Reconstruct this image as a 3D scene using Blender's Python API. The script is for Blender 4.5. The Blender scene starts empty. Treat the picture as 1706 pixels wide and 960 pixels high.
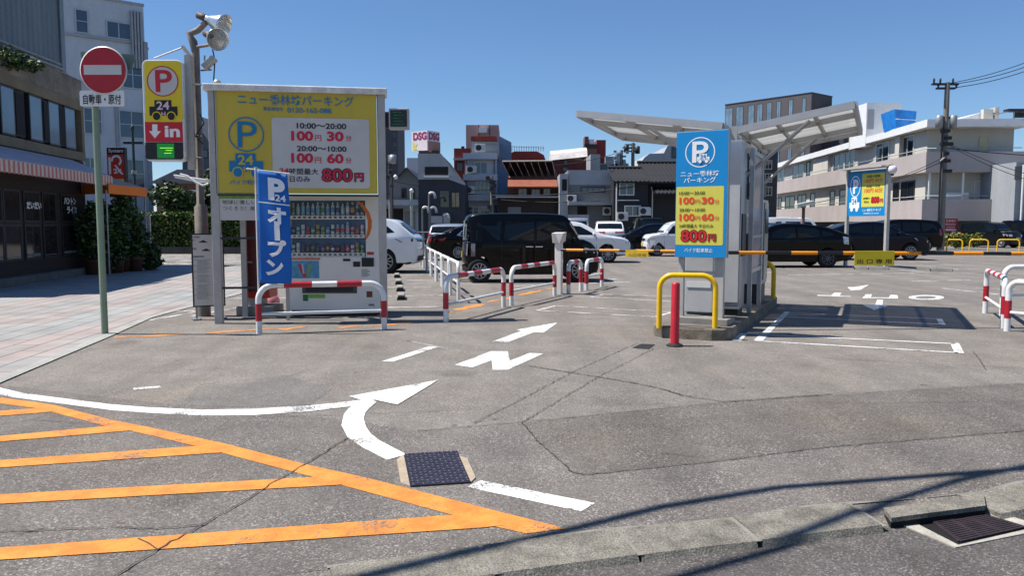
import bpy, bmesh, math, random
from mathutils import Vector, Matrix
R = math.radians
random.seed(11)
S_ = bpy.context.scene
COL = S_.collection

# ---------------------------------------------------------------- camera, sky, sun, exposure
F, CZ = 1300.0, 1.45
PITCH = math.atan(106 / F)
cam = bpy.data.cameras.new('camera'); cam.sensor_width = 36; cam.lens = 36 * F / 1706
cam.clip_start = .05; cam.clip_end = 3000
camo = bpy.data.objects.new('camera', cam); COL.objects.link(camo)
camo.location = (0, 0, CZ); camo.rotation_euler = (R(90) - PITCH, 0, 0)
S_.camera = camo
SUNV = Vector((.56, -.012, -1)).normalized()
ELEV = math.asin(-SUNV.z)
wd = bpy.data.worlds.new('World'); S_.world = wd; wd.use_nodes = True
nt = wd.node_tree; bg = nt.nodes['Background']
sky = nt.nodes.new('ShaderNodeTexSky'); sky.sky_type = 'NISHITA'; sky.sun_disc = False
sky.sun_elevation = ELEV; sky.sun_rotation = math.atan2(-SUNV.x, -SUNV.y)
sky.air_density = 1.1; sky.dust_density = .0; sky.ozone_density = 10.0; sky.altitude = 800
nt.links.new(sky.outputs[0], bg.inputs[0]); bg.inputs[1].default_value = .086
sl = bpy.data.lights.new('sun', 'SUN'); sl.energy = 4.9; sl.angle = R(.5); sl.color = (1, .955, .89)
so = bpy.data.objects.new('sun', sl); COL.objects.link(so)
so.rotation_euler = SUNV.to_track_quat('-Z', 'Y').to_euler(); so.location = (-20, 0, 40)
S_.view_settings.view_transform = 'Standard'; S_.view_settings.look = 'None'
S_.view_settings.gamma = 1; S_.view_settings.exposure = 0.5
S_.render.engine = 'CYCLES'
S_.cycles.use_denoising = True
S_.cycles.max_bounces = 6; S_.cycles.diffuse_bounces = 1; S_.cycles.glossy_bounces = 3; S_.cycles.transmission_bounces = 3
S_.cycles.transparent_max_bounces = 8; S_.cycles.caustics_reflective = False; S_.cycles.caustics_refractive = False
S_.cycles.sample_clamp_indirect = 6

# ---------------------------------------------------------------- measuring helpers
def ray(u, v):
    a, b = (u - 853) / F, (480 - v) / F
    return Vector((a, math.cos(PITCH) + b * math.sin(PITCH), -math.sin(PITCH) + b * math.cos(PITCH)))
def G(u, v, z=0.0):
    d = ray(u, v); t = (z - CZ) / d.z
    return Vector((d.x * t, d.y * t, z))
def P(u, v, Y):
    d = ray(u, v); t = Y / d.y
    return Vector((d.x * t, Y, CZ + d.z * t))
def XU(u, Y): return P(u, 374, Y).x

def lin(c):
    return tuple((x / 12.92 if x <= .04045 else ((x + .055) / 1.055) ** 2.4) for x in [k / 255 for k in c])

# ---------------------------------------------------------------- materials
MATS = {}
def M(name, rgb=(200, 200, 200), rough=.6, metal=0, var=.18, scale=2.5, bump=0, bscale=60, coat=0, spec=.5, emit=0, fine=0, streak=0, trans=0):
    if name in MATS: return MATS[name]
    m = bpy.data.materials.new(name); m.use_nodes = True; MATS[name] = m
    n = m.node_tree.nodes; l = m.node_tree.links; b = n['Principled BSDF']
    c = lin(rgb)
    b.inputs['Roughness'].default_value = rough; b.inputs['Metallic'].default_value = metal
    b.inputs['Specular IOR Level'].default_value = spec
    b.inputs['Coat Weight'].default_value = coat; b.inputs['Coat Roughness'].default_value = .04
    geo = n.new('ShaderNodeNewGeometry')
    if var > 0:
        t = n.new('ShaderNodeTexNoise'); t.inputs['Scale'].default_value = scale; t.inputs['Detail'].default_value = 6; t.inputs['Roughness'].default_value = .62
        if streak:
            mp = n.new('ShaderNodeMapping'); mp.inputs['Scale'].default_value = (1, 1, streak)
            l.new(geo.outputs['Position'], mp.inputs[0]); l.new(mp.outputs[0], t.inputs['Vector'])
        else:
            l.new(geo.outputs['Position'], t.inputs['Vector'])
        r = n.new('ShaderNodeValToRGB'); r.color_ramp.elements[0].position = .32; r.color_ramp.elements[1].position = .68
        r.color_ramp.elements[0].color = tuple(x * (1 - var) for x in c) + (1,)
        r.color_ramp.elements[1].color = tuple(min(1, x * (1 + var * .6)) for x in c) + (1,)
        l.new(t.outputs['Fac'], r.inputs[0]); out = r.outputs[0]
        if fine:
            t2 = n.new('ShaderNodeTexNoise'); t2.inputs['Scale'].default_value = scale * 17; t2.inputs['Detail'].default_value = 3
            l.new(geo.outputs['Position'], t2.inputs['Vector'])
            mr = n.new('ShaderNodeMapRange'); mr.inputs[1].default_value = .3; mr.inputs[2].default_value = .7
            mr.inputs[3].default_value = 1 - fine; mr.inputs[4].default_value = 1 + fine
            l.new(t2.outputs['Fac'], mr.inputs[0])
            mx = n.new('ShaderNodeMix'); mx.data_type = 'RGBA'; mx.blend_type = 'MULTIPLY'; mx.inputs['Factor'].default_value = 1
            l.new(out, mx.inputs[6]); l.new(mr.outputs[0], mx.inputs[7]); out = mx.outputs[2]
        l.new(out, b.inputs['Base Color'])
    else:
        b.inputs['Base Color'].default_value = c + (1,)
    if emit:
        b.inputs['Emission Color'].default_value = c + (1,); b.inputs['Emission Strength'].default_value = emit
    if trans:
        b.inputs['Alpha'].default_value = 1 - trans
    if bump:
        t3 = n.new('ShaderNodeTexNoise'); t3.inputs['Scale'].default_value = bscale; t3.inputs['Detail'].default_value = 4
        l.new(geo.outputs['Position'], t3.inputs['Vector'])
        bp = n.new('ShaderNodeBump'); bp.inputs['Strength'].default_value = bump; bp.inputs['Distance'].default_value = .01
        l.new(t3.outputs['Fac'], bp.inputs['Height']); l.new(bp.outputs[0], b.inputs['Normal'])
    return m

def asphalt(name, dark, light, stone):
    m = bpy.data.materials.new(name); m.use_nodes = True; MATS[name] = m
    n = m.node_tree.nodes; l = m.node_tree.links; b = n['Principled BSDF']; b.inputs['Roughness'].default_value = .88
    b.inputs['Specular IOR Level'].default_value = .3
    geo = n.new('ShaderNodeNewGeometry'); pos = geo.outputs['Position']
    def noise(s, d=5, ro=.6):
        t = n.new('ShaderNodeTexNoise'); t.inputs['Scale'].default_value = s; t.inputs['Detail'].default_value = d; t.inputs['Roughness'].default_value = ro
        l.new(pos, t.inputs['Vector']); return t.outputs['Fac']
    def ramp(i, a, ca, z, cz):
        r = n.new('ShaderNodeValToRGB'); r.color_ramp.elements[0].position = a; r.color_ramp.elements[1].position = z
        r.color_ramp.elements[0].color = (*ca, 1); r.color_ramp.elements[1].color = (*cz, 1); l.new(i, r.inputs[0]); return r.outputs[0]
    def mix(t, f, a, c):
        x = n.new('ShaderNodeMix'); x.data_type = 'RGBA'; x.blend_type = t
        if isinstance(f, float): x.inputs['Factor'].default_value = f
        else: l.new(f, x.inputs['Factor'])
        l.new(a, x.inputs[6]); l.new(c, x.inputs[7]); return x.outputs[2]
    base = ramp(noise(.35, 6), .3, dark, .7, light)
    blotch = ramp(noise(1.7, 7, .7), .35, (.83, .825, .815), .65, (1.1, 1.09, 1.075))
    col = mix('MULTIPLY', 1.0, base, blotch)
    v = n.new('ShaderNodeTexVoronoi'); v.inputs['Scale'].default_value = 125; l.new(pos, v.inputs['Vector'])
    sp = n.new('ShaderNodeSeparateColor'); l.new(v.outputs['Color'], sp.inputs[0])
    grain = ramp(sp.outputs[0], 0, (.55, .55, .55), 1, (1.4, 1.38, 1.36))
    col = mix('MULTIPLY', .75, col, grain)
    st = ramp(sp.outputs[1], .84, (0, 0, 0), .9, (1, 1, 1))
    sc = n.new('ShaderNodeRGB'); sc.outputs[0].default_value = (*stone, 1)
    sf = n.new('ShaderNodeMath'); sf.operation = 'MULTIPLY'; l.new(st, sf.inputs[0]); l.new(ramp(noise(3, 3), .3, (.15, .15, .15), .75, (.8, .8, .8)), sf.inputs[1])
    col = mix('MIX', sf.outputs[0], col, sc.outputs[0])
    oil = ramp(noise(.9, 3, .5), .63, (1, 1, 1), .76, (.66, .64, .62))
    col = mix('MULTIPLY', 1.0, col, oil)
    spots = ramp(noise(5.5, 2, .5), .70, (1, 1, 1), .76, (.6, .58, .56))
    col = mix('MULTIPLY', 1.0, col, spots)
    mp = n.new('ShaderNodeMapping'); mp.inputs['Rotation'].default_value = (0, 0, R(25)); mp.inputs['Scale'].default_value = (1.1, .09, 1); l.new(pos, mp.inputs[0])
    tk = n.new('ShaderNodeTexNoise'); tk.inputs['Scale'].default_value = 1.6; tk.inputs['Detail'].default_value = 4; l.new(mp.outputs[0], tk.inputs['Vector'])
    col = mix('MULTIPLY', 1.0, col, ramp(tk.outputs['Fac'], .36, (.86, .855, .85), .6, (1.06, 1.055, 1.05)))
    brown = ramp(noise(.55, 4, .6), .52, (1, 1, 1), .72, (1.02, .965, .90))
    col = mix('MULTIPLY', 1.0, col, brown)
    l.new(col, b.inputs['Base Color'])
    bp = n.new('ShaderNodeBump'); bp.inputs['Strength'].default_value = .45; bp.inputs['Distance'].default_value = .004
    l.new(v.outputs['Distance'], bp.inputs['Height']); l.new(bp.outputs[0], b.inputs['Normal'])
    return m

def tiles(name):
    m = bpy.data.materials.new(name); m.use_nodes = True; MATS[name] = m
    n = m.node_tree.nodes; l = m.node_tree.links; b = n['Principled BSDF']; b.inputs['Roughness'].default_value = .75
    geo = n.new('ShaderNodeNewGeometry'); mp = n.new('ShaderNodeMapping'); mp.inputs['Rotation'].default_value = (0, 0, R(-97))
    l.new(geo.outputs['Position'], mp.inputs[0])
    br = n.new('ShaderNodeTexBrick'); br.offset = .5; l.new(mp.outputs[0], br.inputs['Vector'])
    br.inputs['Scale'].default_value = 1; br.inputs['Brick Width'].default_value = .9; br.inputs['Row Height'].default_value = .3
    br.inputs['Mortar Size'].default_value = .009; br.inputs['Bias'].default_value = .1
    br.inputs['Color1'].default_value = (*lin((163, 155, 150)), 1); br.inputs['Color2'].default_value = (*lin((154, 154, 151)), 1)
    br.inputs['Mortar'].default_value = (*lin((84, 80, 78)), 1)
    t = n.new('ShaderNodeTexNoise'); t.inputs['Scale'].default_value = 1.3; t.inputs['Detail'].default_value = 7; l.new(geo.outputs['Position'], t.inputs['Vector'])
    r = n.new('ShaderNodeValToRGB'); r.color_ramp.elements[0].position = .3; r.color_ramp.elements[1].position = .7
    r.color_ramp.elements[0].color = (.72, .71, .7, 1); r.color_ramp.elements[1].color = (1.08, 1.07, 1.06, 1); l.new(t.outputs['Fac'], r.inputs[0])
    x = n.new('ShaderNodeMix'); x.data_type = 'RGBA'; x.blend_type = 'MULTIPLY'; x.inputs['Factor'].default_value = 1
    l.new(br.outputs['Color'], x.inputs[6]); l.new(r.outputs[0], x.inputs[7])
    mq = n.new('ShaderNodeMapping'); mq.inputs['Scale'].default_value = (1.6, .5, 1); l.new(geo.outputs['Position'], mq.inputs[0])
    tz = n.new('ShaderNodeTexNoise'); tz.inputs['Scale'].default_value = .8; tz.inputs['Detail'].default_value = 2; l.new(mq.outputs[0], tz.inputs['Vector'])
    rz = n.new('ShaderNodeValToRGB'); rz.color_ramp.elements[0].position = .42; rz.color_ramp.elements[1].position = .58; rz.color_ramp.elements[0].color = (1.07, .97, .95, 1); rz.color_ramp.elements[1].color = (.95, 1.0, 1.02, 1); l.new(tz.outputs['Fac'], rz.inputs[0])
    y = n.new('ShaderNodeMix'); y.data_type = 'RGBA'; y.blend_type = 'MULTIPLY'; y.inputs['Factor'].default_value = 1; l.new(x.outputs[2], y.inputs[6]); l.new(rz.outputs[0], y.inputs[7]); l.new(y.outputs[2], b.inputs['Base Color'])
    return m

def scuff(m, rgb, thr=.66, scale=9):
    n = m.node_tree.nodes; l = m.node_tree.links; b = n['Principled BSDF']; src = b.inputs['Base Color'].links[0].from_socket
    geo = n.new('ShaderNodeNewGeometry'); t = n.new('ShaderNodeTexNoise'); t.inputs['Scale'].default_value = scale; t.inputs['Detail'].default_value = 8; t.inputs['Roughness'].default_value = .72
    l.new(geo.outputs['Position'], t.inputs['Vector']); r = n.new('ShaderNodeMapRange'); r.inputs[1].default_value = thr; r.inputs[2].default_value = thr + .05; l.new(t.outputs['Fac'], r.inputs[0])
    x = n.new('ShaderNodeMix'); x.data_type = 'RGBA'; x.inputs[7].default_value = (*lin(rgb), 1); l.new(r.outputs[0], x.inputs['Factor']); l.new(src, x.inputs[6]); l.new(x.outputs[2], b.inputs['Base Color'])
    return m
def ribbed(name, rgb, pitch, axis='X', rough=.5, metal=0, depth=.5, var=.2):
    """corrugated sheet or tiles: a real ripple in the shading normal"""
    m = M(name, rgb, rough, metal, var=var, scale=.9, fine=.1, streak=.15)
    n = m.node_tree.nodes; l = m.node_tree.links; b = n['Principled BSDF']
    tc = n.new('ShaderNodeTexCoord'); w = n.new('ShaderNodeTexWave'); w.bands_direction = axis
    w.inputs['Scale'].default_value = .314 / pitch; w.inputs['Distortion'].default_value = 0
    l.new(tc.outputs['Object'], w.inputs['Vector'])
    bp = n.new('ShaderNodeBump'); bp.inputs['Strength'].default_value = depth; bp.inputs['Distance'].default_value = pitch * .3
    l.new(w.outputs['Fac'], bp.inputs['Height']); l.new(bp.outputs[0], b.inputs['Normal'])
    return m

def wavedark(name, rgb, pitch, axis, amount):
    m = M(name, rgb, .8, var=.25, scale=1.2, fine=.15)
    n = m.node_tree.nodes; l = m.node_tree.links; b = n['Principled BSDF']
    tc = n.new('ShaderNodeTexCoord'); w = n.new('ShaderNodeTexWave'); w.bands_direction = axis; w.wave_profile = 'SAW'
    w.inputs['Scale'].default_value = .314 / pitch; l.new(tc.outputs['Object'], w.inputs['Vector'])
    bp = n.new('ShaderNodeBump'); bp.inputs['Strength'].default_value = amount; bp.inputs['Distance'].default_value = pitch * .2
    l.new(w.outputs['Fac'], bp.inputs['Height']); l.new(bp.outputs[0], b.inputs['Normal'])
    return m

# ---------------------------------------------------------------- mesh helpers
def _txt2d(body, bold=0.0):
    k = (body, bold)
    if k not in _TC:
        c = bpy.data.curves.new('t', 'FONT'); c.body = body; c.offset = bold; c.resolution_u = 4
        o = bpy.data.objects.new('t', c); COL.objects.link(o)
        dg = bpy.context.evaluated_depsgraph_get(); me = bpy.data.meshes.new_from_object(o.evaluated_get(dg))
        _TC[k] = ([(v.co.x, v.co.y) for v in me.vertices], [tuple(p.vertices) for p in me.polygons])
        bpy.data.objects.remove(o); bpy.data.curves.remove(c); bpy.data.meshes.remove(me)
    return _TC[k]
_TC = {}

class MB:
    def __init__(s): s.v = []; s.f = []; s.mi = []; s.sm = []
    def add(s, vs, fs, mi=0, smooth=False, X=None):
        o = len(s.v)
        s.v += [tuple(X @ Vector(p)) if X is not None else tuple(p) for p in vs]
        for f in fs: s.f.append(tuple(i + o for i in f)); s.mi.append(mi); s.sm.append(smooth)
        return s
    def box(s, x0, x1, y0, y1, z0, z1, mi=0, X=None):
        return s.add([(x0, y0, z0), (x1, y0, z0), (x1, y1, z0), (x0, y1, z0), (x0, y0, z1), (x1, y0, z1), (x1, y1, z1), (x0, y1, z1)],
                     [(0, 3, 2, 1), (4, 5, 6, 7), (0, 1, 5, 4), (1, 2, 6, 5), (2, 3, 7, 6), (3, 0, 4, 7)], mi, False, X)
    def tube(s, pts, r, n=10, mi=0, cap=True, X=None):
        pts = [Vector(p) for p in pts]; rs = r if isinstance(r, (list, tuple)) else [r] * len(pts)
        vs = []; fs = []; ref = None
        for i, p in enumerate(pts):
            d = (pts[min(i + 1, len(pts) - 1)] - pts[max(i - 1, 0)]).normalized()
            if ref is None: ref = Vector((0, 0, 1)) if abs(d.z) < .9 else Vector((1, 0, 0))
            a = d.cross(ref)
            if a.length < 1e-4: a = d.cross(Vector((0, 1, 0)))
            a.normalize(); b = a.cross(d).normalized(); ref = b
            for k in range(n):
                t = 2 * math.pi * k / n; vs.append(p + a * rs[i] * math.cos(t) + b * rs[i] * math.sin(t))
        for i in range(len(pts) - 1):
            for k in range(n):
                fs.append((i * n + k, i * n + (k + 1) % n, (i + 1) * n + (k + 1) % n, (i + 1) * n + k))
        s.add(vs, fs, mi, True, X)
        if cap:
            s.add([vs[k] for k in range(n)], [tuple(range(n))[::-1]], mi, False, X)
            s.add([vs[-n + k] for k in range(n)], [tuple(range(n))], mi, False, X)
        return s
    def lathe(s, prof, n=20, mi=0, X=None):
        vs = []; fs = []
        for r, z in prof:
            for k in range(n): vs.append((r * math.cos(2 * math.pi * k / n), r * math.sin(2 * math.pi * k / n), z))
        for i in range(len(prof) - 1):
            for k in range(n): fs.append((i * n + k, i * n + (k + 1) % n, (i + 1) * n + (k + 1) % n, (i + 1) * n + k))
        return s.add(vs, fs, mi, True, X)
    def poly(s, pts, mi=0, X=None):
        return s.add(pts, [tuple(range(len(pts)))], mi, False, X)
    def prism(s, pts, y0, y1, mi=0, X=None):
        """polygon in local (x, z), thickness along local y"""
        n = len(pts)
        vs = [(p[0], y0, p[1]) for p in pts] + [(p[0], y1, p[1]) for p in pts]
        fs = [tuple(range(n)), tuple(range(2 * n - 1, n - 1, -1))] + [(i, i + n, (i + 1) % n + n, (i + 1) % n) for i in range(n)]
        return s.add(vs, fs, mi, False, X)
    def slab(s, pts, z0, z1, mi=0):
        n = len(pts)
        vs = [(p[0], p[1], z0) for p in pts] + [(p[0], p[1], z1) for p in pts]
        fs = [tuple(range(n - 1, -1, -1)), tuple(range(n, 2 * n))] + [(i, (i + 1) % n, (i + 1) % n + n, i + n) for i in range(n)]
        return s.add(vs, fs, mi)
    def text(s, body, s0, s1, z0, z1, y, X, mi=0, bold=0.0):
        v, f = _txt2d(body, bold)
        a0 = min(p[0] for p in v); a1 = max(p[0] for p in v); b0 = min(p[1] for p in v); b1 = max(p[1] for p in v)
        k, q = (s1 - s0) / (a1 - a0), (z1 - z0) / (b1 - b0)
        return s.add([(s0 + (p[0] - a0) * k, y, z0 + (p[1] - b0) * q) for p in v], f, mi, False, X)
    def disc(s, cx, cz, rx, rz, y, X, mi=0, r0=0.0, n=40, a0=0, a1=360):
        full = a1 - a0 >= 360
        A = [R(a0 + (a1 - a0) * k / n) for k in range(n + (0 if full else 1))]
        if r0 <= 0:
            return s.add([(cx + rx * math.cos(t), y, cz + rz * math.sin(t)) for t in A], [tuple(range(len(A)))], mi, False, X)
        N = len(A)
        vs = [(cx + rx * math.cos(t), y, cz + rz * math.sin(t)) for t in A] + [(cx + rx * r0 * math.cos(t), y, cz + rz * r0 * math.sin(t)) for t in A]
        return s.add(vs, [(k, (k + 1) % N, (k + 1) % N + N, k + N) for k in range(N if full else N - 1)], mi, False, X)
    def warp(s, fn): s.v = [tuple(fn(Vector(p))) for p in s.v]; return s
    def build(s, name, mats, parent=None, bevel=0, kind=None):
        me = bpy.data.meshes.new(name)
        off = parent.matrix_world.translation if (parent is not None) else Vector()
        if parent is not None:
            off = Vector(); q = parent
            while q is not None: off += q.location; q = q.parent
        me.from_pydata([tuple(Vector(p) - off) for p in s.v], [], s.f)
        for m in (mats if isinstance(mats, (list, tuple)) else [mats]): me.materials.append(m)
        me.polygons.foreach_set('material_index', s.mi); me.polygons.foreach_set('use_smooth', s.sm)
        me.validate(); me.update()
        o = bpy.data.objects.new(name, me); COL.objects.link(o)
        if parent is not None: o.parent = parent
        if bevel:
            b = o.modifiers.new('bevel', 'BEVEL'); b.width = bevel; b.segments = 2; b.limit_method = 'ANGLE'; b.angle_limit = R(40)
        if kind: o['kind'] = kind
        return o

def tag(o, label, cat, group=None):
    o['label'] = label; o['category'] = cat
    if group: o['group'] = group
    return o
def thing(name, label, cat, loc=(0, 0, 0), group=None):
    o = bpy.data.objects.new(name, None); COL.objects.link(o); o.location = loc; o.empty_display_size = .2
    return tag(o, label, cat, group)
def copy_tree(o, parent=None):
    c = o.copy(); COL.objects.link(c); c.parent = parent
    for ch in list(o.children): copy_tree(ch, c)
    return c
def put(o, x, y, z, rz): o.location = (x, y, z); o.rotation_euler = (0, 0, rz)

class Plane:
    """vertical plane through A and B (A at the viewer's left): local x along, y into it, z up"""
    def __init__(s, A, B):
        s.A = Vector((A[0], A[1], 0)); s.B = Vector((B[0], B[1], 0)); s.x = (s.B - s.A); s.L = s.x.length; s.x.normalize()
        s.n = Vector((0, 0, 1)).cross(s.x)
        s.X = Matrix(((s.x.x, s.n.x, 0, s.A.x), (s.x.y, s.n.y, 0, s.A.y), (0, 0, 1, 0), (0, 0, 0, 1)))
    def px(s, u, v):
        d = ray(u, v); o = Vector((0, 0, CZ)); t = (s.A - o).dot(s.n) / d.dot(s.n); p = o + d * t
        return ((p - s.A).dot(s.x), p.z)
    def rect(s, u0, v0, u1, v1):
        um, vm = (u0 + u1) / 2, (v0 + v1) / 2
        return (s.px(u0, vm)[0], s.px(u1, vm)[0], s.px(um, v1)[1], s.px(um, v0)[1])
    def pt(s, a, y, z): return s.X @ Vector((a, y, z))
def PXU(u0, d0, u1, d1): return Plane((XU(u0, d0), d0), (XU(u1, d1), d1))
def rrect(s0, s1, z0, z1, r, n=6):
    out = []
    for cx, cz, a in ((s1 - r, z1 - r, 0), (s0 + r, z1 - r, 90), (s0 + r, z0 + r, 180), (s1 - r, z0 + r, 270)):
        for k in range(n + 1):
            t = R(a + 90 * k / n); out.append((cx + r * math.cos(t), cz + r * math.sin(t)))
    return out
def arc_hoop(p0, p1, h, r, n=8):
    """upright, rounded corner, top rail, rounded corner, upright"""
    p0 = Vector(p0); p1 = Vector(p1); d = (p1 - p0); d.z = 0; L = d.length; d.normalize()
    pts = [p0.copy()]
    for k in range(n + 1):
        t = R(90 * k / n); pts.append(p0 + d * (r - r * math.cos(t)) + Vector((0, 0, h - r + r * math.sin(t))))
    for k in range(n + 1):
        t = R(90 * k / n); pts.append(p1 - d * (r - r * math.sin(t)) + Vector((0, 0, h - r + r * math.cos(t))))
    pts.append(p1.copy()); return pts

# ---------------------------------------------------------------- palette
white = M('white_paint_metal', (225, 226, 224), .35, var=.08, scale=4, fine=.05)
whitem = M('machine_white', (240, 234, 224), .3, var=.05, scale=2)
steel = M('galvanised_steel', (150, 153, 155), .45, .35, var=.15, scale=6)
post_grey = M('grey_post_paint', (178, 174, 167), .45, var=.12, scale=5, fine=.06)
dark = M('black_plastic', (22, 23, 25), .5, var=.15)
yellowp = M('yellow_sign_face', (218, 210, 84), .4, var=.07, scale=2)
blueb = M('sign_blue', (8, 120, 190), .4, var=.05)
skyb = M('sign_sky_blue', (0, 135, 200), .4, var=.05)
inkblk = M('black_ink', (20, 20, 22), .5, var=0)
inkred = M('red_ink', (212, 22, 40), .45, var=0)
inkor = M('orange_red_ink', (232, 70, 30), .45, var=0)
inkwhite = M('white_ink', (240, 240, 240), .45, var=0)
panelwhite = M('sign_white_face', (206, 200, 192), .4, var=.08, scale=1.5)
redp = M('red_gloss_paint', (196, 28, 40), .35, var=.12, scale=7, fine=.1)
yelpipe = M('yellow_pipe_paint', (240, 190, 10), .3, var=.1, scale=6, fine=.06)
glass = M('dark_window_glass', (28, 34, 40), .05, var=.2, scale=.6, spec=.8)
glass_blue = M('blue_window_glass', (60, 78, 96), .05, var=.25, scale=.7, spec=.9)
concrete = M('concrete', (150, 146, 138), .85, var=.25, scale=2, fine=.15, bump=.3)
rubber_and_shade = M('black_rubber_and_shade', (24, 24, 25), .8, var=.1)  # bollard foot rubber, also the shade painted on wheel stop ends
scuff(white, (150, 140, 128), .67); scuff(yelpipe, (120, 92, 40), .665, 11); scuff(redp, (90, 40, 36), .66); scuff(post_grey, (120, 108, 96), .66, 6)
ASP = asphalt('lot_asphalt', (.162, .148, .134), (.216, .198, .180), (.40, .38, .35))
APRON = asphalt('apron_asphalt', (.124, .113, .104), (.168, .154, .142), (.42, .39, .36))
ROAD = asphalt('road_asphalt', (.080, .073, .070), (.108, .1, .096), (.30, .28, .26))
TILE = tiles('pavement_tiles')
def roadpaint(name, rgb, wear):
    m = M(name, rgb, .75, var=.12, scale=4, fine=.09)
    n = m.node_tree.nodes; l = m.node_tree.links; b = n['Principled BSDF']; src = b.inputs['Base Color'].links[0].from_socket
    geo = n.new('ShaderNodeNewGeometry')
    def noise(s, d, ro):
        t = n.new('ShaderNodeTexNoise'); t.inputs['Scale'].default_value = s; t.inputs['Detail'].default_value = d; t.inputs['Roughness'].default_value = ro
        l.new(geo.outputs['Position'], t.inputs['Vector']); return t.outputs['Fac']
    a = n.new('ShaderNodeMath'); a.operation = 'MULTIPLY_ADD'; a.inputs[1].default_value = .75; l.new(noise(2.2, 4, .6), a.inputs[0]); l.new(noise(60, 5, .75), a.inputs[2])
    r = n.new('ShaderNodeMapRange'); r.inputs[1].default_value = .87 - wear - .035; r.inputs[2].default_value = .87 - wear + .035; r.inputs[3].default_value = 1; r.inputs[4].default_value = 0
    l.new(a.outputs[0], r.inputs[0])
    inv = n.new('ShaderNodeMath'); inv.operation = 'SUBTRACT'; inv.inputs[0].default_value = 1; l.new(r.outputs[0], inv.inputs[1])
    d = n.new('ShaderNodeMix'); d.data_type = 'RGBA'; d.blend_type = 'MULTIPLY'; d.inputs['Factor'].default_value = .55
    gr = n.new('ShaderNodeValToRGB'); gr.color_ramp.elements[0].position = .4; gr.color_ramp.elements[0].color = (.5, .48, .46, 1); gr.color_ramp.elements[1].position = .6; gr.color_ramp.elements[1].color = (1, 1, 1, 1); l.new(noise(6, 7, .7), gr.inputs[0])
    l.new(src, d.inputs[6]); l.new(gr.outputs[0], d.inputs[7])
    x = n.new('ShaderNodeMix'); x.data_type = 'RGBA'; x.inputs[7].default_value = (.13, .12, .11, 1); l.new(r.outputs[0], x.inputs['Factor'])
    f = n.new('ShaderNodeMath'); f.operation = 'SUBTRACT'; f.inputs[0].default_value = 1; l.new(r.outputs[0], f.inputs[1]); l.new(f.outputs[0], x.inputs['Factor'])
    l.new(d.outputs[2], x.inputs[6]); l.new(x.outputs[2], b.inputs['Base Color'])
    bp = n.new('ShaderNodeBump'); bp.inputs['Strength'].default_value = .35; bp.inputs['Distance'].default_value = .003; l.new(noise(140, 3, .6), bp.inputs['Height']); l.new(bp.outputs[0], b.inputs['Normal'])
    return m
wpaint = roadpaint('white_road_paint', (234, 234, 230), -.105)
wpaint_old = roadpaint('worn_white_road_paint', (222, 221, 217), -.03)
opaint = roadpaint('orange_road_paint', (226, 143, 58), -.13)
opaint_old = roadpaint('worn_orange_road_paint', (222, 142, 56), -.075)
crackm = M('crack_filler', (70, 66, 62), .95, var=.25)

# ================================================================ the ground
def struct(o): o['kind'] = 'structure'; return o
def pxs(pts, sx=1, ox=0, oy=0): return [(ox + p[0] / sx, oy + p[1] / sx) for p in pts]
def C6(pts): return pxs(pts, 2.1325, 0, 560)
def C7(pts): return pxs(pts, 1.883, 800, 560)
def C4(pts): return pxs(pts, 3.243, 1180, 340)
def CB(pts): return pxs(pts, 3.412, 640, 340)
def gp(pts, z): return [tuple(G(u, v, 0).xy) + (z,) for u, v in pts]
def strip(mb, pts, w, z, mi=0, jit=0, sub=0):
    pts = [Vector((p[0], p[1])) for p in pts]
    if sub:
        q = []
        for a, b in zip(pts, pts[1:]):
            n = max(1, int((b - a).length / sub))
            for k in range(n):
                q.append(a.lerp(b, k / n) + (Vector((random.uniform(-jit, jit), random.uniform(-jit, jit))) if k else Vector((0, 0))))
        q.append(pts[-1]); pts = q
    L = []; Rr = []
    for i, p in enumerate(pts):
        d = (pts[min(i + 1, len(pts) - 1)] - pts[max(i - 1, 0)]).normalized(); n = Vector((-d.y, d.x))
        ww = w * (random.uniform(.5, 1.3) if jit else 1)
        L.append(p + n * ww / 2); Rr.append(p - n * ww / 2)
    vs = [(*p, z) for p in L] + [(*p, z) for p in Rr]; N = len(pts)
    mb.add(vs, [(i, i + N, i + N + 1, i + 1) for i in range(N - 1)], mi)

struct(MB().poly([(-1500, -300, -.16), (1500, -300, -.16), (1500, 2500, -.16), (-1500, 2500, -.16)]).build('ground', M('far_ground', (120, 116, 110), .9, var=.2, scale=.05)))
KU = [(-9, .2), (-3, 2.48)] + [tuple(G(u, v).xy) for u, v in [(545, 950), (800, 913), (1028, 885), (1193, 868), (1357, 847), (1470, 838), (1639, 822), (1706, 806)]] + [(5.5, 5.05), (14, 7.4), (60, 16)]
KU = [Vector(p) for p in KU]
lot = MB().poly([(p.x, p.y, 0) for p in KU] + [(90, 17, 0), (90, 150, 0), (-90, 150, 0), (-90, -22, 0)][:]).build('parking_lot', ASP)
struct(lot)
MB().add([(p.x, p.y, 0) for p in KU] + [(p.x + .03, p.y - .2, -.043) for p in KU], [(i, i + 1, i + 1 + len(KU), i + len(KU)) for i in range(len(KU) - 1)]).build('edge', ASP, lot)
struct(MB().poly([(p.x, p.y + .0, -.042) for p in KU][::-1] + [(-90, -22, -.042), (-90, -40, -.042), (90, -40, -.042), (90, 17, -.042)]).build('road', ROAD))
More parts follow.
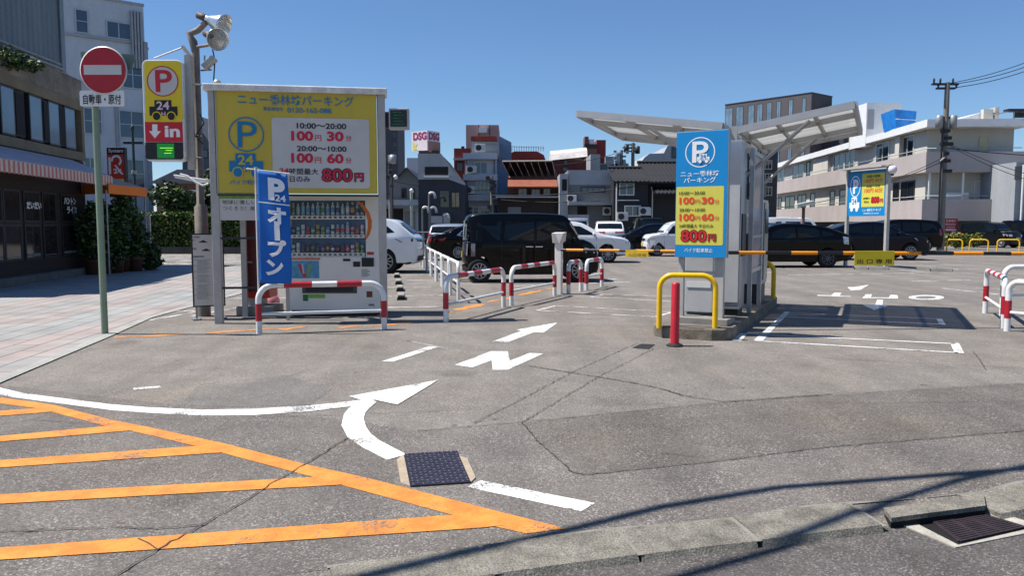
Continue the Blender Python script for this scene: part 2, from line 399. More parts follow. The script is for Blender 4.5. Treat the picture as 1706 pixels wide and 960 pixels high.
# kerb stones along the road
kb = MB()
def off(p, q, d):
    t = (q - p).normalized(); return Vector((t.y, -t.x)) * d
kpts = KU[2:10]
dense = []
for a, b in zip(KU[2:], KU[3:11]):
    n = max(1, int((b - a).length / .08)); dense += [a.lerp(b, k / n) for k in range(n)]
i0 = 0; acc = 0; stones = []
cur = [dense[0]]
for a, b in zip(dense, dense[1:]):
    acc += (b - a).length; cur.append(b)
    if acc > .60: stones.append(cur); cur = [b]; acc = 0
inlet0, inlet1 = G(1478, 845).x, G(1640, 825).x
for sidx, st in enumerate(stones):
    mx = sum(p.x for p in st) / len(st)
    if mx > inlet0 - .1 and mx < inlet1 + .1: continue
    a, b = st[0], st[-1]; t = (b - a).normalized(); n = Vector((t.y, -t.x))
    a2 = a + t * .012; b2 = b - t * .012; j = random.uniform(-.006, .006)
    m1 = a2.lerp(b2, .5) + n * -.004
    top = [a2, m1, b2]
    up = [(*p, .012 + j) for p in top]; mid = [(*(p + n * .25), -.010 + j * .5) for p in top]; lo = [(*(p + n * .27), -.046) for p in top]
    bk = [(*p, -.05) for p in top]
    kb.add(bk + up + mid + lo, [(0, 1, 4, 3), (1, 2, 5, 4), (3, 4, 7, 6), (4, 5, 8, 7), (6, 7, 10, 9), (7, 8, 11, 10), (0, 3, 6, 9), (2, 11, 8, 5)], 0)
    w1, w2 = random.uniform(.012, .02), random.uniform(.012, .02)
    q = [(*(b - t * w1), .006), (*(b + t * w2), .006), (*(b + t * w1 + n * .255), -.012), (*(b - t * w2 + n * .255), -.012)]
    kb.poly(q[::-1], 1)
for a, b in zip(dense[:-10], dense[1:-9]):
    t = (b - a).normalized(); n = Vector((-t.y, t.x)); w = .02 + .015 * math.sin(a.x * 5)
    if random.random() < .85: kb.poly([(*a, .006), (*b, .006), (*(b + n * w), .005), (*(a + n * w), .005)], 1)
kst = M('kerb_stone', (124, 119, 108), .9, var=.45, scale=7, fine=.5, bump=.5, bscale=90)
struct(kb.build('kerb', [kst, M('kerb_mortar', (132, 128, 119), .9, var=.2, scale=12, fine=.2)], bevel=0))

# markings, seams and patches are paint and filler on the lot itself
def part_marks(name, mat, fill):
    mb = MB(); fill(mb); return mb.build(name, mat, lot)
PATCH = asphalt('patch_asphalt', (.110, .098, .088), (.150, .136, .123), (.38, .36, .33))
part_marks('apron', APRON, lambda m: m.poly([(p.x, p.y, .0012) for p in KU[:-2]] + gp([(2600, 560), (1706, 640), (1437, 656), (1172, 674), (869, 704), (694, 719), (580, 700), (300, 676), (0, 642), (-500, 600)], .0012)))
part_marks('asphalt_patch', PATCH, lambda m: m.poly(gp(C7([(130, 273), (700, 215), (1200, 180), (1900, 138), (1900, 285), (1100, 350), (700, 400), (330, 438), (288, 430), (200, 350)]), .002)))
part_marks('asphalt_patch', asphalt('smooth_patch_asphalt', (.15, .142, .135), (.185, .176, .168), (.3, .29, .27)), lambda m: m.poly(gp(C6([(700, 180), (1050, 150), (1180, 190), (1100, 245), (760, 255), (640, 245)]), .0018)))

def white_marks(m):
    m.poly(gp(C6([(-420, 88), (-200, 140), (0, 185), (45, 196), (90, 206), (200, 220), (300, 233), (400, 245), (520, 255), (720, 264), (900, 261), (1100, 249), (1290, 228), (1300, 240), (1262, 250),
                  (1100, 270), (900, 283), (720, 285), (520, 275), (400, 266), (300, 253), (200, 240), (100, 227), (45, 220), (0, 210), (-200, 170), (-420, 110)]), .004))
    m.poly(gp(C6([(1240, 217), (1558, 158), (1412, 247), (1335, 230), (1290, 232)]), .0065))
    m.poly(gp(C6([(1268, 240), (1240, 258), (1222, 280), (1213, 320), (1235, 362), (1290, 400), (1375, 443), (1445, 424), (1350, 375), (1318, 350), (1300, 325), (1292, 297), (1298, 275), (1312, 258), (1338, 236), (1300, 222)]), .005))
    m.poly(gp([(777, 813), (801, 802), (992, 840), (968, 854)], .004))
part_marks('white_arrow_marking', wpaint, white_marks)
def in_marks(m):
    m.poly(gp(C6([(1355, 92), (1525, 38), (1557, 40), (1397, 93)]), .004))
    m.poly(gp([(757, 609), (818, 586), (846, 586), (849, 602), (882, 589), (905, 590), (846, 617), (821, 617), (819, 601), (787, 613)], .004))
    m.poly(gp([(820, 570), (868, 552), (861, 550), (929, 538), (906, 555), (890, 554), (846, 571)], .004))
part_marks('entry_marking', wpaint, in_marks)
def orange(m):
    up = [(-600, 160), (-250, 195), (0, 220), (130, 237), (200, 249), (400, 301), (530, 326), (800, 385), (1100, 462), (1300, 506), (1706, 610), (2012, 688)]
    lo = [(1870, 706), (1706, 668), (1610, 640), (1215, 533), (1115, 505), (790, 418), (700, 395), (470, 340), (380, 324), (185, 272), (135, 259), (0, 242), (-250, 220), (-600, 185)]
    m.poly(gp(C6(up + lo), .004))
    for a in ([(-500, 305), (140, 258), (187, 272), (-500, 325)], [(-500, 405), (390, 322), (472, 338), (-500, 421)],
              [(-500, 481), (700, 394), (792, 417), (-500, 505)], [(-400, 589), (1110, 505), (1217, 532), (-400, 623)], [(-250, 775), (1610, 640), (1800, 676), (1706, 686), (-250, 817)]):
        m.poly(gp(C6(a), .0055))
part_marks('orange_hatching', opaint, orange)
def faded(m):
    m.poly(gp([(222, 647), (266, 644), (269, 647), (222, 651)], .004))
    strip(m, [G(*p) for p in C6([(1435, 15), (1590, 46)])], .02, .004)
    pol = lambda pts, w: strip(m, [G(*p) for p in CB(pts)], w, .004)
    for a in ([(868, 606), (975, 580)], [(975, 580), (1640, 616)], [(868, 606), (1540, 643)], [(1540, 643), (1680, 605)], [(1172, 530), (1245, 515)], [(1245, 515), (1650, 528)], [(1172, 530), (1650, 556)]): pol(a, .07)
part_marks('faded_marking', wpaint_old, faded)
def odash(m):
    for a, w in (([(190, 563), (304, 558)], .07), ([(343, 556), (458, 548)], .10), ([(468, 550), (506, 545)], .12), ([(564, 547), (600, 543)], .12), ([(611, 544), (690, 538)], .09)):
        strip(m, [G(*p) for p in a], w * 1.6, .004, jit=.012, sub=.12)
    for a, w in (([(330, 622), (385, 617)], .08), ([(405, 605), (550, 572)], .16), ([(580, 560), (715, 535)], .11), ([(765, 520), (900, 490)], .13), ([(930, 485), (1020, 470)], .09)):
        strip(m, [G(*p) for p in CB(a)], w * 1.3, .004, jit=.012, sub=.12)
part_marks('orange_dashes', opaint_old, odash)
def out_marks(m):
    q = lambda pts: m.poly(gp(C4(pts), .004))
    for a, w in (([(430, 590), (1255, 622)], .055), ([(415, 611), (1260, 652)], .055), ([(212, 703), (1335, 757)], .06), ([(255, 741), (1350, 805)], .06)):
        strip(m, [G(*p) for p in C4(a)], w, .004)
    q([(1232, 621), (1262, 621), (1284, 655), (1248, 653)]); q([(1308, 755), (1354, 754), (1383, 808), (1330, 806)])
    q([(412, 583), (442, 585), (330, 700), (290, 700)]); q([(172, 702), (212, 700), (180, 742), (125, 738)]); q([(285, 701), (330, 702), (292, 743), (245, 740)])
    q([(830, 544), (902, 546), (912, 519), (945, 519), (940, 547), (980, 549), (896, 575)])
    q([(752, 450), (790, 450), (868, 437), (845, 450), (822, 465), (770, 467)])
    q([(590, 493), (665, 495), (680, 480), (720, 481), (708, 497), (770, 499), (768, 502), (590, 497)])
    q([(832, 509), (852, 489), (885, 489), (878, 505), (975, 507), (985, 492), (1022, 493), (1026, 511)])
    E = [(1178 + 96 * math.cos(R(k * 10)), 506 + 13 * math.sin(R(k * 10))) for k in range(36)]; I = [(1175 + 58 * math.cos(R(k * 10)), 506 + 7.5 * math.sin(R(k * 10))) for k in range(36)]
    a = gp(C4(E), .004); b = gp(C4(I), .004); m.add(a + b, [(k, (k + 1) % 36, (k + 1) % 36 + 36, k + 36) for k in range(36)])
part_marks('exit_marking', wpaint, out_marks)
def bays(m):
    ln = lambda pts, w=.09: strip(m, [G(*p) for p in pts], w, .004)
    # bay lines behind the vending machine, square to the white railings
    for y in (13.75, 15.9, 18.1, 20.3, 22.5, 24.7, 26.9, 29.1):
        xf = -.99 - (y - 14.3) * .168; d = Vector((-1, -.17)).normalized()
        strip(m, [(xf - .12, y), (xf - .12 + d.x * 5.2, y + d.y * 5.2)], .1, .004)
    ln([(250, 534), (340, 518)], .08); ln([(320, 527), (405, 511)], .07)
    for a in ([(600, 433), (1320, 428)], [(730, 468), (1400, 443)]): ln(CB(a), .12)
    for a in ([(430, 385), (1170, 372)], [(1100, 418), (1415, 411)], [(1265, 456), (1570, 490)], [(1440, 455), (1700, 462)], [(1030, 355), (1220, 375)], [(1200, 332), (1480, 331)], [(1150, 352), (1720, 352)], [(1170, 294), (1230, 296)], [(1080, 315), (1240, 314)], [(1170, 375), (1800, 376)], [(310, 372), (360, 370)]):
        ln(C4(a), .1)
    for a in ([(1500, 600), (1700, 640)], [(1350, 440), (1600, 446)], [(1480, 374), (1640, 378)]): ln(pxs(a, 7.108, 900, 370), .1)
    for k in range(9):
        y = 27.5 + k * 1.15
        strip(m, [(-16.2 - k * .25, y), (-10.0, y + 1.5)], .35, .004)
part_marks('bay_lines', wpaint_old, bays)
def cracks(m):
    c = lambda pts, w=.012: strip(m, [G(*p) for p in pts], w * .6, .0085, jit=.009, sub=.04)
    c(C6([(380, 880), (560, 765), (740, 665), (900, 570), (1090, 455), (1235, 365)]), .014)
    c(C6([(-60, 702), (200, 694), (400, 683), (560, 690), (720, 675)]), .012); c(C6([(490, 725), (560, 765)]), .01)
    c(C6([(640, 182), (860, 160), (1010, 148), (1080, 128)]), .01); c(C6([(0, 318), (110, 300), (380, 318), (480, 300), (900, 293), (1200, 283), (1700, 262)]), .008)
    c(C7([(495, 22), (300, 110), (120, 205), (-20, 275)])); c(C7([(545, 40), (370, 130), (130, 275)]))
    c(C7([(130, 275), (200, 350), (288, 430), (330, 438), (700, 400), (1100, 350), (1700, 300), (2100, 268)]), .013)
    c(C7([(-200, 300), (130, 272), (500, 236), (700, 215), (1000, 190), (1200, 180), (1700, 150), (2100, 125)]), .012)
    c(C7([(150, 95), (430, 140), (560, 165), (640, 190), (760, 208), (840, 204), (1100, 185)]), .028)
    c(C7([(560, 370), (620, 375), (690, 385)]), .008); c(C7([(860, 55), (1200, 78), (1800, 108)]), .012)
    c(C4([(230, 700), (700, 705), (1100, 730), (1706, 752)]), .012); c(C4([(1430, 800), (1470, 850), (1500, 900)]), .012)
    c([(1380, 500), (1430, 520)], .01); c(C6([(1380, 10), (1700, 50), (1900, 62)]), .008); c(C6([(1660, 325), (1720, 300)]), .008)
    c(C7([(900, 210), (1300, 212), (1750, 206)]), .007)
part_marks('crack_lines', crackm, cracks)

# paved footpath
E1 = [tuple(G(u, v).xy) for u, v in [(0, 635), (175, 562), (247, 530), (318, 511)]]
edge = [(-3.9, 2.7)] + E1 + [(-5.75, 20), (-5.9, 27)]
struct(MB().slab([(p[0], p[1]) for p in edge] + [(-15, 27.3), (-40, 20), (-40, -14)], -.1, .008).build('footpath', TILE))
eb = MB(); strip(eb, edge, .13, .012, sub=.6, jit=0)
eb.build('edge_stone', M('edge_stone', (158, 158, 152), .85, var=.2, scale=3, fine=.15), bpy.data.objects['footpath'])

# small black cover and worn repair by the island, steel plate, drain
plate = thing('steel_plate', 'patterned black steel cover plate between concrete rims in the asphalt', 'cover plate', G(725, 782))
c = [G(u, v) for u, v in C6([(1437, 425), (1624, 414), (1672, 526), (1460, 540)])]
mb = MB(); mb.slab([p.xy for p in c], .002, .012)
for i in range(12):
    for j in range(13):
        a, b = (i + .5) / 12, (j + .5) / 13
        p = (c[0].lerp(c[1], a)).lerp(c[3].lerp(c[2], a), b); t = R(30 if (i + j) % 2 else 120)
        dx, dy = .013 * math.cos(t), .013 * math.sin(t); ex, ey = -.0035 * math.sin(t), .0035 * math.cos(t)
        mb.slab([(p.x - dx, p.y - dy), (p.x + ex, p.y + ey), (p.x + dx, p.y + dy), (p.x - ex, p.y - ey)], .012, .0155, 1)
mb.build('plate', [M('checker_plate', (56, 51, 62), .45, .4, var=.25, scale=8, fine=.15), M('checker_worn', (140, 134, 140), .4, .5, var=.2, scale=20)], plate)
beige = M('rim_concrete', (170, 154, 132), .85, var=.22, scale=9, fine=.2)
MB().slab([G(*p).xy for p in C6([(1410, 444), (1434, 426), (1457, 538), (1424, 528)])], .001, .009).build('rim', beige, plate)
MB().slab([G(*p).xy for p in C6([(1630, 430), (1660, 440), (1690, 508), (1673, 524)])], .001, .009).build('rim', beige, plate)
tag(MB().slab([G(*p).xy for p in C7([(478, 38), (505, 26), (548, 28), (530, 42)])], .001, .006).build('manhole_cover', M('iron_cover', (48, 46, 46), .6, .4, var=.2)), 'small flat dark iron cover in the asphalt beside the red bollard', 'cover')
RZ = -.042
def gr(pts): return [G(u, v, RZ).xy for u, v in C7(pts)]
drain = thing('storm_drain', 'rusty iron storm drain grate under a raised kerb inlet block', 'drain', G(1620, 885, RZ))
MB().slab(gr([(1308, 590), (1350, 583), (1500, 660), (1490, 668)]), RZ - .02, RZ + .006).slab(gr([(1490, 668), (1500, 660), (1760, 600), (1800, 605)]), RZ - .02, RZ + .006).slab(gr([(1545, 548), (1590, 545), (1760, 600), (1720, 604)]), RZ - .02, RZ + .006).build('concrete_frame', M('frame_concrete', (168, 163, 150), .9, var=.25, scale=9, fine=.2), drain)
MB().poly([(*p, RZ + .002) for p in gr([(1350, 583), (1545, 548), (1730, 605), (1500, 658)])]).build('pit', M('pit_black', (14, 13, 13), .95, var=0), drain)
ca = gr([(1420, 585), (1560, 562), (1706, 605), (1505, 650)])
mb = MB(); rust = M('rusty_iron', (54, 43, 48), .8, .3, var=.4, scale=14, fine=.25)
for k in range(13):
    t = k / 12; a = ca[0].lerp(ca[3], t); b = ca[1].lerp(ca[2], t); d = (ca[3] - ca[0]).normalized() * .007
    mb.slab([a - d, b - d, b + d, a + d], RZ + .003, RZ + .012)
for t in (0, .33, .66, 1):
    a = ca[0].lerp(ca[1], t); b = ca[3].lerp(ca[2], t); d = (ca[1] - ca[0]).normalized() * .012
    mb.slab([a - d, b - d, b + d, a + d], RZ + .002, RZ + .011)
mb.build('grate', rust, drain)
ib = [Vector(G(u, v).xy) for u, v in C7([(1266, 548), (1580, 506), (1585, 541), (1290, 580)])]
MB().slab(ib, -.01, .014).build('inlet_block', kst, drain)
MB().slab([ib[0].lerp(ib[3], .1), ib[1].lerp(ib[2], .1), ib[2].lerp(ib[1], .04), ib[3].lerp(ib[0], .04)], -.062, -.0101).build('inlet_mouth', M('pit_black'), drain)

# ================================================================ signs and entrance things
def CV(sc, ox, oy):
    return lambda r: (ox + r[0] / sc, oy + r[1] / sc, ox + r[2] / sc, oy + r[3] / sc)
def pbox(mb, pl, r, y0, y1, mi=0):
    s0, s1, z0, z1 = pl.rect(*r); return mb.box(s0, s1, y0, y1, z0, z1, mi, pl.X)
def pquad(mb, pl, r, y, mi=0, rad=0):
    s0, s1, z0, z1 = pl.rect(*r)
    pts = rrect(s0, s1, z0, z1, rad) if rad else [(s0, z0), (s1, z0), (s1, z1), (s0, z1)]
    return mb.poly([(a, y, b) for a, b in pts], mi, pl.X)
def ptext(mb, pl, body, r, y=-.012, mi=0, bold=0.0):
    s0, s1, z0, z1 = pl.rect(*r); return mb.text(body, s0, s1, z0, z1, y, pl.X, mi, bold)
def outl(mb, pl, body, r, y, mi_in, mi_out):
    ptext(mb, pl, body, r, y, mi_out, .075)
    w, h = r[2] - r[0], r[3] - r[1]; k = .05 * h
    ptext(mb, pl, body, (r[0] + k, r[1] + k, r[2] - k, r[3] - k), y - .003, mi_in, .018)
def car_icon(mb, pl, r, y, body, txt, hole, t24='24'):
    s0, s1, z0, z1 = pl.rect(*r); w, h = s1 - s0, z1 - z0; X = pl.X
    q = lambda a, b, c, d: [(s0 + a * w, y, z0 + b * h), (s0 + c * w, y, z0 + b * h), (s0 + c * w, y, z0 + d * h), (s0 + a * w, y, z0 + d * h)]
    mb.poly(q(.02, .22, .98, .68), body, X); mb.poly([(p[0], y - .001, p[2]) for p in q(.2, .3, .78, 1)], body, X)
    for cx in (.26, .76):
        mb.disc(s0 + cx * w, z0 + .2 * h, .16 * w, .235 * h, y - .002, X, hole); mb.disc(s0 + cx * w, z0 + .19 * h, .125 * w, .19 * h, y - .004, X, body)
    mb.text(t24, s0 + .27 * w, s0 + .71 * w, z0 + .52 * h, z0 + .94 * h, y - .005, X, txt, .02)
    mb.text('H', s0 + .43 * w, s0 + .57 * w, z0 + .2 * h, z0 + .42 * h, y - .006, X, txt, .02)
def p_ring(mb, pl, r, y, mi, r0=.9, glyph=None, gm=None, bold=.015):
    s0, s1, z0, z1 = pl.rect(*r); mb.disc((s0 + s1) / 2, (z0 + z1) / 2, (s1 - s0) / 2, (z1 - z0) / 2, y, pl.X, mi, r0)
    w, h = s1 - s0, z1 - z0; g = glyph or (.27, .15, .8, .87)
    mb.text('P', s0 + g[0] * w, s0 + g[2] * w, z0 + g[1] * h, z0 + g[3] * h, y - .003, pl.X, mi if gm is None else gm, bold)

# ---- no entry sign
fp = lambda d: Plane((XU(100, d), d), (XU(1600, d), d))
ne = thing('no_entry_sign', 'round red no entry sign with white bar on a pale green pole', 'road sign', G(175, 557))
p = G(175, 557)
MB().tube([(p.x, p.y, -.05), (p.x, p.y, 3.66)], .043, 14).build('pole', M('pale_green_pole', (126, 144, 120), .4, var=.1, scale=3, fine=.08), ne)
pl = fp(p.y - .075); cx, cz = pl.px(173, 117)
X2 = pl.X @ Matrix.Translation((cx, 0, cz)) @ Matrix.Rotation(R(90), 4, 'X')
MB().lathe([(0, .0), (.302, .0), (.302, .012), (0, .012)], 40, 0, X2).build('disc', M('sign_rim', (205, 205, 200), .4, var=.05), ne)
MB().disc(cx, cz, .289, .289, -.015, pl.X).build('red_face', M('no_entry_red', (178, 14, 28), .35, var=.12, scale=5), ne)
pbox(MB(), pl, (141, 108.5, 203.5, 124.5), -.021, -.0155).build('bar', M('bar_white', (205, 205, 198), .4, var=.06), ne)
s0, s1, z0, z1 = pl.rect(133, 150.5, 207, 177)
MB().prism(rrect(s0, s1, z0, z1, .025), -.004, .006, 0, pl.X).build('plate', M('plate_white', (226, 226, 220), .4, var=.06), ne)
ptext(MB(), pl, '自動車・原付', (139, 157, 202, 174), -.009, 0, .012).build('lettering', inkblk, ne)
a0 = pl.px(128, 83); a1 = pl.px(219, 88); a2 = pl.px(173, 172)
MB().prism([a0, a1, (a1[0], a1[1] - .06), (a2[0] + .05, a2[1]), (a2[0] - .05, a2[1]), (a0[0], a0[1] - .06)], .09, .1, 0, pl.X).build('back_plate', M('sign_back_green', (98, 122, 108), .5, var=.15), ne)
mb = MB()
for v in (104, 132, 163): z = pl.px(173, v)[1]; mb.box(p.x - XU(100, p.y - .075) - .06, p.x - XU(100, p.y - .075) + .06, .012, .085, z - .02, z + .02, 0, pl.X)
mb.build('clamp', steel, ne)

# ---- yellow P24 entry sign, hung from the light pole
pl = fp(12.0); K = CV(3, 0, 0)
base = P(272, 374, 12.0)
ins = thing('entry_sign', 'tall yellow and red P 24H entry lightbox sign with green display', 'parking sign', (base.x, 12.05, 2.0))
s0, s1, z0, z1 = pl.rect(238.5, 99, 306, 268.5)
MB().prism(rrect(s0, s1, z0, z1, .09), 0, .16, 0, pl.X).build('case', white, ins, bevel=.012)
mb = MB()
pquad(mb, pl, (241.5, 102, 303.5, 202.5), -.003, 0, .05); pquad(mb, pl, (241.5, 190, 303.5, 203), -.0031, 0)
pquad(mb, pl, (242, 203, 304.5, 236.5), -.004, 1); pquad(mb, pl, (242, 238, 305.5, 265.5), -.004, 2, .04); pquad(mb, pl, (242, 237, 305.5, 250), -.0042, 2)
mb.build('face', [M('entry_yellow', (236, 205, 20), .4, var=.06), M('entry_red', (205, 22, 38), .4, var=.06), dark], ins)
mb = MB(); p_ring(mb, pl, K((735, 329, 893, 482)), -.008, 0, .93)
mb.build('ring', [M('entry_ring', (200, 24, 40), .4, var=0)], ins)
s = pl.rect(*K((740, 334, 888, 477))); MB().disc((s[0] + s[1]) / 2, (s[2] + s[3]) / 2, (s[1] - s[0]) / 2, (s[3] - s[2]) / 2, -.006, pl.X).build('roundel', panelwhite, ins)
mb = MB(); car_icon(mb, pl, K((745, 500, 891, 600)), -.007, 0, 1, 2); mb.build('car_symbol', [inkblk, M('pale_pink_ink', (236, 200, 210), .5, var=0), M('entry_yellow')], ins)
mb = MB(); q = lambda pts: mb.poly([(*(lambda t: (t[0], -.008, t[1]))(pl.px(x / 3, y / 3)),) for x, y in pts], 0, pl.X)
q([(762, 621), (788, 621), (788, 655), (806, 655), (775, 691), (746, 655), (762, 655)][::-1]); ptext(mb, pl, 'in', K((824, 628, 900, 685)), -.008, 0, .035)
mb.build('lettering', inkwhite, ins)
mb = MB(); pquad(mb, pl, K((786, 717, 872, 790)), -.008, 0)
for r in ((800, 738, 866, 741), (830, 750, 862, 753), (822, 764, 858, 767)): pquad(mb, pl, K(r), -.0095, 1)
mb.build('display', [M('green_lcd', (10, 120, 40), .3, var=.3, scale=30, emit=.35), M('lcd_bright', (150, 240, 60), .3, var=0, emit=.8)], ins)

# ---- light pole with two floodlights
lx = XU(335.5, 12.3)
lp = thing('light_pole', 'rusty steel light pole with two silver floodlights on top', 'light pole', (lx, 12.3, 0))
polem = M('rusty_pole', (128, 118, 110), .6, .25, var=.3, scale=4, fine=.2)
Z = lambda v, d=12.3: P(335, v, d).z
MB().tube([(lx, 12.3, -.05), (lx, 12.3, Z(345)), (lx, 12.3, Z(340)), (lx, 12.3, Z(76))], [.1, .1, .062, .055], 14).build('pole', polem, lp)
tb = lambda pts, r, name, m, par, n=8: MB().tube([P(u, v, d) for u, v, d in pts], r, n).build(name, m, par)
tb([(325, 85, 12.3), (322, 70, 12.3), (316, 56, 12.3), (330, 50, 12.3), (344, 36, 12.25)], [.06, .065, .06, .05, .045], 'bracket', polem, lp)
tb([(326, 78, 12.3), (340, 76, 12.1), (352, 74, 12.0)], .025, 'bracket', polem, lp)
def flood(c, axis, rad, ln, nm):
    Xf = Matrix.Translation(c) @ Vector(axis).normalized().to_track_quat('Z', 'Y').to_matrix().to_4x4()
    b = MB().lathe([(.045, -.1), (.06, -.02), (.075, 0), (rad * .62, ln * .35), (rad * .86, ln * .7), (rad, ln), (rad * .96, ln), (rad * .8, ln * .68), (rad * .5, ln * .34), (.03, .02)], 24, 0, Xf).build('floodlight', M('aluminium_reflector', (215, 215, 212), .25, .75, var=.1), lp)
    MB().lathe([(0, ln * .93), (rad * .95, ln * .93)], 24, 0, Xf).build('lens', M('lamp_lens', (190, 196, 196), .04, var=.05, spec=.8, trans=.85), b)
    MB().lathe([(0, -.22), (.05, -.22), (.055, -.12), (.05, -.02), (0, -.02)], 14, 0, Xf).build('ballast', M('dark_ballast', (86, 70, 62), .6, .3), b)
flood(P(350, 33, 12.25), (1, -.15, -.42), .18, .26, 'a')
flood(P(352, 60, 12.0), (.6, -.62, -.32), .17, .25, 'b')
mb = MB().tube([P(341, 92, 12.25), P(341, 114, 12.25)], .012, 6); mb.tube([P(335, 117, 12.3), P(352, 116, 12.2)], .014, 6)
mb.build('arm', steel, lp)
Xc = Matrix.Translation(P(350, 104, 12.15)) @ Matrix.Rotation(R(-40), 4, 'Y')
MB().box(-.12, .1, -.07, .07, -.04, .05, 0, Xc).build('small_lamp', M('lamp_housing', (168, 166, 160), .4, .3), lp, bevel=.01)
mb = MB()
for pts in ([(333, 190), (340, 205), (326, 226), (338, 240)], [(305, 226), (320, 228), (334, 226)], [(345, 60), (352, 72), (358, 100), (356, 134)]):
    mb.tube([P(u, v, 12.2) for u, v in pts], .01, 6)
mb.build('cable', dark, lp)
# slim square mast that carries the entry sign
sm = thing('sign_mast', 'slim grey square mast with diagonal stay between entry sign and light pole', 'mast', P(318, 280, 12.15))
mx = XU(323, 12.15)
MB().box(mx - .045, mx + .045, 12.1, 12.2, P(318, 282, 12.15).z, P(318, 92, 12.15).z).build('mast', post_grey, sm)
tb([(318, 94, 12.15), (304, 77, 12.15)], .03, 'stay', post_grey, sm); tb([(304, 79, 12.15), (257, 97, 12.1)], .013, 'stay', steel, sm)
mb = MB()
for v in (140, 226, 262): mb.tube([P(300, v, 12.12), P(336, v + 1, 12.25)], .016, 6)
mb.build('bracket', steel, sm)

# ---- price billboard
pl = Plane((XU(352, 11.3), 11.3), (XU(644, 11.7), 11.7)); K = CV(4.364, 300, 120); J = CV(3.6925, 300, 310)
bb = thing('price_billboard', 'large yellow parking price billboard in grey steel frame above the vending machine', 'billboard', pl.pt(1.3, 0, 0))
top = pl.px(347, 148)[1]
def post(s, w, y0, y1, z1, par, name='post', m=post_grey): return MB().box(s, s + w, y0, y1, -.05, z1, 0, pl.X).build(name, m, par, bevel=.008)
post(0, .115, 0, .12, top, bb); post(pl.L - .115, .115, 0, .12, top, bb)
beam = M('weathered_white_beam', (226, 222, 214), .6, var=.3, scale=5, fine=.2)
MB().box(-.06, pl.L + .03, -.05, .35, top - .02, top + .075, 0, pl.X).build('top_beam', beam, bb, bevel=.015)
yb = MB(); pbox(yb, pl, (360, 150, 628, 322), .01, .06); yb.build('panel', M('billboard_yellow', (206, 180, 56), .4, var=.09, scale=1.5, streak=.3), bb)
s0, s1, z0, z1 = pl.rect(359.5, 149, 629, 323.5)
mb = MB(); 
for b in ((s0, s1, z0 - .03, z0), (s0, s1, z1, z1 + .02), (s1, s1 + .012, z0, z1), (s0 - .012, s0, z0, z1)): mb.box(b[0], b[1], 0, .07, b[2], b[3], 0, pl.X)
mb.build('trim', M('dark_trim', (62, 58, 52), .6), bb)
mb = MB(); pquad(mb, pl, K((670, 335, 1378, 845)), .004, 0, .05); mb.build('white_panel', panelwhite, bb)
mb = MB(); Y0 = -.002
ptext(mb, pl, 'ニュー香林坊パーキング', K((417, 167, 1263, 243)), Y0, 0, .006); mb.build('lettering', [M('board_blue_ink', (0, 118, 168), .45, var=0)], bb); mb = MB()
ptext(mb, pl, '緊急連絡先', K((606, 254, 748, 281)), Y0, 0, .008); ptext(mb, pl, '0120-162-088', K((780, 261, 1098, 297)), Y0, 0, .012)
ptext(mb, pl, 'バイク駐車禁止', K((360, 784, 655, 820)), Y0, 0, .015)
p_ring(mb, pl, K((351, 326, 610, 580)), Y0, 0, .93, (.26, .13, .8, .87), bold=.0); mb.build('symbol', [M('board_blue_ink'), M('billboard_yellow')], bb); mb = MB()
car_icon(mb, pl, K((352, 592, 608, 762)), Y0, 0, 1, 1); mb.build('symbol', [M('board_blue_ink'), M('billboard_yellow')], bb); mb = MB()
ptext(mb, pl, '10:00～20:00', K((848, 372, 1208, 413)), Y0, 2, .022); mb.build('lettering', [inkblk, inkblk, inkblk], bb); mb = MB(); ptext(mb, pl, '20:00～10:00', K((850, 538, 1210, 578)), Y0, 2, .022); mb.build('lettering', [inkblk, inkblk, inkblk], bb); mb = MB()
for v, n in ((428, '30'), (589, '60')):
    ptext(mb, pl, '100', K((808, v, 968, v + 72)), Y0, 3, .04); ptext(mb, pl, '円', K((980, v + 30, 1027, v + 74)), Y0, 3, .012)
    mb.build('lettering', [inkblk, inkblk, inkblk, M('board_red_ink', (205, 18, 58), .45, var=0)], bb); mb = MB()
    ptext(mb, pl, n, K((1068, v + 4, 1189, v + 76)), Y0, 3, .04); ptext(mb, pl, '分', K((1204, v + 32, 1248, v + 75)), Y0, 3, .012)
mb.build('lettering', [inkblk, inkblk, inkblk, M('board_red_ink')], bb); mb = MB(); ptext(mb, pl, '24', K((722, 698, 790, 738)), Y0, 3, .03); ptext(mb, pl, '時間最大', K((794, 700, 1005, 746)), Y0, 2, .01)
ptext(mb, pl, '平日のみ', K((738, 758, 945, 800)), Y0, 2, .01)
mb.build('lettering', [inkblk, inkblk, inkblk, M('board_red_ink', (205, 18, 58), .45, var=0)], bb); mb = MB(); outl(mb, pl, '800', K((1027, 698, 1258, 802)), Y0, 3, 2); outl(mb, pl, '円', K((1265, 732, 1337, 800)), Y0, 3, 2)
mb.build('lettering', [M('board_blue_ink', (0, 118, 168), .45, var=0), M('billboard_yellow'), inkblk, M('board_red_ink', (205, 18, 58), .45, var=0)], bb)
lw = MB(); pbox(lw, pl, (361, 322.5, 476, 367), .015, .05); lw.build('lower_panel', panelwhite, bb)
mb = MB(); pquad(mb, pl, (362, 323, 475, 331), .011, 0); ptext(mb, pl, '地球に優しいエコで', J((258, 86, 570, 112)), .011, 1, .0); ptext(mb, pl, 'つくろう！楽しいまち', J((262, 124, 590, 150)), .011, 1, .0)
mb.build('lettering', [M('leaf_green_print', (120, 160, 50), .5, var=.5, scale=14, fine=.3), M('green_ink', (40, 70, 50), .5, var=0)], bb)
mb = MB()
for v in (397, 480): z = pl.px(420, v)[1]; mb.box(.115, 1.05, .05, .09, z - .015, z + .015, 0, pl.X)
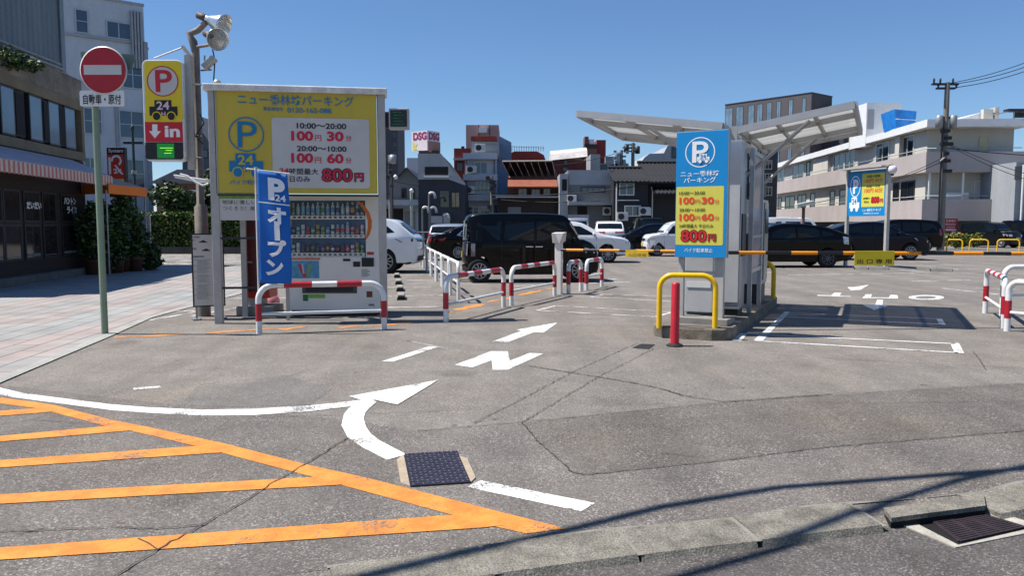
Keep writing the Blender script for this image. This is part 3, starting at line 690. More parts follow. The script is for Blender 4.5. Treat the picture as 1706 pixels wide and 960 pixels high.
mb.build('cross_rail', M('dark_rail', (50, 50, 52), .5, .3), bb)
s = pl.px(383, 500)[0]; mb = MB().box(s + .02, s + .1, .85, .93, -.03, 1.55, 0, pl.X); mb.build('rear_post', post_grey, bb)
s = pl.px(472, 500)[0]; MB().box(s, s + .05, .3, .35, -.03, 1.5, 0, pl.X).build('rear_post', post_grey, bb)
tag(MB().lathe([(0, 0), (.05, 0), (.06, .05), (.035, .09), (0, .1)], 14, 0, Matrix.Translation(pl.pt(.1, .2, top + .075))).build('lamp_cap', M('lamp_housing')), 'small grey cap lamp lying on top of the billboard beam', 'lamp')
# drooping lamp arm on its outer post
la = thing('sign_lamp', 'curved white lamp arm with dangling cable fixed to billboard post', 'lamp', P(325, 300, 11.4))
pm = fp(11.4)
MB().prism([pm.px(*q) for q in ((293, 291), (305, 293), (347, 299), (348, 305), (332, 304), (296, 297))], -.1, .12, 0, pm.X).build('lamp_body', M('lamp_white', (224, 220, 210), .5, var=.12, scale=8), la, bevel=.01)
tb([(300, 290, 11.28), (312, 293, 11.28), (325, 303, 11.28), (338, 309, 11.28), (347, 306, 11.3)], .014, 'cable', white, la)
# digital display on the other post
dd = thing('digital_display', 'small black green-lit display box bracketed to the billboard', 'display', P(664, 215, 11.75))
pd = fp(11.72)
b = MB(); pbox(b, pd, (647.5, 180, 680.5, 215), 0, .14); b.build('case', post_grey, dd, bevel=.01)
mb = MB(); pquad(mb, pd, (650, 183, 678, 211), -.003, 0); mb.build('screen', M('black_screen', (14, 26, 16), .25, var=.3, scale=20), dd)
mb = MB()
for k, (a, c) in enumerate(((654, 670), (656, 674), (655, 666), (656, 673), (653, 675))): 
    v = 186 + k * 5
    for j in range(6):
        u = a + (c - a) * j / 6; pquad(mb, pd, (u, v, u + (c - a) / 6 * random.uniform(.35, .8), v + 1.6), -.005, 0)
mb.build('digits', M('dim_green_led', (30, 110, 40), .4, var=.4, scale=40, emit=.1), dd)
b = MB(); pbox(b, pd, (641, 188, 648, 212), .03, .1); b.build('bracket', dark, dd)

# ---- vending machine
pv = fp(12.3)
vm = thing('vending_machine', 'white drinks vending machine with three rows of samples and an orange stripe', 'vending machine', P(555, 374, 12.6) - Vector((0, 0, 1.45)))
s0, s1, zb, zt = pv.rect(478.5, 325, 630.5, 525.5); zb = .09
w0, w1, wz0, wz1 = pv.rect(*J((672, 88, 1141, 436)))
Xv = pv.X
mb = MB().box(s0, s1, .16, .74, zb, zt, 0, Xv).box(s0, w0, 0, .158, zb, zt, 0, Xv).box(w1, s1, 0, .158, zb, zt, 0, Xv).box(w0, w1, 0, .158, wz1, zt, 0, Xv).box(w0, w1, 0, .158, zb, wz0, 0, Xv)
mb.build('cabinet', whitem, vm)
MB().box(s0 + .04, s1 - .04, .05, .7, -.01, zb, 0, Xv).build('plinth', dark, vm)
rows = [(88, 182, 205), (205, 300, 320), (318, 412, 434)]
mb = MB()
for a, b_, c_ in rows: pquad(mb, pv, J((672, a, 1141, c_)), .155, 0)
mb.build('back_panel', M('display_back', (38, 92, 138), .5, var=.3, scale=8), vm)
mb = MB(); md = MB()
for a, b_, c_ in rows:
    pbox(mb, pv, J((672, b_, 1135, c_)), .02, .15)
    for j in range(14):
        u = 690 + j * 31.5; r = pv.rect(*J((u, b_ + 5, u + 22, c_ - 6))); md.disc((r[0] + r[1]) / 2, (r[2] + r[3]) / 2, (r[1] - r[0]) / 2, (r[3] - r[2]) / 2, .017, Xv, 0, n=14)
mb.build('shelf', whitem, vm); md.build('buttons', M('button_dark', (30, 34, 44), .3, var=.1), vm)
cols = [(60, 110, 60), (170, 200, 215), (120, 180, 215), (90, 150, 205), (60, 140, 70), (225, 225, 220), (205, 60, 40), (190, 150, 60), (40, 60, 110), (120, 30, 30), (60, 40, 30), (25, 25, 28), (200, 30, 60), (150, 190, 60), (230, 150, 170)]
DM = [M('drink_print_%d' % i if False else 'drink_print', cols[0], .3, var=.4, scale=40)]
DMS = []
for i, c in enumerate(cols):
    DMS.append(M('drink_' + 'abcdefghijklmno'[i], c, .28, var=.3, scale=35))
capm = M('bottle_cap', (225, 228, 230), .4, var=.05)
order = [[0, 1, 2, 3, 3, 2, 4, 3, 3, 8, 1, 5, 7, 10, 11], [11, 1, 5, 12, 4, 7, 13, 3, 5, 6, 6, 14, 14, 12, 5], [5, 5, 8, 9, 10, 11, 9, 10, 9, 11, 10, 6, 5, 7, 13]]
NB = 15
for ri, (a, b_, c_) in enumerate(rows):
    zs = pv.rect(*J((700, b_, 710, b_ + 1)))[3]
    for j in range(NB):
        u = 688 + j * 30.6; s = pv.px(300 + u / 3.6925, 310 + b_ / 3.6925)[0]
        h = ([.205, .19, .21][j % 3]) if ri == 0 else (.125 + .035 * ((j * 7 + ri) % 3 == 0) + (.04 if ri == 1 and j in (9, 10, 11) else 0))
        r = .029; Xb = Xv @ Matrix.Translation((s, .085, zs))
        m = MB()
        if ri == 0 or h > .16:
            m.lathe([(0, 0), (r, 0), (r, h * .25)], 12, 1, Xb); m.lathe([(r, h * .25), (r, h * .62)], 12, 0, Xb); m.lathe([(r, h * .62), (r * .85, h * .75), (r * .42, h * .88)], 12, 1, Xb); m.lathe([(r * .45, h * .88), (r * .45, h), (0, h)], 12, 2, Xb)
            m.build('sample_bottle', [DMS[order[ri][j]], DMS[(order[ri][j] + 2) % 15] if j % 4 == 0 else DMS[1], capm], vm)
        else:
            m.lathe([(0, 0), (r * .85, 0), (r, h * .06), (r, h * .35)], 12, 0, Xb); m.lathe([(r, h * .35), (r, h * .62)], 12, 1, Xb); m.lathe([(r, h * .62), (r, h * .93), (r * .8, h)], 12, 0, Xb); m.lathe([(r * .8, h), (0, h)], 12, 2, Xb)
            m.build('sample_can', [DMS[order[ri][j]], DMS[(order[ri][j] * 3 + j) % 15], capm], vm)
mb = MB(); pquad(mb, pv, J((672, 88, 1138, 436)), .008); mb.build('window_pane', M('clear_pane', (200, 215, 225), .03, var=0, spec=.6, trans=.9), vm)
# orange stripe
pts = [(1095, 92), (1135, 120), (1165, 165), (1180, 215), (1178, 260), (1165, 300), (1142, 335)]; inn = [(1142, 330), (1146, 300), (1155, 260), (1155, 215), (1143, 170), (1115, 125), (1085, 98)]
mb = MB(); mb.poly([(t[0], -.003, t[1]) for t in [pv.px(300 + u / 3.6925, 310 + v / 3.6925) for u, v in pts + inn]], 0, Xv); mb.build('stripe', M('orange_sticker', (226, 112, 20), .4, var=.08), vm)
mb = MB(); pquad(mb, pv, J((672, 460, 856, 568)), -.003, 0)
pquad(mb, pv, J((676, 442, 862, 455)), -.003, 2)
for (a, b_), (c_, d_), w, mi in (((735, 480), (770, 560), 24, 1), ((800, 480), (785, 552), 22, 3), ((752, 478), (762, 540), 10, 4)):
    A = pv.px(300 + a / 3.6925, 310 + b_ / 3.6925); B = pv.px(300 + c_ / 3.6925, 310 + d_ / 3.6925); k = w / 3.6925 / 105
    mb.poly([(A[0] - k / 2, -.006 - mi * .0006, A[1]), (A[0] + k / 2, -.006 - mi * .0006, A[1]), (B[0] + k / 2, -.006 - mi * .0006, B[1]), (B[0] - k / 2, -.006 - mi * .0006, B[1])], mi, Xv)
mb.build('poster', [M('poster_blue', (88, 160, 198), .35, var=.3, scale=12), M('poster_red', (190, 50, 70), .35), M('poster_orange', (222, 110, 80), .4, var=.3, scale=30), M('poster_green', (130, 170, 110), .35), panelwhite], vm)
mb = MB(); pbox(mb, pv, J((752, 588, 1088, 660)), -.012, .0, 0); pquad(mb, pv, J((775, 606, 1065, 650)), -.015, 1); mb.build('delivery_slot', [M('slot_grey', (62, 64, 68), .4), dark], vm)
mb = MB(); pbox(mb, pv, J((1003, 447, 1047, 463)), -.01, 0); pbox(mb, pv, J((1065, 465, 1108, 497)), -.012, 0); pbox(mb, pv, J((1118, 441, 1192, 496)), -.02, 0); mb.build('coin_slot', dark, vm, bevel=.004)
mb = MB(); pquad(mb, pv, J((756, 668, 788, 708)), -.003, 0); pquad(mb, pv, J((786, 666, 893, 690)), -.004, 1); pquad(mb, pv, J((1147, 648, 1183, 685)), -.003, 2); pquad(mb, pv, J((1150, 405, 1192, 424)), -.003, 3)
for k in range(7): pquad(mb, pv, J((1116, 513 + k * 7, 1116 + (50 if k % 3 else 38), 516 + k * 7)), -.003, 4)
pquad(mb, pv, J((1160, 726, 1195, 738)), -.003, 4)
mb.build('stickers', [M('sticker_green', (20, 110, 60), .4), M('sticker_light_green', (130, 190, 80), .4, var=.3, scale=40), M('sticker_brown', (110, 60, 30), .4, var=.3, scale=30), M('sticker_red', (196, 70, 60), .4, var=.3, scale=30), M('print_grey', (120, 122, 126), .5)], vm)
MB().box(s0, s1, -.004, .0, pv.px(560, 517)[1] - .004, pv.px(560, 517)[1] + .004, 0, Xv).build('door_seam', M('seam_grey', (120, 124, 128), .5), vm)

# ---- red booth on a concrete foot, pink bag
rc = thing('red_kiosk', 'narrow red metal kiosk on a concrete foot beside the vending machine', 'kiosk', P(420, 374, 12.4) - Vector((0, 0, 1.45)))
pk = fp(12.4)
b = MB(); pbox(b, pk, (404.5, 340, 447, 497), 0, .45, 0); b.build('cabinet', M('kiosk_red', (188, 38, 28), .4, var=.15, scale=4), rc, bevel=.01)
b = MB(); pbox(b, pk, (411, 366, 444, 486), -.02, -.003, 0); b.build('door', M('kiosk_door', (84, 20, 18), .4, var=.2), rc)
b = MB(); pbox(b, pk, (412, 436, 421, 438), -.035, -.022, 0); b.build('handle', steel, rc)
b = MB(); pbox(b, pk, (409.5, 497, 433, 519), .05, .4, 0); b.build('stand', post_grey, rc)
b = MB(); b.box(*pk.rect(397, 518, 458, 530)[:2], -.1, .5, -.02, .15, 0, pk.X); b.build('foot', concrete, rc, bevel=.015)
c = P(441, 503, 12.7)
tag(MB().lathe([(0, -.13), (.09, -.12), (.13, -.04), (.12, .06), (.07, .13), (.02, .16), (0, .16)], 14, 0, Matrix.Translation((c.x, 13.1, .14))).build('rubbish_bag', M('pink_plastic', (222, 130, 150), .45, var=.2, scale=14)), 'small tied pink plastic bag on the asphalt beside the red kiosk', 'bag')

# ---- white notice board
nb = thing('notice_board', 'white parking rules notice with black frame on two thin legs', 'notice board', P(346, 374, 11.9) - Vector((0, 0, 1.45)))
pn = Plane((XU(318, 11.75), 11.75), (XU(376, 12.0), 12.0)); s0, s1, z0, z1 = pn.rect(320, 389, 374, 511)
MB().box(s0, s1, 0, .03, z0, z1, 0, pn.X).build('frame', dark, nb)
MB().box(s0 + .02, s1 - .02, -.004, 0, z0 + .02, z1 - .02, 0, pn.X).build('panel', panelwhite, nb)
for s in (s0 + .05, s1 - .05):
    b = MB().box(s - .015, s + .015, .03, .055, 0, z1 - .1, 0, pn.X); b.box(s - .06, s + .06, -.06, .15, .009, .022, 0, pn.X); b.build('leg', steel, nb)
mb = MB(); N = CV(3.6925, 300, 310)
ptext(mb, pn, 'ご利用案内', N((76, 311, 122, 319)), -.007, 0, .02); ptext(mb, pn, '料金', N((76, 330, 90, 337)), -.007, 0, .02); ptext(mb, pn, 'お支払い', N((76, 378, 102, 392)), -.007, 0, .02); mb.build('lettering', inkblk, nb); mb = MB()
ptext(mb, pn, '駐車場利用約款', N((79, 430, 148, 440)), -.007, 0, .02)
for (u, v) in ((140, 344), (158, 396)):
    car = [(-24, 4), (-22, -2), (-12, -4), (-5, -10), (9, -10), (16, -3), (24, -2), (25, 4)]
    mb.poly([(t[0], -.007, t[1]) for t in [pn.px(300 + (u + a) / 3.6925, 310 + (v + b_) / 3.6925) for a, b_ in car]], 0, pn.X)
mb.build('symbols', [inkblk], nb); mb = MB()
for k in range(34):
    v = 452 + k * 7.3
    if k in (12, 20): continue
    a = 105 if k % 5 else 82
    pquad(mb, pn, N((a, v, 190 - (k * 13 % 30), v + 2.2)), -.007, 1)
mb.build('lettering', [inkblk, M('fine_print', (120, 120, 124), .5)], nb)

# ---- blue flag
fb = G(432, 557); fx = fb.x - .02
fl = thing('banner_flag', 'tall blue P24 banner flag tied to the red and white barrier leg', 'flag', (fx, fb.y + .08, 0))
pf = fp(fb.y + .04); zt = pf.px(432, 281)[1]; xs = lambda s: s - XU(100, fb.y + .04)
sx = fx - pf.A.x
MB().tube([(fx, fb.y + .08, .0), (fx, fb.y + .08, zt + .02)], .013, 8).tube([(fx - .25 * 0, fb.y + .08, zt), (fx + .0, fb.y + .08, zt)], .0135, 8).build('pole', white, fl)
s0, s1, z0, z1 = pf.rect(430.5, 283, 484, 472)
MB().tube([(fx - .12, fb.y + .08, zt + .005), (pf.A.x + s1, fb.y + .07, z1 + .012 - .06)], .008, 6).build('cross_rod', white, fl)
nx, nz = 14, 30
def wave(p):
    l = pf.X.inverted() @ p; a = max(0, (l.x - s0) / (s1 - s0)); b = (l.z - z0) / (z1 - z0)
    l.y += .035 * a * math.sin(b * 6.2 + a * 2.3) + .02 * a * math.sin(a * 6 + b * 3)
    l.x += a * (.028 * math.sin(b * 3.6 + .4) - .02) * 1.0; l.z += -.05 * a * b - .012 * a
    return pf.X @ l
mb = MB(); vs = [(s0 + (s1 - s0) * i / nx, 0, z0 + (z1 - z0) * j / nz) for j in range(nz + 1) for i in range(nx + 1)]
mb.add(vs, [(j * (nx + 1) + i, j * (nx + 1) + i + 1, (j + 1) * (nx + 1) + i + 1, (j + 1) * (nx + 1) + i) for j in range(nz) for i in range(nx)], 0, True, pf.X)
flo = mb.warp(wave).build('cloth', M('flag_blue', (0, 98, 184), .7, var=.1, scale=6), fl)
sd = flo.modifiers.new('thick', 'SOLIDIFY'); sd.thickness = .003
mb = MB(); yl = -.012; K3 = CV(4.364, 300, 120)
ptext(mb, pf, 'P', K3((648, 752, 772, 918)), yl, 0, .05); ptext(mb, pf, '24', K3((700, 872, 775, 922)), yl - .001, 0, .03)
for body, r in (('オ', (540, 118, 656, 228)), ('プ', (540, 322, 656, 432)), ('ン', (527, 448, 637, 548))): ptext(mb, pf, body, J(r), yl, 0, .05)
a = pf.rect(*J((584, 228, 618, 326)))
for k in range(6): z = a[2] + (a[3] - a[2]) * k / 6; h = (a[3] - a[2]) / 6; mb.box(a[0], a[1], yl, yl + .001, z, z + h, 0, pf.X)
r = pf.rect(430.5, 335, 484, 337)
for k in range(12): x = r[0] + (r[1] - r[0]) * k / 12; w = (r[1] - r[0]) / 12; mb.box(x, x + w, yl, yl + .001, r[2], r[3], 0, pf.X)
mb.warp(wave).build('lettering', inkwhite, fl)

# ---- hoop barriers
def barrier(name, label, p0, p1, h, rad, bands, mats, group, rail=True, cat='barrier', rc=.16, z0=0.0, railz=.28):
    t = thing(name, label, cat, ((p0[0] + p1[0]) / 2, (p0[1] + p1[1]) / 2, z0), group)
    a = Vector((p0[0], p0[1], z0 - .02)); b = Vector((p1[0], p1[1], z0 - .02)); path = arc_hoop(a, b, h + .02, rc, 9)
    dense = [path[0]]
    for q, w in zip(path, path[1:]):
        n = max(1, int((w - q).length / .03)); dense += [q.lerp(w, (k + 1) / n) for k in range(n)]
    MB().tube(dense, rad, 14).build('hoop', mats[0], t)
    d = (b - a).normalized(); L = (b - a).length
    for q in (a, b):
        if bands: MB().tube([q + Vector((0, 0, .02 + bands[0])), q + Vector((0, 0, .02 + bands[1]))], rad + .0025, 14).build('red_band', mats[1], t)
    if bands:
        for f0, f1 in bands[2:]:
            z = Vector((0, 0, h + .02)); MB().tube([a + d * (L * f0) + z, a + d * (L * f1) + z], rad + .0025, 14).build('red_band', mats[1], t)
    if rail:
        z = Vector((0, 0, railz)); MB().tube([a + z, b + z], rad * .55, 10).build('rail', mats[0], t)
    return t
bw = M('barrier_white', (228, 228, 226), .35, var=.08, scale=6, fine=.08); br_ = M('barrier_red', (176, 30, 46), .4, var=.2, scale=12, fine=.18); scuff(bw, (130, 112, 96), .665, 10); scuff(br_, (196, 170, 166), .66, 12)
GB = 'red and white hoop barriers at the entrance'
def bar(label, u0, v0, u1, v1, h=.66, bands=(.18, .42, (.3, .45), (.68, .84)), **k):
    return barrier('hoop_barrier', label, G(u0, v0).xy, G(u1, v1).xy, h, k.pop('rad', .04), bands, (bw, br_), GB, **k)
bar('wide red and white hoop barrier in front of the vending machine', 432, 556, 640, 549, .645, (.17, .40, (.2, .42), (.62, .82)), rc=.2)
bar('long red and white hoop barrier by the black boxy van rear', 743, 537, 839, 512, .67, (.2, .44, (.16, .32), (.42, .56), (.72, .9)))
bar('red and white hoop barrier just before the entry gate post', 852, 509.5, 924, 493, .68, (.18, .42, (.18, .32), (.46, .6), (.82, .95)))
bar('narrow red and white hoop just past the entry gate post', 947, 490, 967.6, 485.7, .66, (.2, .48, (.35, .7)), rc=.14, rail=False, rad=.043)
bar('short red and white hoop at the end of the entry barriers', 977, 483.6, 1002.5, 477.5, .65, (.15, .42, (.35, .7)), rc=.14, rad=.043, railz=.32)
GX = GB
bar('red and white hoop barrier at far end of the exit lane edge', 1641, 522, 1671, 547, .7, (.2, .45, (.2, .35), (.5, .62), (.76, .88)), rc=.14)
pA = G(1677.5, 552); bar_dir = (G(1671, 547) - G(1641, 522)).normalized()
barrier('hoop_barrier', 'red and white hoop barrier at the exit cut off by the picture border', pA.xy, (pA + Vector((.75, -1.55, 0))).xy, .68, .04, (.18, .42, (.14, .3), (.42, .56), (.7, .86)), (bw, br_), GB, rc=.14)
pW = G(1669, 527); barrier('railing_hoop', 'plain white tubular railing behind the exit hoop barriers', pW.xy, (pW + Vector((2.4, .25, 0))).xy, .78, .04, None, (bw,), None, cat='railing', rc=.16, railz=.35)
# white railings along the bays
names = ['closest to the entry lane', 'second from the entry lane', 'third from the entry lane', 'fourth from the entry lane', 'fifth from the entry lane', 'sixth from the entry lane', 'beside the black saloon, last of the row']
a = Vector((-.99, 14.35)); d = Vector((-2.31, 13.65)).normalized()
for k in range(7):
    q = a + d * (k * 1.98)
    barrier('bay_railing', 'white bay railing hoop, ' + names[k], q, q + d * 1.62, .74, .033, None, (bw,), 'white railings beside the parking bays', cat='railing', rc=.12, railz=.4)
# wheel stops
ws = MB(); ws.prism([(-.085, 0), (.085, 0), (.06, .105), (-.06, .105)], -.27, .27); wsd = ws
def wheel_stop(label, x, y, rz, grp):
    t = thing('wheel_stop', label, 'wheel stop', (0, 0, 0), grp)
    MB().prism([(-.085, 0), (.085, 0), (.06, .105), (-.06, .105)], -.3, .3).build('block', concrete, t, bevel=.01)
    for s in (-1, 1): MB().prism([(-.0855, .001), (.0855, .001), (.069, .07), (-.069, .07)], s * .3 - .01, s * .3 + .004).build('end_shade', rubber_and_shade, t)  # shade on the block's end faces, put in as black slips
    put(t, x, y, .0, rz); return t
gl = 'concrete wheel stops of the railed bays'
for lab, (u, v) in (('first concrete wheel stop behind the billboard post', (668.5, 498)), ('second concrete wheel stop behind the billboard post', (666.5, 484)), ('third concrete wheel stop behind the billboard post', (664, 473)), ('concrete wheel stop by the white estate rear tyre', (661.5, 462))):
    g = G(u, v); wheel_stop(lab, g.x, g.y, R(8), gl)
gl = 'concrete wheel stops beyond the exit'
for lab, (u, v), rz in (('concrete wheel stop under the exit plate, beside black hatchback', (1440, 449), 75), ('concrete wheel stop touching the blue sign post', (1463, 449.5), 75), ('concrete wheel stop beyond the blue sign, longer pair', (1543, 449), 70), ('concrete wheel stop at the open end of the far pair', (1568, 452), 70), ('concrete wheel stop under the rear of the black boxy van', (787, 470), 85), ('small wheel stop in front of the yellow hoops', (1688, 426), 80)):
    g = G(u, v); wheel_stop(lab, g.x, g.y, R(rz), gl)

# ================================================================ the island between entry and exit lane
IO = Vector((1.76, 9.98, 0)); E1v = Vector((.42, .9075, 0)); E2v = Vector((.9075, -.42, 0))
IX = Matrix(((E2v.x, E1v.x, 0, IO.x), (E2v.y, E1v.y, 0, IO.y), (0, 0, 1, 0), (0, 0, 0, 1)))
def I(a, b, z=0): return IX @ Vector((a, b, z))
def ithing(name, label, cat, a, b, z=.15, g=None): return thing(name, label, cat, I(a, b, z), g)
out = [(.0, .25), (.06, .1), (.2, .0), (.8, -.0), (.95, .08), (1.02, .25), (1.05, 4.9), (1.0, 5.15), (.85, 5.25), (.2, 5.25), (.05, 5.1)]
oldc = M('old_kerb_concrete', (122, 112, 98), .9, var=.45, scale=5, fine=.35, bump=.6, bscale=50)
isl = MB().slab([I(*p).xy for p in out], -.05, .15).build('traffic_island', oldc, None, bevel=.02)
tag(isl, 'weathered concrete island carrying the parking machines between both lanes', 'traffic island')
ip = MB(); ip.slab([I(.12 + (p[0] - .12) * .8 + .02, .15 + (p[1] - .15) * .95).xy for p in out], .15, .156)
ip.build('top_fill', M('island_fill', (112, 106, 98), .9, var=.3, scale=4, fine=.25), isl)
# P sign
ps = Plane((XU(1127, 10.35), 10.35), (XU(1212.5, 10.0), 10.0)); S = CV(2.4, 1060, 200)
sg = thing('parking_sign', 'tall sky blue P sign with yellow price panel standing on the island', 'parking sign', ps.pt(.35, 0, .15))
z1 = ps.px(1170, 219)[1]; z0 = ps.px(1170, 429)[1]; L = ps.L
MB().box(0, L, -.05, .02, z0, z1, 0, ps.X).build('board', skyb, sg, bevel=.004)
MB().box(-.006, L + .006, -.045, .03, z1, z1 + .012, 0, ps.X).box(L, L + .008, -.05, .03, z0, z1, 0, ps.X).build('edge_trim', steel, sg)
MB().box(.03, .1, .022, .09, .15, z1 - .05, 0, ps.X).build('post', post_grey, sg)
MB().box(L - .16, L - .05, .022, .1, .15, z1 - .05, 0, ps.X).build('post', post_grey, sg)
MB().box(.02, L + .05, -.1, .25, .15, .235, 0, ps.X).build('base_slab', M('base_concrete', (138, 134, 128), .85, var=.25, scale=5, fine=.15), sg, bevel=.008)
mb = MB().box(.1, L - .16, .03, .07, .8, .84, 0, ps.X); mb.build('cross_bar', post_grey, sg)
fy = -.052
mb = MB(); pquad(mb, ps, S((164, 266, 353, 500)), fy, 0, .02); mb.build('price_panel', yellowp, sg)
mb = MB(); p_ring(mb, ps, S((201, 69, 320, 190)), fy, 0, .93, (.24, .16, .78, .86), bold=.012)
car_icon(mb, ps, S((247, 136, 299, 173)), fy - .004, 0, 1, 1); mb.build('symbol', [inkwhite, skyb], sg); mb = MB()
for b, r in (('ニュー香林坊', (183, 203, 336, 226)), ('パーキング', (195, 229, 323, 252))): ptext(mb, ps, b, S(r), fy - .001, 0, .01)
ptext(mb, ps, 'バイク駐車禁止', S((197, 512, 310, 529)), fy - .001, 0, .006); mb.build('lettering', [inkwhite], sg); mb = MB()
ptext(mb, ps, '10:00～20:00', S((178, 286, 280, 300)), fy - .004, 2, .01); ptext(mb, ps, '20:00～10:00', S((178, 353, 280, 367)), fy - .004, 2, .01)
for v, n in ((309, '30'), (375, '60')):
    ptext(mb, ps, '100', S((178, v, 239, v + 28)), fy - .004, 3, .035); ptext(mb, ps, '円', S((242, v + 9, 260, v + 27)), fy - .004, 3, .008)
    mb.build('lettering', [inkwhite, skyb, inkblk, inkor, inkred], sg); mb = MB(); ptext(mb, ps, n, S((266, v - 1, 316, v + 27)), fy - .004, 3, .035); ptext(mb, ps, '分', S((319, v + 8, 337, v + 27)), fy - .004, 3, .008)
mb.build('lettering', [inkwhite, skyb, inkblk, inkor, inkred], sg); mb = MB(); ptext(mb, ps, '24時間最大 平日のみ', S((177, 416, 313, 432)), fy - .004, 2, .01)
mb.build('lettering', [inkwhite, skyb, inkblk, inkor, inkred], sg); mb = MB(); outl(mb, ps, '800', S((182, 438, 288, 488)), fy - .004, 4, 2); outl(mb, ps, '円', S((291, 455, 325, 486)), fy - .004, 4, 2)
mb.build('lettering', [inkwhite, skyb, inkblk, inkor, inkred], sg)
# hoops and bollard
yb_ = 'yellow hoops on the island'
def yhoop(label, p0, p1, h, g, z0=.0, rad=.033): return barrier('yellow_hoop', label, p0, p1, h, rad, None, (yelpipe,), g, rail=False, cat='hoop guard', rc=.17, z0=z0)
f0 = G(1098, 544, .15); f1 = G(1191, 547, .15)
yhoop('thick yellow hoop guard on the front end of the island', f0.xy, f1.xy, .66, yb_, .15, .034)
r1 = G(1288, 497, .15); r0 = r1 - E2v * .68
yhoop('yellow hoop guard on the rear end of the island behind machines', r0.xy, r1.xy, .63, yb_, .15, .04)
bo = thing('red_bollard', 'faded red flexible bollard standing before the island', 'bollard', G(1124, 577))
q = G(1124, 577)
MB().lathe([(.055, .02), (.052, .06), (.05, .74), (.042, .762), (0, .765)], 20, 0, Matrix.Translation(q)).build('tube', scuff(M('red_bollard_plastic', (196, 32, 48), .45, var=.15, scale=9, fine=.1), (110, 60, 56), .66, 14), bo)
MB().lathe([(.1, .001), (.1, .015), (.07, .03), (.055, .035)], 20, 0, Matrix.Translation(q)).build('base', rubber_and_shade, bo)
# machines
mgrey = M('machine_grey', (190, 190, 190), .4, var=.08, scale=3, fine=.04); msil = M('brushed_steel', (172, 174, 178), .3, .6, var=.12, scale=2.5)
gm = ithing('gate_machine', 'light grey gate motor cabinet behind the blue P sign', 'gate machine', .5, 1.0)
MB().box(.28, .66, .8, 1.2, .26, 1.2, 0, IX).build('cabinet', mgrey, gm, bevel=.01)
MB().box(.32, .62, .76, 1.16, .15, .26, 0, IX).build('plinth', dark, gm)
MB().box(.31, .63, .79, .799, .6, .68, 0, IX).build('door_strip', white, gm)
fm = ithing('ticket_machine', 'tall grey ticket machine column with hinged door edge on the island', 'ticket machine', .8, 1.75)
MB().box(.60, .90, 1.5, 1.95, .25, 2.62, 0, IX).build('cabinet', msil, fm, bevel=.008)
MB().box(.62, .88, 1.52, 1.93, .15, .25, 0, IX).build('plinth', dark, fm)
MB().box(.62, .88, 1.485, 1.498, .35, 2.0, 0, IX).build('door', mgrey, fm)
MB().box(.63, .66, 1.46, 1.484, 1.1, 1.22, 0, IX).build('handle', dark, fm)
MB().box(.901, .915, 1.55, 1.9, 1.0, 1.6, 0, IX).build('panel', dark, fm)
ws_ = ithing('wind_screen', 'pale translucent windbreak panel in steel frame facing the exit lane', 'screen', .95, 2.6)
for b in (2.05, 3.1): MB().box(.93, .99, b - .03, b + .03, .15, 2.55, 0, IX).build('post', msil, ws_)
MB().box(.935, .985, 2.09, 3.06, 2.47, 2.53, 0, IX).box(.935, .985, 2.09, 3.06, .74, .8, 0, IX).box(.935, .985, 2.09, 3.06, 1.25, 1.29, 0, IX).build('rail', msil, ws_)
MB().box(.95, .968, 2.09, 3.06, .8, 2.47, 0, IX).build('pane', M('frosted_pane', (176, 170, 186), .18, var=.15, scale=2, trans=.15), ws_)
MB().box(.93, .99, 2.06, 2.08, .15, 2.5, 0, IX).build('edge', white, ws_)
pm_ = ithing('payment_machine', 'grey payment machine with black base and side display on the island rear', 'payment machine', .75, 3.6)
MB().box(.55, .97, 3.3, 3.95, .48, 1.85, 0, IX).build('cabinet', mgrey, pm_, bevel=.01)
MB().box(.57, .95, 3.32, 3.93, .15, .48, 0, IX).build('plinth', dark, pm_)
MB().box(.971, .99, 3.4, 3.85, .55, 1.8, 0, IX).build('front', M('machine_front', (158, 160, 152), .3, .3, var=.2, scale=6), pm_)
MB().box(.991, 1.0, 3.45, 3.8, 1.3, 1.7, 0, IX).build('display', M('dark_green_display', (22, 46, 40), .15, var=.5, scale=14), pm_)
MB().box(.62, .9, 3.285, 3.298, 1.0, 1.3, 0, IX).build('hatch', dark, pm_)
sb = ithing('sign_box', 'small dark display box above the payment machine', 'display box', .75, 3.6, 1.86)
MB().box(.58, .95, 3.4, 3.8, 1.9, 2.12, 0, IX).build('box', dark, sb, bevel=.01); MB().box(.72, .8, 3.55, 3.65, 1.85, 1.9, 0, IX).build('foot', msil, sb)

# canopies
cs = bpy.data.materials.new('polycarbonate_sheet'); cs.use_nodes = True; n = cs.node_tree.nodes; l = cs.node_tree.links
bs = n['Principled BSDF']; bs.inputs['Base Color'].default_value = (*lin((205, 206, 204)), 1); bs.inputs['Roughness'].default_value = .45
tr = n.new('ShaderNodeBsdfTranslucent'); tr.inputs[0].default_value = (*lin((206, 206, 202)), 1)
nz_ = n.new('ShaderNodeTexNoise'); nz_.inputs['Scale'].default_value = 3; gg = n.new('ShaderNodeNewGeometry'); l.new(gg.outputs['Position'], nz_.inputs['Vector'])
mr = n.new('ShaderNodeMapRange'); mr.inputs[3].default_value = .45; mr.inputs[4].default_value = .65; l.new(nz_.outputs['Fac'], mr.inputs[0])
ms = n.new('ShaderNodeMixShader'); l.new(mr.outputs[0], ms.inputs[0]); l.new(bs.outputs[0], ms.inputs[1]); l.new(tr.outputs[0], ms.inputs[2]); tp_ = n.new('ShaderNodeBsdfTransparent'); m3 = n.new('ShaderNodeMixShader'); m3.inputs[0].default_value = .28; l.new(ms.outputs[0], m3.inputs[1]); l.new(tp_.outputs[0], m3.inputs[2]); l.new(m3.outputs[0], n['Material Output'].inputs[0])
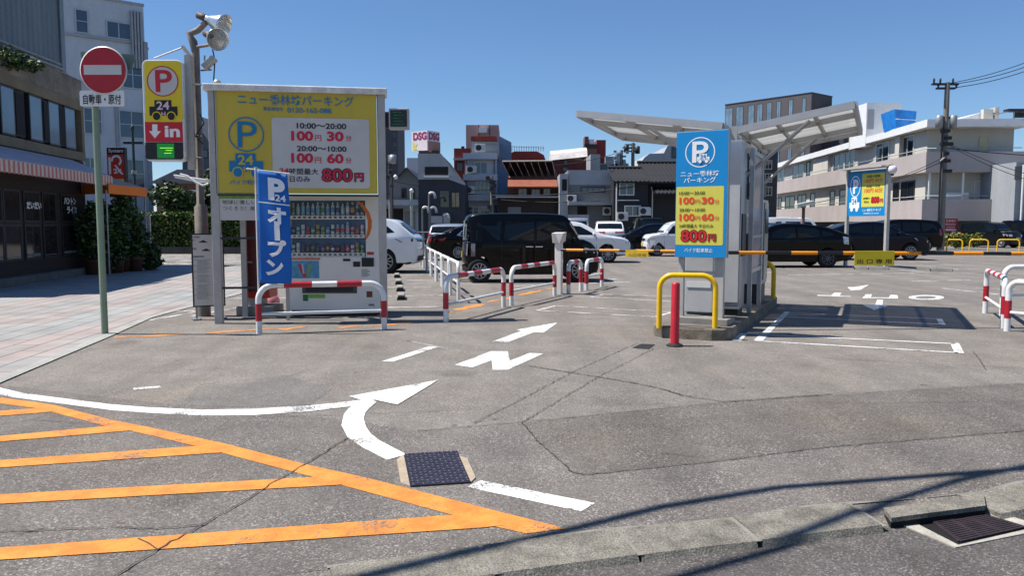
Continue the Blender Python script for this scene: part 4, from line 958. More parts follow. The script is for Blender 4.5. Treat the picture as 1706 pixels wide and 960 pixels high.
cframe = M('canopy_frame', (176, 176, 176), .45, .2, var=.1, scale=4)
def canopy(label, c00, c10, c11, c01):
    """corners: hinge near, tip near, tip far, hinge far"""
    c00, c10, c11, c01 = [Vector(c) for c in (c00, c10, c11, c01)]
    t = thing('canopy', label, 'canopy', (c00 + c01) / 2, 'slanted canopies above the island')
    def b(s, r): return c00.lerp(c10, s).lerp(c01.lerp(c11, s), r)
    up = Vector((0, 0, 1)); mb = MB(); ns = 7
    for k in range(ns):
        r0, r1 = k / ns + .0012, (k + 1) / ns - .0012
        q = [b(.015, r0), b(.985, r0), b(.985, r1), b(.015, r1)]
        mb.add([p + up * .03 for p in q] + [p + up * .042 for p in q], [(3, 2, 1, 0), (4, 5, 6, 7), (0, 1, 5, 4), (1, 2, 6, 5), (2, 3, 7, 6), (3, 0, 4, 7)])
    mb.build('sheet', cs, t)
    def beam_(p, q, w, h, z, nm):
        d = (q - p).normalized(); sd = d.cross(up).normalized(); u2 = sd.cross(d)
        m = MB(); vs = [p + sd * a * w + u2 * (z + c) for a, c in ((-.5, 0), (.5, 0), (.5, h), (-.5, h))] + [q + sd * a * w + u2 * (z + c) for a, c in ((-.5, 0), (.5, 0), (.5, h), (-.5, h))]
        m.add(vs, [(0, 1, 2, 3), (7, 6, 5, 4), (0, 4, 5, 1), (1, 5, 6, 2), (2, 6, 7, 3), (3, 7, 4, 0)]); m.build(nm, cframe, t)
    beam_(b(0, 0), b(1, 0), .06, .1, -.04, 'frame'); beam_(b(0, 1), b(1, 1), .06, .1, -.04, 'frame')
    beam_(b(0, 0), b(0, 1), .06, .1, -.042, 'frame'); beam_(b(1, 0), b(1, 1), .06, .1, -.042, 'frame')
    for s in (.33, .66): beam_(b(s, .012), b(s, .988), .05, .05, -.03, 'purlin')
    for r in (.25, .75): beam_(b(.02, r), b(.98, r), .06, .08, -.055, 'rafter')
    return t, b
rt, rb = canopy('white slatted canopy rising over the exit lane', (3.28, 11.38, 2.8), (4.65, 10.75, 3.06), (5.98, 13.55, 3.02), (4.58, 14.2, 2.76))
lt, lb = canopy('white slatted canopy rising over the entry lane', (3.05, 11.45, 2.86), (1.03, 12.4, 3.17), (2.10, 14.75, 3.05), (4.15, 13.85, 2.74))
cp = thing('canopy_column', 'grey steel columns with slanting struts that carry both canopies', 'canopy frame', I(.62, 3.2, .15))
def bar3(p, q, w, nm):
    MB().tube([p, q], w * .62, 4).build(nm, cframe, cp)
for b_ in (2.25, 4.4):
    x = .66; MB().box(x - .05, x + .05, b_ - .05, b_ + .05, .15, 2.9, 0, IX).build('column', cframe, cp)
    bar3(I(x, b_, 2.0), I(x + 1.05, b_, 2.93), .045, 'strut'); bar3(I(x, b_, 2.05), I(x - 1.3, b_, 2.96), .045, 'strut')
MB().box(.62, .70, 2.31, 4.34, 2.68, 2.76, 0, IX).build('beam', cframe, cp)

# gate arms
armk = M('arm_black', (24, 25, 30), .4, var=.1); army = M('arm_orange', (240, 150, 20), .4, var=.1)
platey = M('plate_yellow', (238, 205, 10), .45, var=.08)
def arm(t, p, q, cuts, rad):
    p = Vector(p); q = Vector(q)
    for k, (a, b) in enumerate(zip(cuts, cuts[1:])):
        MB().tube([p.lerp(q, a), p.lerp(q, b)], rad, 10).build('stripe' if k % 2 else 'arm', armk if k % 2 == 0 else army, t)
ep = G(929, 491); tkt = thing('entry_gate_post', 'slim white entry gate post with slanted head and white triangle', 'gate post', ep)
pe = fp(ep.y); s0, s1, _, _ = pe.rect(921, 440, 937, 441); zt = pe.px(926, 387)[1]; hm = pe.px(926, 402)[1]
Xe = pe.X @ Matrix.Translation((s0, 0, 0)) @ Matrix.Rotation(R(-20), 4, 'Z')
MB().box(.03, .17, .03, .17, 0, hm - .02, 0, Xe).build('post', whitem, tkt, bevel=.01)
MB().add([(-.01, .0, hm - .04), (.21, .0, hm - .04), (.21, .22, hm), (-.01, .22, hm), (-.025, -.02, zt - .02), (.225, -.02, zt - .02), (.225, .24, zt), (-.025, .24, zt)], [(0, 1, 5, 4), (1, 2, 6, 5), (2, 3, 7, 6), (3, 0, 4, 7), (4, 5, 6, 7), (3, 2, 1, 0)], 0, False, Xe).build('head', M('head_beige', (206, 200, 190), .4, var=.1), tkt, bevel=.01)
MB().add([(.06, -.03, zt - .03), (.22, -.03, zt - .03), (.14, -.012, hm - .06)], [(2, 1, 0)], 0, False, Xe).build('triangle', inkwhite, tkt)
MB().box(-.02, .22, -.02, .22, 0, .012, 0, Xe).build('base_plate', steel, tkt)
ea = thing('entry_gate_boom', 'thin black and orange striped entry gate arm with faded yellow plate', 'gate arm', P(945, 416, ep.y))
e0, e1 = P(935, 416.5, ep.y - .06), P(1222, 419.5, 14.6)
arm(ea, e0, e1, [0, .035, .14, .24, .36, .46, .56, .6, .72, .8, .9, 1.0], .028)
pp = Plane(P(1046, 417, 15.2).xy, P(1082, 417, 15.0).xy)
b = MB(); pbox(b, pp, (1043, 416.5, 1081, 428.5), -.035, -.03); b.build('plate', M('faded_yellow_plate', (222, 186, 40), .5, var=.2, scale=12), ea)
b = MB(); ptext(b, pp, '入口専用', (1047, 422, 1077, 427.5), -.04, 0, .0); b.build('lettering', M('faded_brown_ink', (130, 92, 30), .6, var=.3, scale=30), ea)
xa = thing('exit_gate_boom', 'long black and orange striped exit gate arm with bright yellow plate', 'gate arm', P(1215, 421, 10.8))
x0, x1 = P(1190, 421, 10.62), P(1790, 423, 11.0)
us = [1190, 1229, 1272, 1314, 1357, 1399, 1538, 1583, 1633, 1680, 1722, 1790]
cu = [(u - 1190) / 600 for u in us]
arm(xa, x0, x1, cu, .026)
MB().tube([P(1537, 422, 10.78), P(1543, 422, 10.78)], .034, 10).build('joint', dark, xa)
px_ = Plane(P(1400, 422, 10.72).xy, P(1500, 422, 10.76).xy)
b = MB(); pbox(b, px_, (1421.5, 418, 1488, 442), -.035, -.03); b.build('plate', platey, xa, bevel=.003)
b = MB(); ptext(b, px_, '出 口 専 用', (1426, 431.5, 1483, 439.5), -.038, 0, .012); b.build('lettering', inkblk, xa)

# blue price sign beyond the exit
p2 = Plane((XU(1411, 27.3), 27.3), (XU(1474, 25.6), 25.6)); T = CV(6.858, 1380, 260)
q2 = thing('roadside_price_sign', 'blue and yellow price sign on two posts with a round white camera', 'parking sign', p2.pt(1, 0, 0))
L = p2.L; zt = p2.px(1442, 284)[1]; zb = p2.px(1442, 360)[1]
MB().box(-.09, -.0, -.02, .08, -.02, zt + .08, 0, p2.X).build('post', post_grey, q2); MB().box(L, L + .1, -.02, .1, -.02, zt + .12, 0, p2.X).build('post', post_grey, q2)
MB().box(.0, L, .0, .08, zb, zt, 0, p2.X).build('board', skyb, q2)
MB().box(-.12, L + .12, -.32, .1, zt + .05, zt + .1, 0, p2.X).build('roof_strip', post_grey, q2)
# layout in board coordinates (0..1 across, 0..1 up)
def rr(a, b, c, d): return (a * L, c * L, zb + b * (zt - zb), zb + d * (zt - zb))
mb = MB(); r = rr(.38, .2, .96, .93); mb.poly([(r[0], -.004, r[2]), (r[1], -.004, r[2]), (r[1], -.004, r[3]), (r[0], -.004, r[3])], 0, p2.X); mb.build('price_panel', yellowp, q2)
mb = MB()
def t2(body, box, mi, y=-.008, bold=.02): r = rr(*box); mb.text(body, r[0], r[1], r[2], r[3], y, p2.X, mi, bold)
r = rr(.06, .42, .34, .9); mb.disc((r[0] + r[1]) / 2, (r[2] + r[3]) / 2, (r[1] - r[0]) / 2, (r[3] - r[2]) / 2, -.006, p2.X, 0, .9); t2('P', (.14, .5, .29, .82), 0, bold=.05)
r = rr(.05, .1, .33, .42)
w, h = r[1] - r[0], r[3] - r[2]; qq = lambda a, b, c, d, y, mi: mb.poly([(r[0] + a * w, y, r[2] + b * h), (r[0] + c * w, y, r[2] + b * h), (r[0] + c * w, y, r[2] + d * h), (r[0] + a * w, y, r[2] + d * h)], mi, p2.X)
qq(.02, .25, .98, .65, -.006, 0); qq(.22, .3, .76, 1, -.007, 0)
for cx in (.25, .75): mb.disc(r[0] + cx * w, r[2] + .2 * h, .14 * w, .2 * h, -.008, p2.X, 0)
mb.text('24', r[0] + .28 * w, r[0] + .7 * w, r[2] + .52 * h, r[2] + .92 * h, -.01, p2.X, 1, .02)
t2('10:00～20:00', (.5, .83, .85, .89), 2); t2('100円 30分', (.45, .72, .92, .82), 3); t2('20:00～10:00', (.5, .62, .85, .67), 2); t2('100円 60分', (.45, .5, .92, .61), 3)
t2('24時間最大', (.42, .36, .6, .41), 2); t2('平日のみ', (.44, .28, .58, .33), 2); t2('800', (.63, .27, .85, .42), 2, -.008, .09); t2('800', (.64, .285, .84, .405), 4, -.011, .03); t2('円', (.86, .28, .94, .37), 4, -.011, .05)
t2('ニュー香林坊パーキング', (.41, .1, .9, .16), 0); t2('緊急連絡先 0120-162-088', (.45, .04, .84, .075), 0, bold=.01)
mb.build('lettering', [inkwhite, skyb, inkblk, inkor, inkred], q2)
cc = p2.pt(L + .25, .0, zt - .06)
c_ = MB().lathe([(0, -.14), (.09, -.11), (.135, -.02), (.13, .06), (.09, .13), (0, .15)], 18, 0, Matrix.Translation(cc)).build('camera_dome', M('dome_white', (215, 216, 218), .25, var=.05), q2)
MB().lathe([(0, -.19), (.04, -.18), (.05, -.13)], 12, 0, Matrix.Translation(cc)).build('lens', dark, c_)
MB().tube([p2.pt(L + .05, .0, zt + .05), cc + Vector((0, 0, .14))], .04, 8).build('bracket', dark, q2)
tagf = P(1409, 392, 26.2)
# red notice on posts far right, yellow hoops
rn = thing('red_notice', 'red notice board with white writing on posts by the pink building', 'notice board', (XU(1584, 51), 51, 0))
pr_ = fp(51); b = MB(); pbox(b, pr_, (1573, 364, 1595, 385.5), 0, .06); b.build('board', M('notice_red', (170, 26, 34), .5, var=.15), rn)
s0, s1, z0, z1 = pr_.rect(1573, 364, 1595, 385.5)
for s in (s0 + .06, s1 - .06): MB().box(s - .03, s + .03, .061, .12, 0, z1, 0, pr_.X).build('post', steel, rn)
b = MB(); ptext(b, pr_, '駐車場内', (1576, 366, 1592, 370), -.01, 0, .01); ptext(b, pr_, '無断駐車禁止', (1575, 372, 1593, 375.5), -.01, 0, .01); ptext(b, pr_, '罰金申受', (1577, 377, 1591, 380), -.01, 0, .01); pquad(b, pr_, (1575, 381.5, 1593, 384.5), -.01, 0)
b.build('lettering', M('notice_white', (225, 205, 205), .5), rn)
for lab, u0, u1 in (('beside the black people carrier rear', 1577, 1603), ('middle of three at the planting bed', 1615, 1646), ('before the dark boxy car with yellow plate', 1661, 1698)):
    g0, g1 = G(u0, 419), G(u1, 419.5)
    yhoop('thin yellow hoop guard ' + lab, g0.xy, g1.xy, .64, 'thin yellow hoops at the planting bed', 0, .035)

# ================================================================ cars
def paint(name, rgb, metal=0.0, rough=.3, coat=.9): return M(name, rgb, rough, metal, var=.06, scale=1.5, coat=coat, spec=.25 if coat > .6 else .1)
P_BLACK = paint('car_paint_black', (5, 5, 8), coat=.3); P_WHITE = paint('car_paint_white', (226, 228, 230)); P_NAVY = paint('car_paint_navy', (8, 12, 28), 0, coat=.35)
P_SILVER = paint('car_paint_silver', (168, 172, 178), .5); P_GREEN = paint('car_paint_dark_green', (11, 17, 20), coat=.35); P_PEARL = paint('car_paint_pearl', (214, 220, 226), .1)
carglass = M('car_glass', (15, 21, 25), .03, var=.3, scale=1.8, spec=.4); wsglass = M('windscreen_glass', (34, 46, 56), .05, var=.3, scale=1.4, spec=.8)
lampc = M('headlamp_lens', (190, 196, 202), .08, .2, var=.3, scale=18, spec=.8); lampr = M('tail_lamp_red', (150, 10, 18), .15, var=.2, scale=12, spec=.7)
rimm = M('alloy_rim', (165, 167, 172), .3, .7, var=.1); tyre = M('tyre_rubber', (20, 20, 21), .85, var=.2, scale=12); trimd = M('car_trim_black', (16, 16, 17), .6, var=.1)
pl_w = M('plate_white_car', (220, 222, 220), .4, var=.1, scale=30); pl_y = M('plate_yellow_car', (230, 196, 20), .4, var=.1, scale=30); chrome = M('chrome', (200, 202, 206), .15, .9, var=.05)
def chaikin(p, n=2, q=.16):
    for _ in range(n):
        o = [p[0]]
        for a, b in zip(p, p[1:]):
            o += [(a[0] + (b[0] - a[0]) * q, a[1] + (b[1] - a[1]) * q), (a[0] + (b[0] - a[0]) * (1 - q), a[1] + (b[1] - a[1]) * (1 - q))]
        o.append(p[-1]); p = o
    return p
RR = .055
def make_car(label, cat, sp, pm, center, th, group, name='parked_car', tail=lampr):
    L, W, rw = sp['L'], sp['W'], sp['rw']; belt = sp['belt']; tum = sp.get('tum', .2); zb = sp.get('zb', .22); clad = sp.get('clad', 0)
    X = lambda t: L / 2 - t * L
    def half(x, z):
        y = W / 2 - RR * 0
        if z > belt: y -= (z - belt) * tum
        else: y -= ((belt - z) / belt) ** 2 * .035
        if z < .42: y -= (.42 - z) * .18
        y += .018 * math.exp(-((z - belt + .1) / .08) ** 2)
        e = max(0, (abs(x) / (L / 2) - .72) / .28); return y - .11 * e * e
    def warp(v):
        k = min(1.0, max(0.0, (abs(v[0]) / (L / 2) - .5) / .5)); sx = 1 if v[0] > 0 else -1
        return (v[0] - sx * .13 * k * (v[1] / (W / 2)) ** 2, v[1], v[2])
    prof = chaikin([(X(t), z) for t, z in sp['prof']])
    fine = [prof[0]]
    for a, b in zip(prof, prof[1:]):
        n = max(1, int(math.hypot(b[0] - a[0], b[1] - a[1]) / .22)); fine += [(a[0] + (b[0] - a[0]) * (k + 1) / n, a[1] + (b[1] - a[1]) * (k + 1) / n) for k in range(n)]
    ra = rw + .055; loop = list(fine); hard = [False] * len(fine)
    th0 = math.asin((rw - zb) / ra)
    for tw in (sp['wh'][1], sp['wh'][0]):
        cx = X(tw)
        for k in range(13):
            a = math.pi + th0 - (math.pi + 2 * th0) * k / 12; loop.append((cx + ra * math.cos(a), rw + ra * math.sin(a))); hard.append(True)
    hard[0] = hard[len(fine) - 1] = True
    bm = bmesh.new(); vs = [bm.verts.new((p[0], 0, p[1])) for p in loop]; bm.faces.new(vs)
    bmesh.ops.triangulate(bm, faces=bm.faces[:])
    for z in (.32, .45, belt * .6, belt - .16, belt - .06, belt + .02, belt + .2, belt + .4):
        bmesh.ops.bisect_plane(bm, geom=bm.verts[:] + bm.edges[:] + bm.faces[:], plane_co=(0, 0, z), plane_no=(0, 0, 1))
    for k in range(-7, 8):
        bmesh.ops.bisect_plane(bm, geom=bm.verts[:] + bm.edges[:] + bm.faces[:], plane_co=(k * L / 15, 0, 0), plane_no=(1, 0, 0))
    bmesh.ops.remove_doubles(bm, verts=bm.verts[:], dist=.002)
    bm.verts.index_update(); V2 = [(v.co.x, v.co.z) for v in bm.verts]; F2 = [[v.index for v in f.verts] for f in bm.faces]
    bd = [(e.verts[0].index, e.verts[1].index) for e in bm.edges if len(e.link_faces) == 1]
    fc = {}
    for e in bm.edges:
        if len(e.link_faces) == 1: fc[(e.verts[0].index, e.verts[1].index)] = e.link_faces[0].calc_center_median()
    bm.free()
    nrm = {}; isd = {}
    def is_dark(m):
        if m[1] < zb + .03: return True
        return any(math.hypot(m[0] - X(t), m[1] - rw) < ra + .02 for t in sp['wh'])
    for a, b in bd:
        pa, pb = V2[a], V2[b]; d = Vector((pb[0] - pa[0], pb[1] - pa[1])); n = Vector((d.y, -d.x)).normalized() if d.length > 1e-6 else Vector((0, 0))
        c = fc[(a, b)]; m = ((pa[0] + pb[0]) / 2, (pa[1] + pb[1]) / 2)
        if n.dot(Vector((m[0] - c.x, m[1] - c.z))) < 0: n = -n
        dk = is_dark(m)
        for i in (a, b):
            nrm[i] = nrm.get(i, Vector((0, 0))) + n; isd[i] = isd.get(i, False) or dk
    out = MB(); NV = len(V2); P3 = []
    for x, z in V2: P3.append((x, half(x, z), z))
    for x, z in V2: P3.append((x, -half(x, z), z))
    faces = []; mi = []
    for f in F2:
        cz_ = sum(V2[i][1] for i in f) / len(f); k = 1 if cz_ < clad else 0
        faces += [tuple(f), tuple(NV + i for i in f[::-1])]; mi += [k, k]
    chain = {}
    for i, n in nrm.items():
        n = n.normalized() if n.length > 1e-6 else n; x, z = V2[i]; y = half(x, z); o = 0 if isd[i] else RR
        ids = [i]
        for yy, k in ((y - .3 * RR, .7), (y - RR, 1), (y * .6, 1.15), (0, 1.3), (-y * .6, 1.15), (-y + RR, 1), (-y + .3 * RR, .7)):
            P3.append((x + n.x * o * k, yy, z + n.y * o * k)); ids.append(len(P3) - 1)
        ids.append(NV + i); chain[i] = ids
    for a, b in bd:
        m = ((V2[a][0] + V2[b][0]) / 2, (V2[a][1] + V2[b][1]) / 2); k = 1 if is_dark(m) or m[1] < clad else 0
        for j in range(8):
            faces.append((chain[a][j], chain[b][j], chain[b][j + 1], chain[a][j + 1])); mi.append(k)
    bm = bmesh.new(); vv = [bm.verts.new(warp(p)) for p in P3]
    for f, k in zip(faces, mi):
        if len(set(f)) < 3: continue
        try: q = bm.faces.new([vv[i] for i in f]); q.material_index = k; q.smooth = True
        except ValueError: pass
    bmesh.ops.recalc_face_normals(bm, faces=bm.faces[:])
    for e in bm.edges:
        if len(e.link_faces) == 2 and e.calc_face_angle(0) > .75: e.smooth = False
    t = thing(name, label, cat, (0, 0, 0), group)
    me = bpy.data.meshes.new('body'); bm.to_mesh(me); bm.free(); me.materials.append(pm); me.materials.append(trimd)
    bo_ = bpy.data.objects.new('body', me); COL.objects.link(bo_); bo_.parent = t
    def sidepoly(pts, off, sides=(1, -1), cut=True):
        bm = bmesh.new(); bm.faces.new([bm.verts.new((X(a), 0, z)) for a, z in pts]); bmesh.ops.triangulate(bm, faces=bm.faces[:])
        for z in (belt - .06, belt + .02, belt + .2, belt + .4): bmesh.ops.bisect_plane(bm, geom=bm.verts[:] + bm.edges[:] + bm.faces[:], plane_co=(0, 0, z), plane_no=(0, 0, 1))
        bm.verts.index_update(); v = [(q.co.x, q.co.z) for q in bm.verts]; f = [[q.index for q in g.verts] for g in bm.faces]; bm.free()
        return v, f
    def side(nm, pts, mat, off=.005, par=t, sides=(1, -1)):
        v, f = sidepoly(pts, off)
        for s in sides: MB().add([warp((x, s * (half(x, z) + off), z)) for x, z in v], f, 0, True).build(nm, mat, par)
    for w in sp['win']: side('side_window', w, carglass)
    if sp.get('chr'):
        for poly in sp['chr']: side('trim', poly, chrome, .008)
    def line_panel(nm, a, b, mat, inset=.1, off=.012):
        (t0, z0), (t1, z1) = a, b; x0, x1 = X(t0), X(t1); n = Vector((z1 - z0, -(x1 - x0))).normalized()
        mid = Vector(((x0 + x1) / 2, (z0 + z1) / 2))
        if n.dot(mid - Vector((0, belt * .8))) < 0: n = -n
        vs = []; 
        for i in range(5):
            k = i / 4; x = x0 + (x1 - x0) * k; z = z0 + (z1 - z0) * k; y = half(x, z) - inset
            for j in range(9):
                yy = -y + 2 * y * j / 8; e = RR * (1 + .3 * (1 - abs(yy) / (y + inset))) + off
                vs.append(warp((x + n.x * e, yy, z + n.y * e)))
        MB().add(vs, [(i * 9 + j, i * 9 + j + 1, i * 9 + j + 10, i * 9 + j + 9) for i in range(4) for j in range(8)], 0, True).build(nm, mat, t)
    line_panel('windscreen', *sp['ws'], wsglass); line_panel('rear_window', *sp['rw_'], carglass)
    def xend(z, s):
        best = None
        for (xa, za), (xb, zb_) in zip(fine, fine[1:]):
            if (za - z) * (zb_ - z) <= 0 and abs(za - zb_) > 1e-6:
                x = xa + (xb - xa) * (z - za) / (zb_ - za)
                if best is None or x * s > best * s: best = x
        return best if best is not None else s * L / 2
    def endp(nm, y0, y1, z0, z1, s, mat, off=.008, par=t, mirror=False):
        for sg in ((1, -1) if mirror else (1,)):
            vs = []
            for i in range(4):
                z = z0 + (z1 - z0) * i / 3; x = xend(z, s) + s * (RR + off)
                for j in range(5):
                    y = sg * (y0 + (y1 - y0) * j / 4); ee = RR * .3 * (1 - abs(y) / (W / 2)); vs.append(warp((x + s * ee, y, z)))
            MB().add(vs, [(i * 5 + j, i * 5 + j + 1, i * 5 + j + 6, i * 5 + j + 5) for i in range(3) for j in range(4)], 0, True).build(nm, mat, par)
    for nm, y0, y1, z0, z1, s, key, mirror in sp['ends']:
        endp(nm, y0, y1, z0, z1, s, {'head': lampc, 'tail': tail, 'dark': trimd, 'white': pl_w, 'yellow': pl_y, 'chrome': chrome}[key], mirror=mirror)
    for pts in sp.get('head', []): side('headlight', pts, lampc, .006)
    for pts in sp.get('tail', []): side('tail_light', pts, tail, .006)
    for pts in sp.get('seam', []):
        d = [((a[0] + (b[0] - a[0]) * k / 6), (a[1] + (b[1] - a[1]) * k / 6)) for a, b in zip(pts, pts[1:]) for k in range(7)]
        for s in (1, -1):
            vs = []; sm = MB()
            for a, z in d: x = X(a); vs += [warp((x - .005, s * (half(x, z) + .003), z - (.004 if len(pts) == 2 and pts[0][1] == pts[1][1] else 0))), warp((x + .005, s * (half(x, z) + .003), z + (.004 if len(pts) == 2 and pts[0][1] == pts[1][1] else 0)))]
            sm.add(vs, [(2 * k, 2 * k + 1, 2 * k + 3, 2 * k + 2) for k in range(len(d) - 1)]); sm.build('door_seam', trimd, t)
    for a, z in sp['hand']:
        for s in (1, -1):
            x = X(a); y = half(x, z); MB().box(x - .09, x + .09, s * y - .005, s * y + s * .03, z - .014, z + .014).build('door_handle', chrome if sp.get('chr_h') else pm, t)
    a, z = sp['mir']
    for s in (1, -1):
        x = X(a); y = s * (half(x, z) + .1)
        MB().lathe([(0, -.1), (.05, -.085), (.075, 0), (.05, .085), (0, .1)], 12, 0, Matrix.Translation((x, y, z)) @ Matrix.Scale(.6, 4, (1, 0, 0)) @ Matrix.Rotation(R(90), 4, 'X') ).build('mirror', pm, t)
    for tw in sp['wh']:
        for s in (1, -1):
            x = X(tw); yo = s * (W / 2 - .025); wd_ = .2
            Xw = Matrix.Translation((x, yo, rw)) @ Matrix.Rotation(R(-90 * s), 4, 'X')
            ri = rw * .68
            wobj = MB().lathe([(ri, -wd_), (rw * .97, -wd_), (rw, -wd_ + .03), (rw, -.03), (rw * .96, -.002), (ri + .01, .0), (ri, -.01), (ri, -wd_)], 28, 0, Xw).build('wheel', tyre, t)
            MB().lathe([(0, -.1), (ri, -.1)], 24, 0, Xw).build('wheel_well', trimd, wobj)
            m = MB().lathe([(ri, -.02), (ri - .012, -.004), (ri - .03, -.02), (ri - .03, -.08)], 28, 0, Xw).lathe([(0, -.008), (.05, -.01), (.06, -.05)], 14, 0, Xw)
            ns = sp.get('spokes', 10)
            for k in range(ns):
                A = 2 * math.pi * k / ns; wS = .013 if ns > 8 else .022; Xs = Xw @ Matrix.Rotation(A, 4, 'Z')
                m.box(.04, ri - .015, -wS, wS, -.05, -.016, 0, Xs)
            m.build('rim', sp.get('rim', rimm), wobj)
    put(t, center[0], center[1], 0, th)
    return t
B = dict
kei = B(L=3.39, W=1.475, rw=.3, belt=1.0, tum=.16, wh=(.155, .895), zb=.2,
    prof=[(.012, .24), (.0, .5), (.015, .78), (.05, .93), (.1, 1.0), (.155, 1.06), (.245, 1.56), (.285, 1.64), (.45, 1.67), (.75, 1.67), (.94, 1.65), (.978, 1.6), (.99, 1.05), (1.0, .6), (.992, .24)],
    win=[[(.2, 1.05), (.265, 1.5), (.475, 1.52), (.475, 1.05)], [(.495, 1.05), (.495, 1.52), (.70, 1.52), (.72, 1.06)], [(.745, 1.06), (.73, 1.52), (.93, 1.5), (.945, 1.08)]],
    ws=((.163, 1.1), (.24, 1.53)), rw_=((.988, 1.05), (.979, 1.54)), hand=[(.46, .9), (.53, .9)], mir=(.205, 1.08),
    head=[[(.012, .72), (.02, .84), (.1, .88), (.09, .74)]], tail=[[(.985, .66), (.985, .98), (.955, .98), (.955, .66)]], chr_h=True,
    ends=[('headlight', .42, .66, .7, .84, 1, 'head', True), ('grille', -.4, .4, .7, .82, 1, 'dark', False), ('bumper_trim', -.55, .55, .3, .45, 1, 'dark', False), ('licence_plate', -.165, .165, .48, .64, 1, 'yellow', False),
          ('tail_light', .58, .68, .68, .98, -1, 'tail', True), ('licence_plate', -.165, .165, .62, .78, -1, 'yellow', False), ('bumper_trim', -.6, .6, .28, .42, -1, 'dark', False)],
    seam=[[(.485, .3), (.485, 1.04)], [(.735, .55), (.735, 1.05)], [(.25, .35), (.235, 1.02)], [(.25, .3), (.72, .3)]])
suv = B(L=4.72, W=1.83, rw=.36, belt=1.1, tum=.3, wh=(.19, .785), zb=.28, clad=.34,
    prof=[(.012, .35), (.0, .6), (.012, .85), (.06, .98), (.2, 1.06), (.24, 1.08), (.4, 1.52), (.5, 1.6), (.7, 1.6), (.84, 1.53), (.865, 1.48), (.965, 1.12), (.995, 1.0), (1.0, .7), (.985, .36)],
    win=[[(.3, 1.12), (.42, 1.46), (.535, 1.5), (.535, 1.13)], [(.555, 1.13), (.555, 1.5), (.70, 1.49), (.71, 1.15)], [(.73, 1.15), (.725, 1.48), (.80, 1.42), (.86, 1.22)]],
    ws=((.255, 1.12), (.4, 1.5)), rw_=((.96, 1.16), (.878, 1.45)), hand=[(.5, .98), (.68, 1.0)], mir=(.32, 1.14),
    head=[[(.02, .78), (.02, .86), (.14, .94), (.1, .84)]], tail=[[(.985, .94), (.985, 1.04), (.86, 1.04), (.9, .93)]],
    ends=[('grille', -.5, .5, .5, .8, 1, 'dark', False), ('headlight', .55, .78, .76, .88, 1, 'head', True), ('licence_plate', -.165, .165, .45, .61, 1, 'white', False),
          ('tail_light', .3, .8, .94, 1.04, -1, 'tail', True), ('licence_plate', -.165, .165, .74, .9, -1, 'white', False), ('bumper_trim', -.7, .7, .36, .52, -1, 'dark', False)],
    seam=[[(.545, .35), (.545, 1.1)], [(.73, .75), (.72, 1.1)], [(.3, .4), (.3, 1.08)]])
sedan = B(L=4.9, W=1.84, rw=.33, belt=.96, tum=.32, wh=(.19, .765), zb=.2,
    prof=[(.012, .24), (.0, .5), (.015, .7), (.07, .8), (.22, .92), (.28, .95), (.43, 1.33), (.53, 1.40), (.66, 1.38), (.78, 1.26), (.88, 1.03), (.95, 1.0), (.99, .95), (1.0, .6), (.985, .25)],
    win=[[(.335, .985), (.445, 1.28), (.545, 1.31), (.55, .99)], [(.565, .99), (.56, 1.31), (.66, 1.29), (.73, 1.2), (.77, 1.04), (.75, 1.0)]],
    ws=((.295, 1.0), (.43, 1.3)), rw_=((.87, 1.06), (.785, 1.24)), hand=[(.52, .86), (.7, .88)], mir=(.34, 1.02), chr_h=True, spokes=12,
    head=[[(.02, .6), (.02, .7), (.13, .8), (.1, .66)]], tail=[[(.99, .74), (.985, .9), (.88, .93), (.9, .8)]],
    chr=[[(.54, 1.325), (.66, 1.305), (.735, 1.21), (.785, 1.02), (.755, .985), (.57, .975), (.57, .99), (.75, 1.0), (.77, 1.03), (.725, 1.2), (.655, 1.292), (.54, 1.31)]],
    ends=[('grille', -.5, .5, .5, .7, 1, 'dark', False), ('headlight', .5, .78, .6, .72, 1, 'head', True), ('licence_plate', -.165, .165, .36, .52, 1, 'white', False),
          ('tail_light', .42, .8, .76, .9, -1, 'tail', True), ('licence_plate', -.165, .165, .66, .82, -1, 'white', False), ('bumper_trim', -.6, .6, .3, .4, -1, 'dark', False)],
    seam=[[(.555, .3), (.555, .97)], [(.75, .7), (.765, .97)], [(.335, .3), (.33, .95)], [(.33, .3), (.68, .3)]])
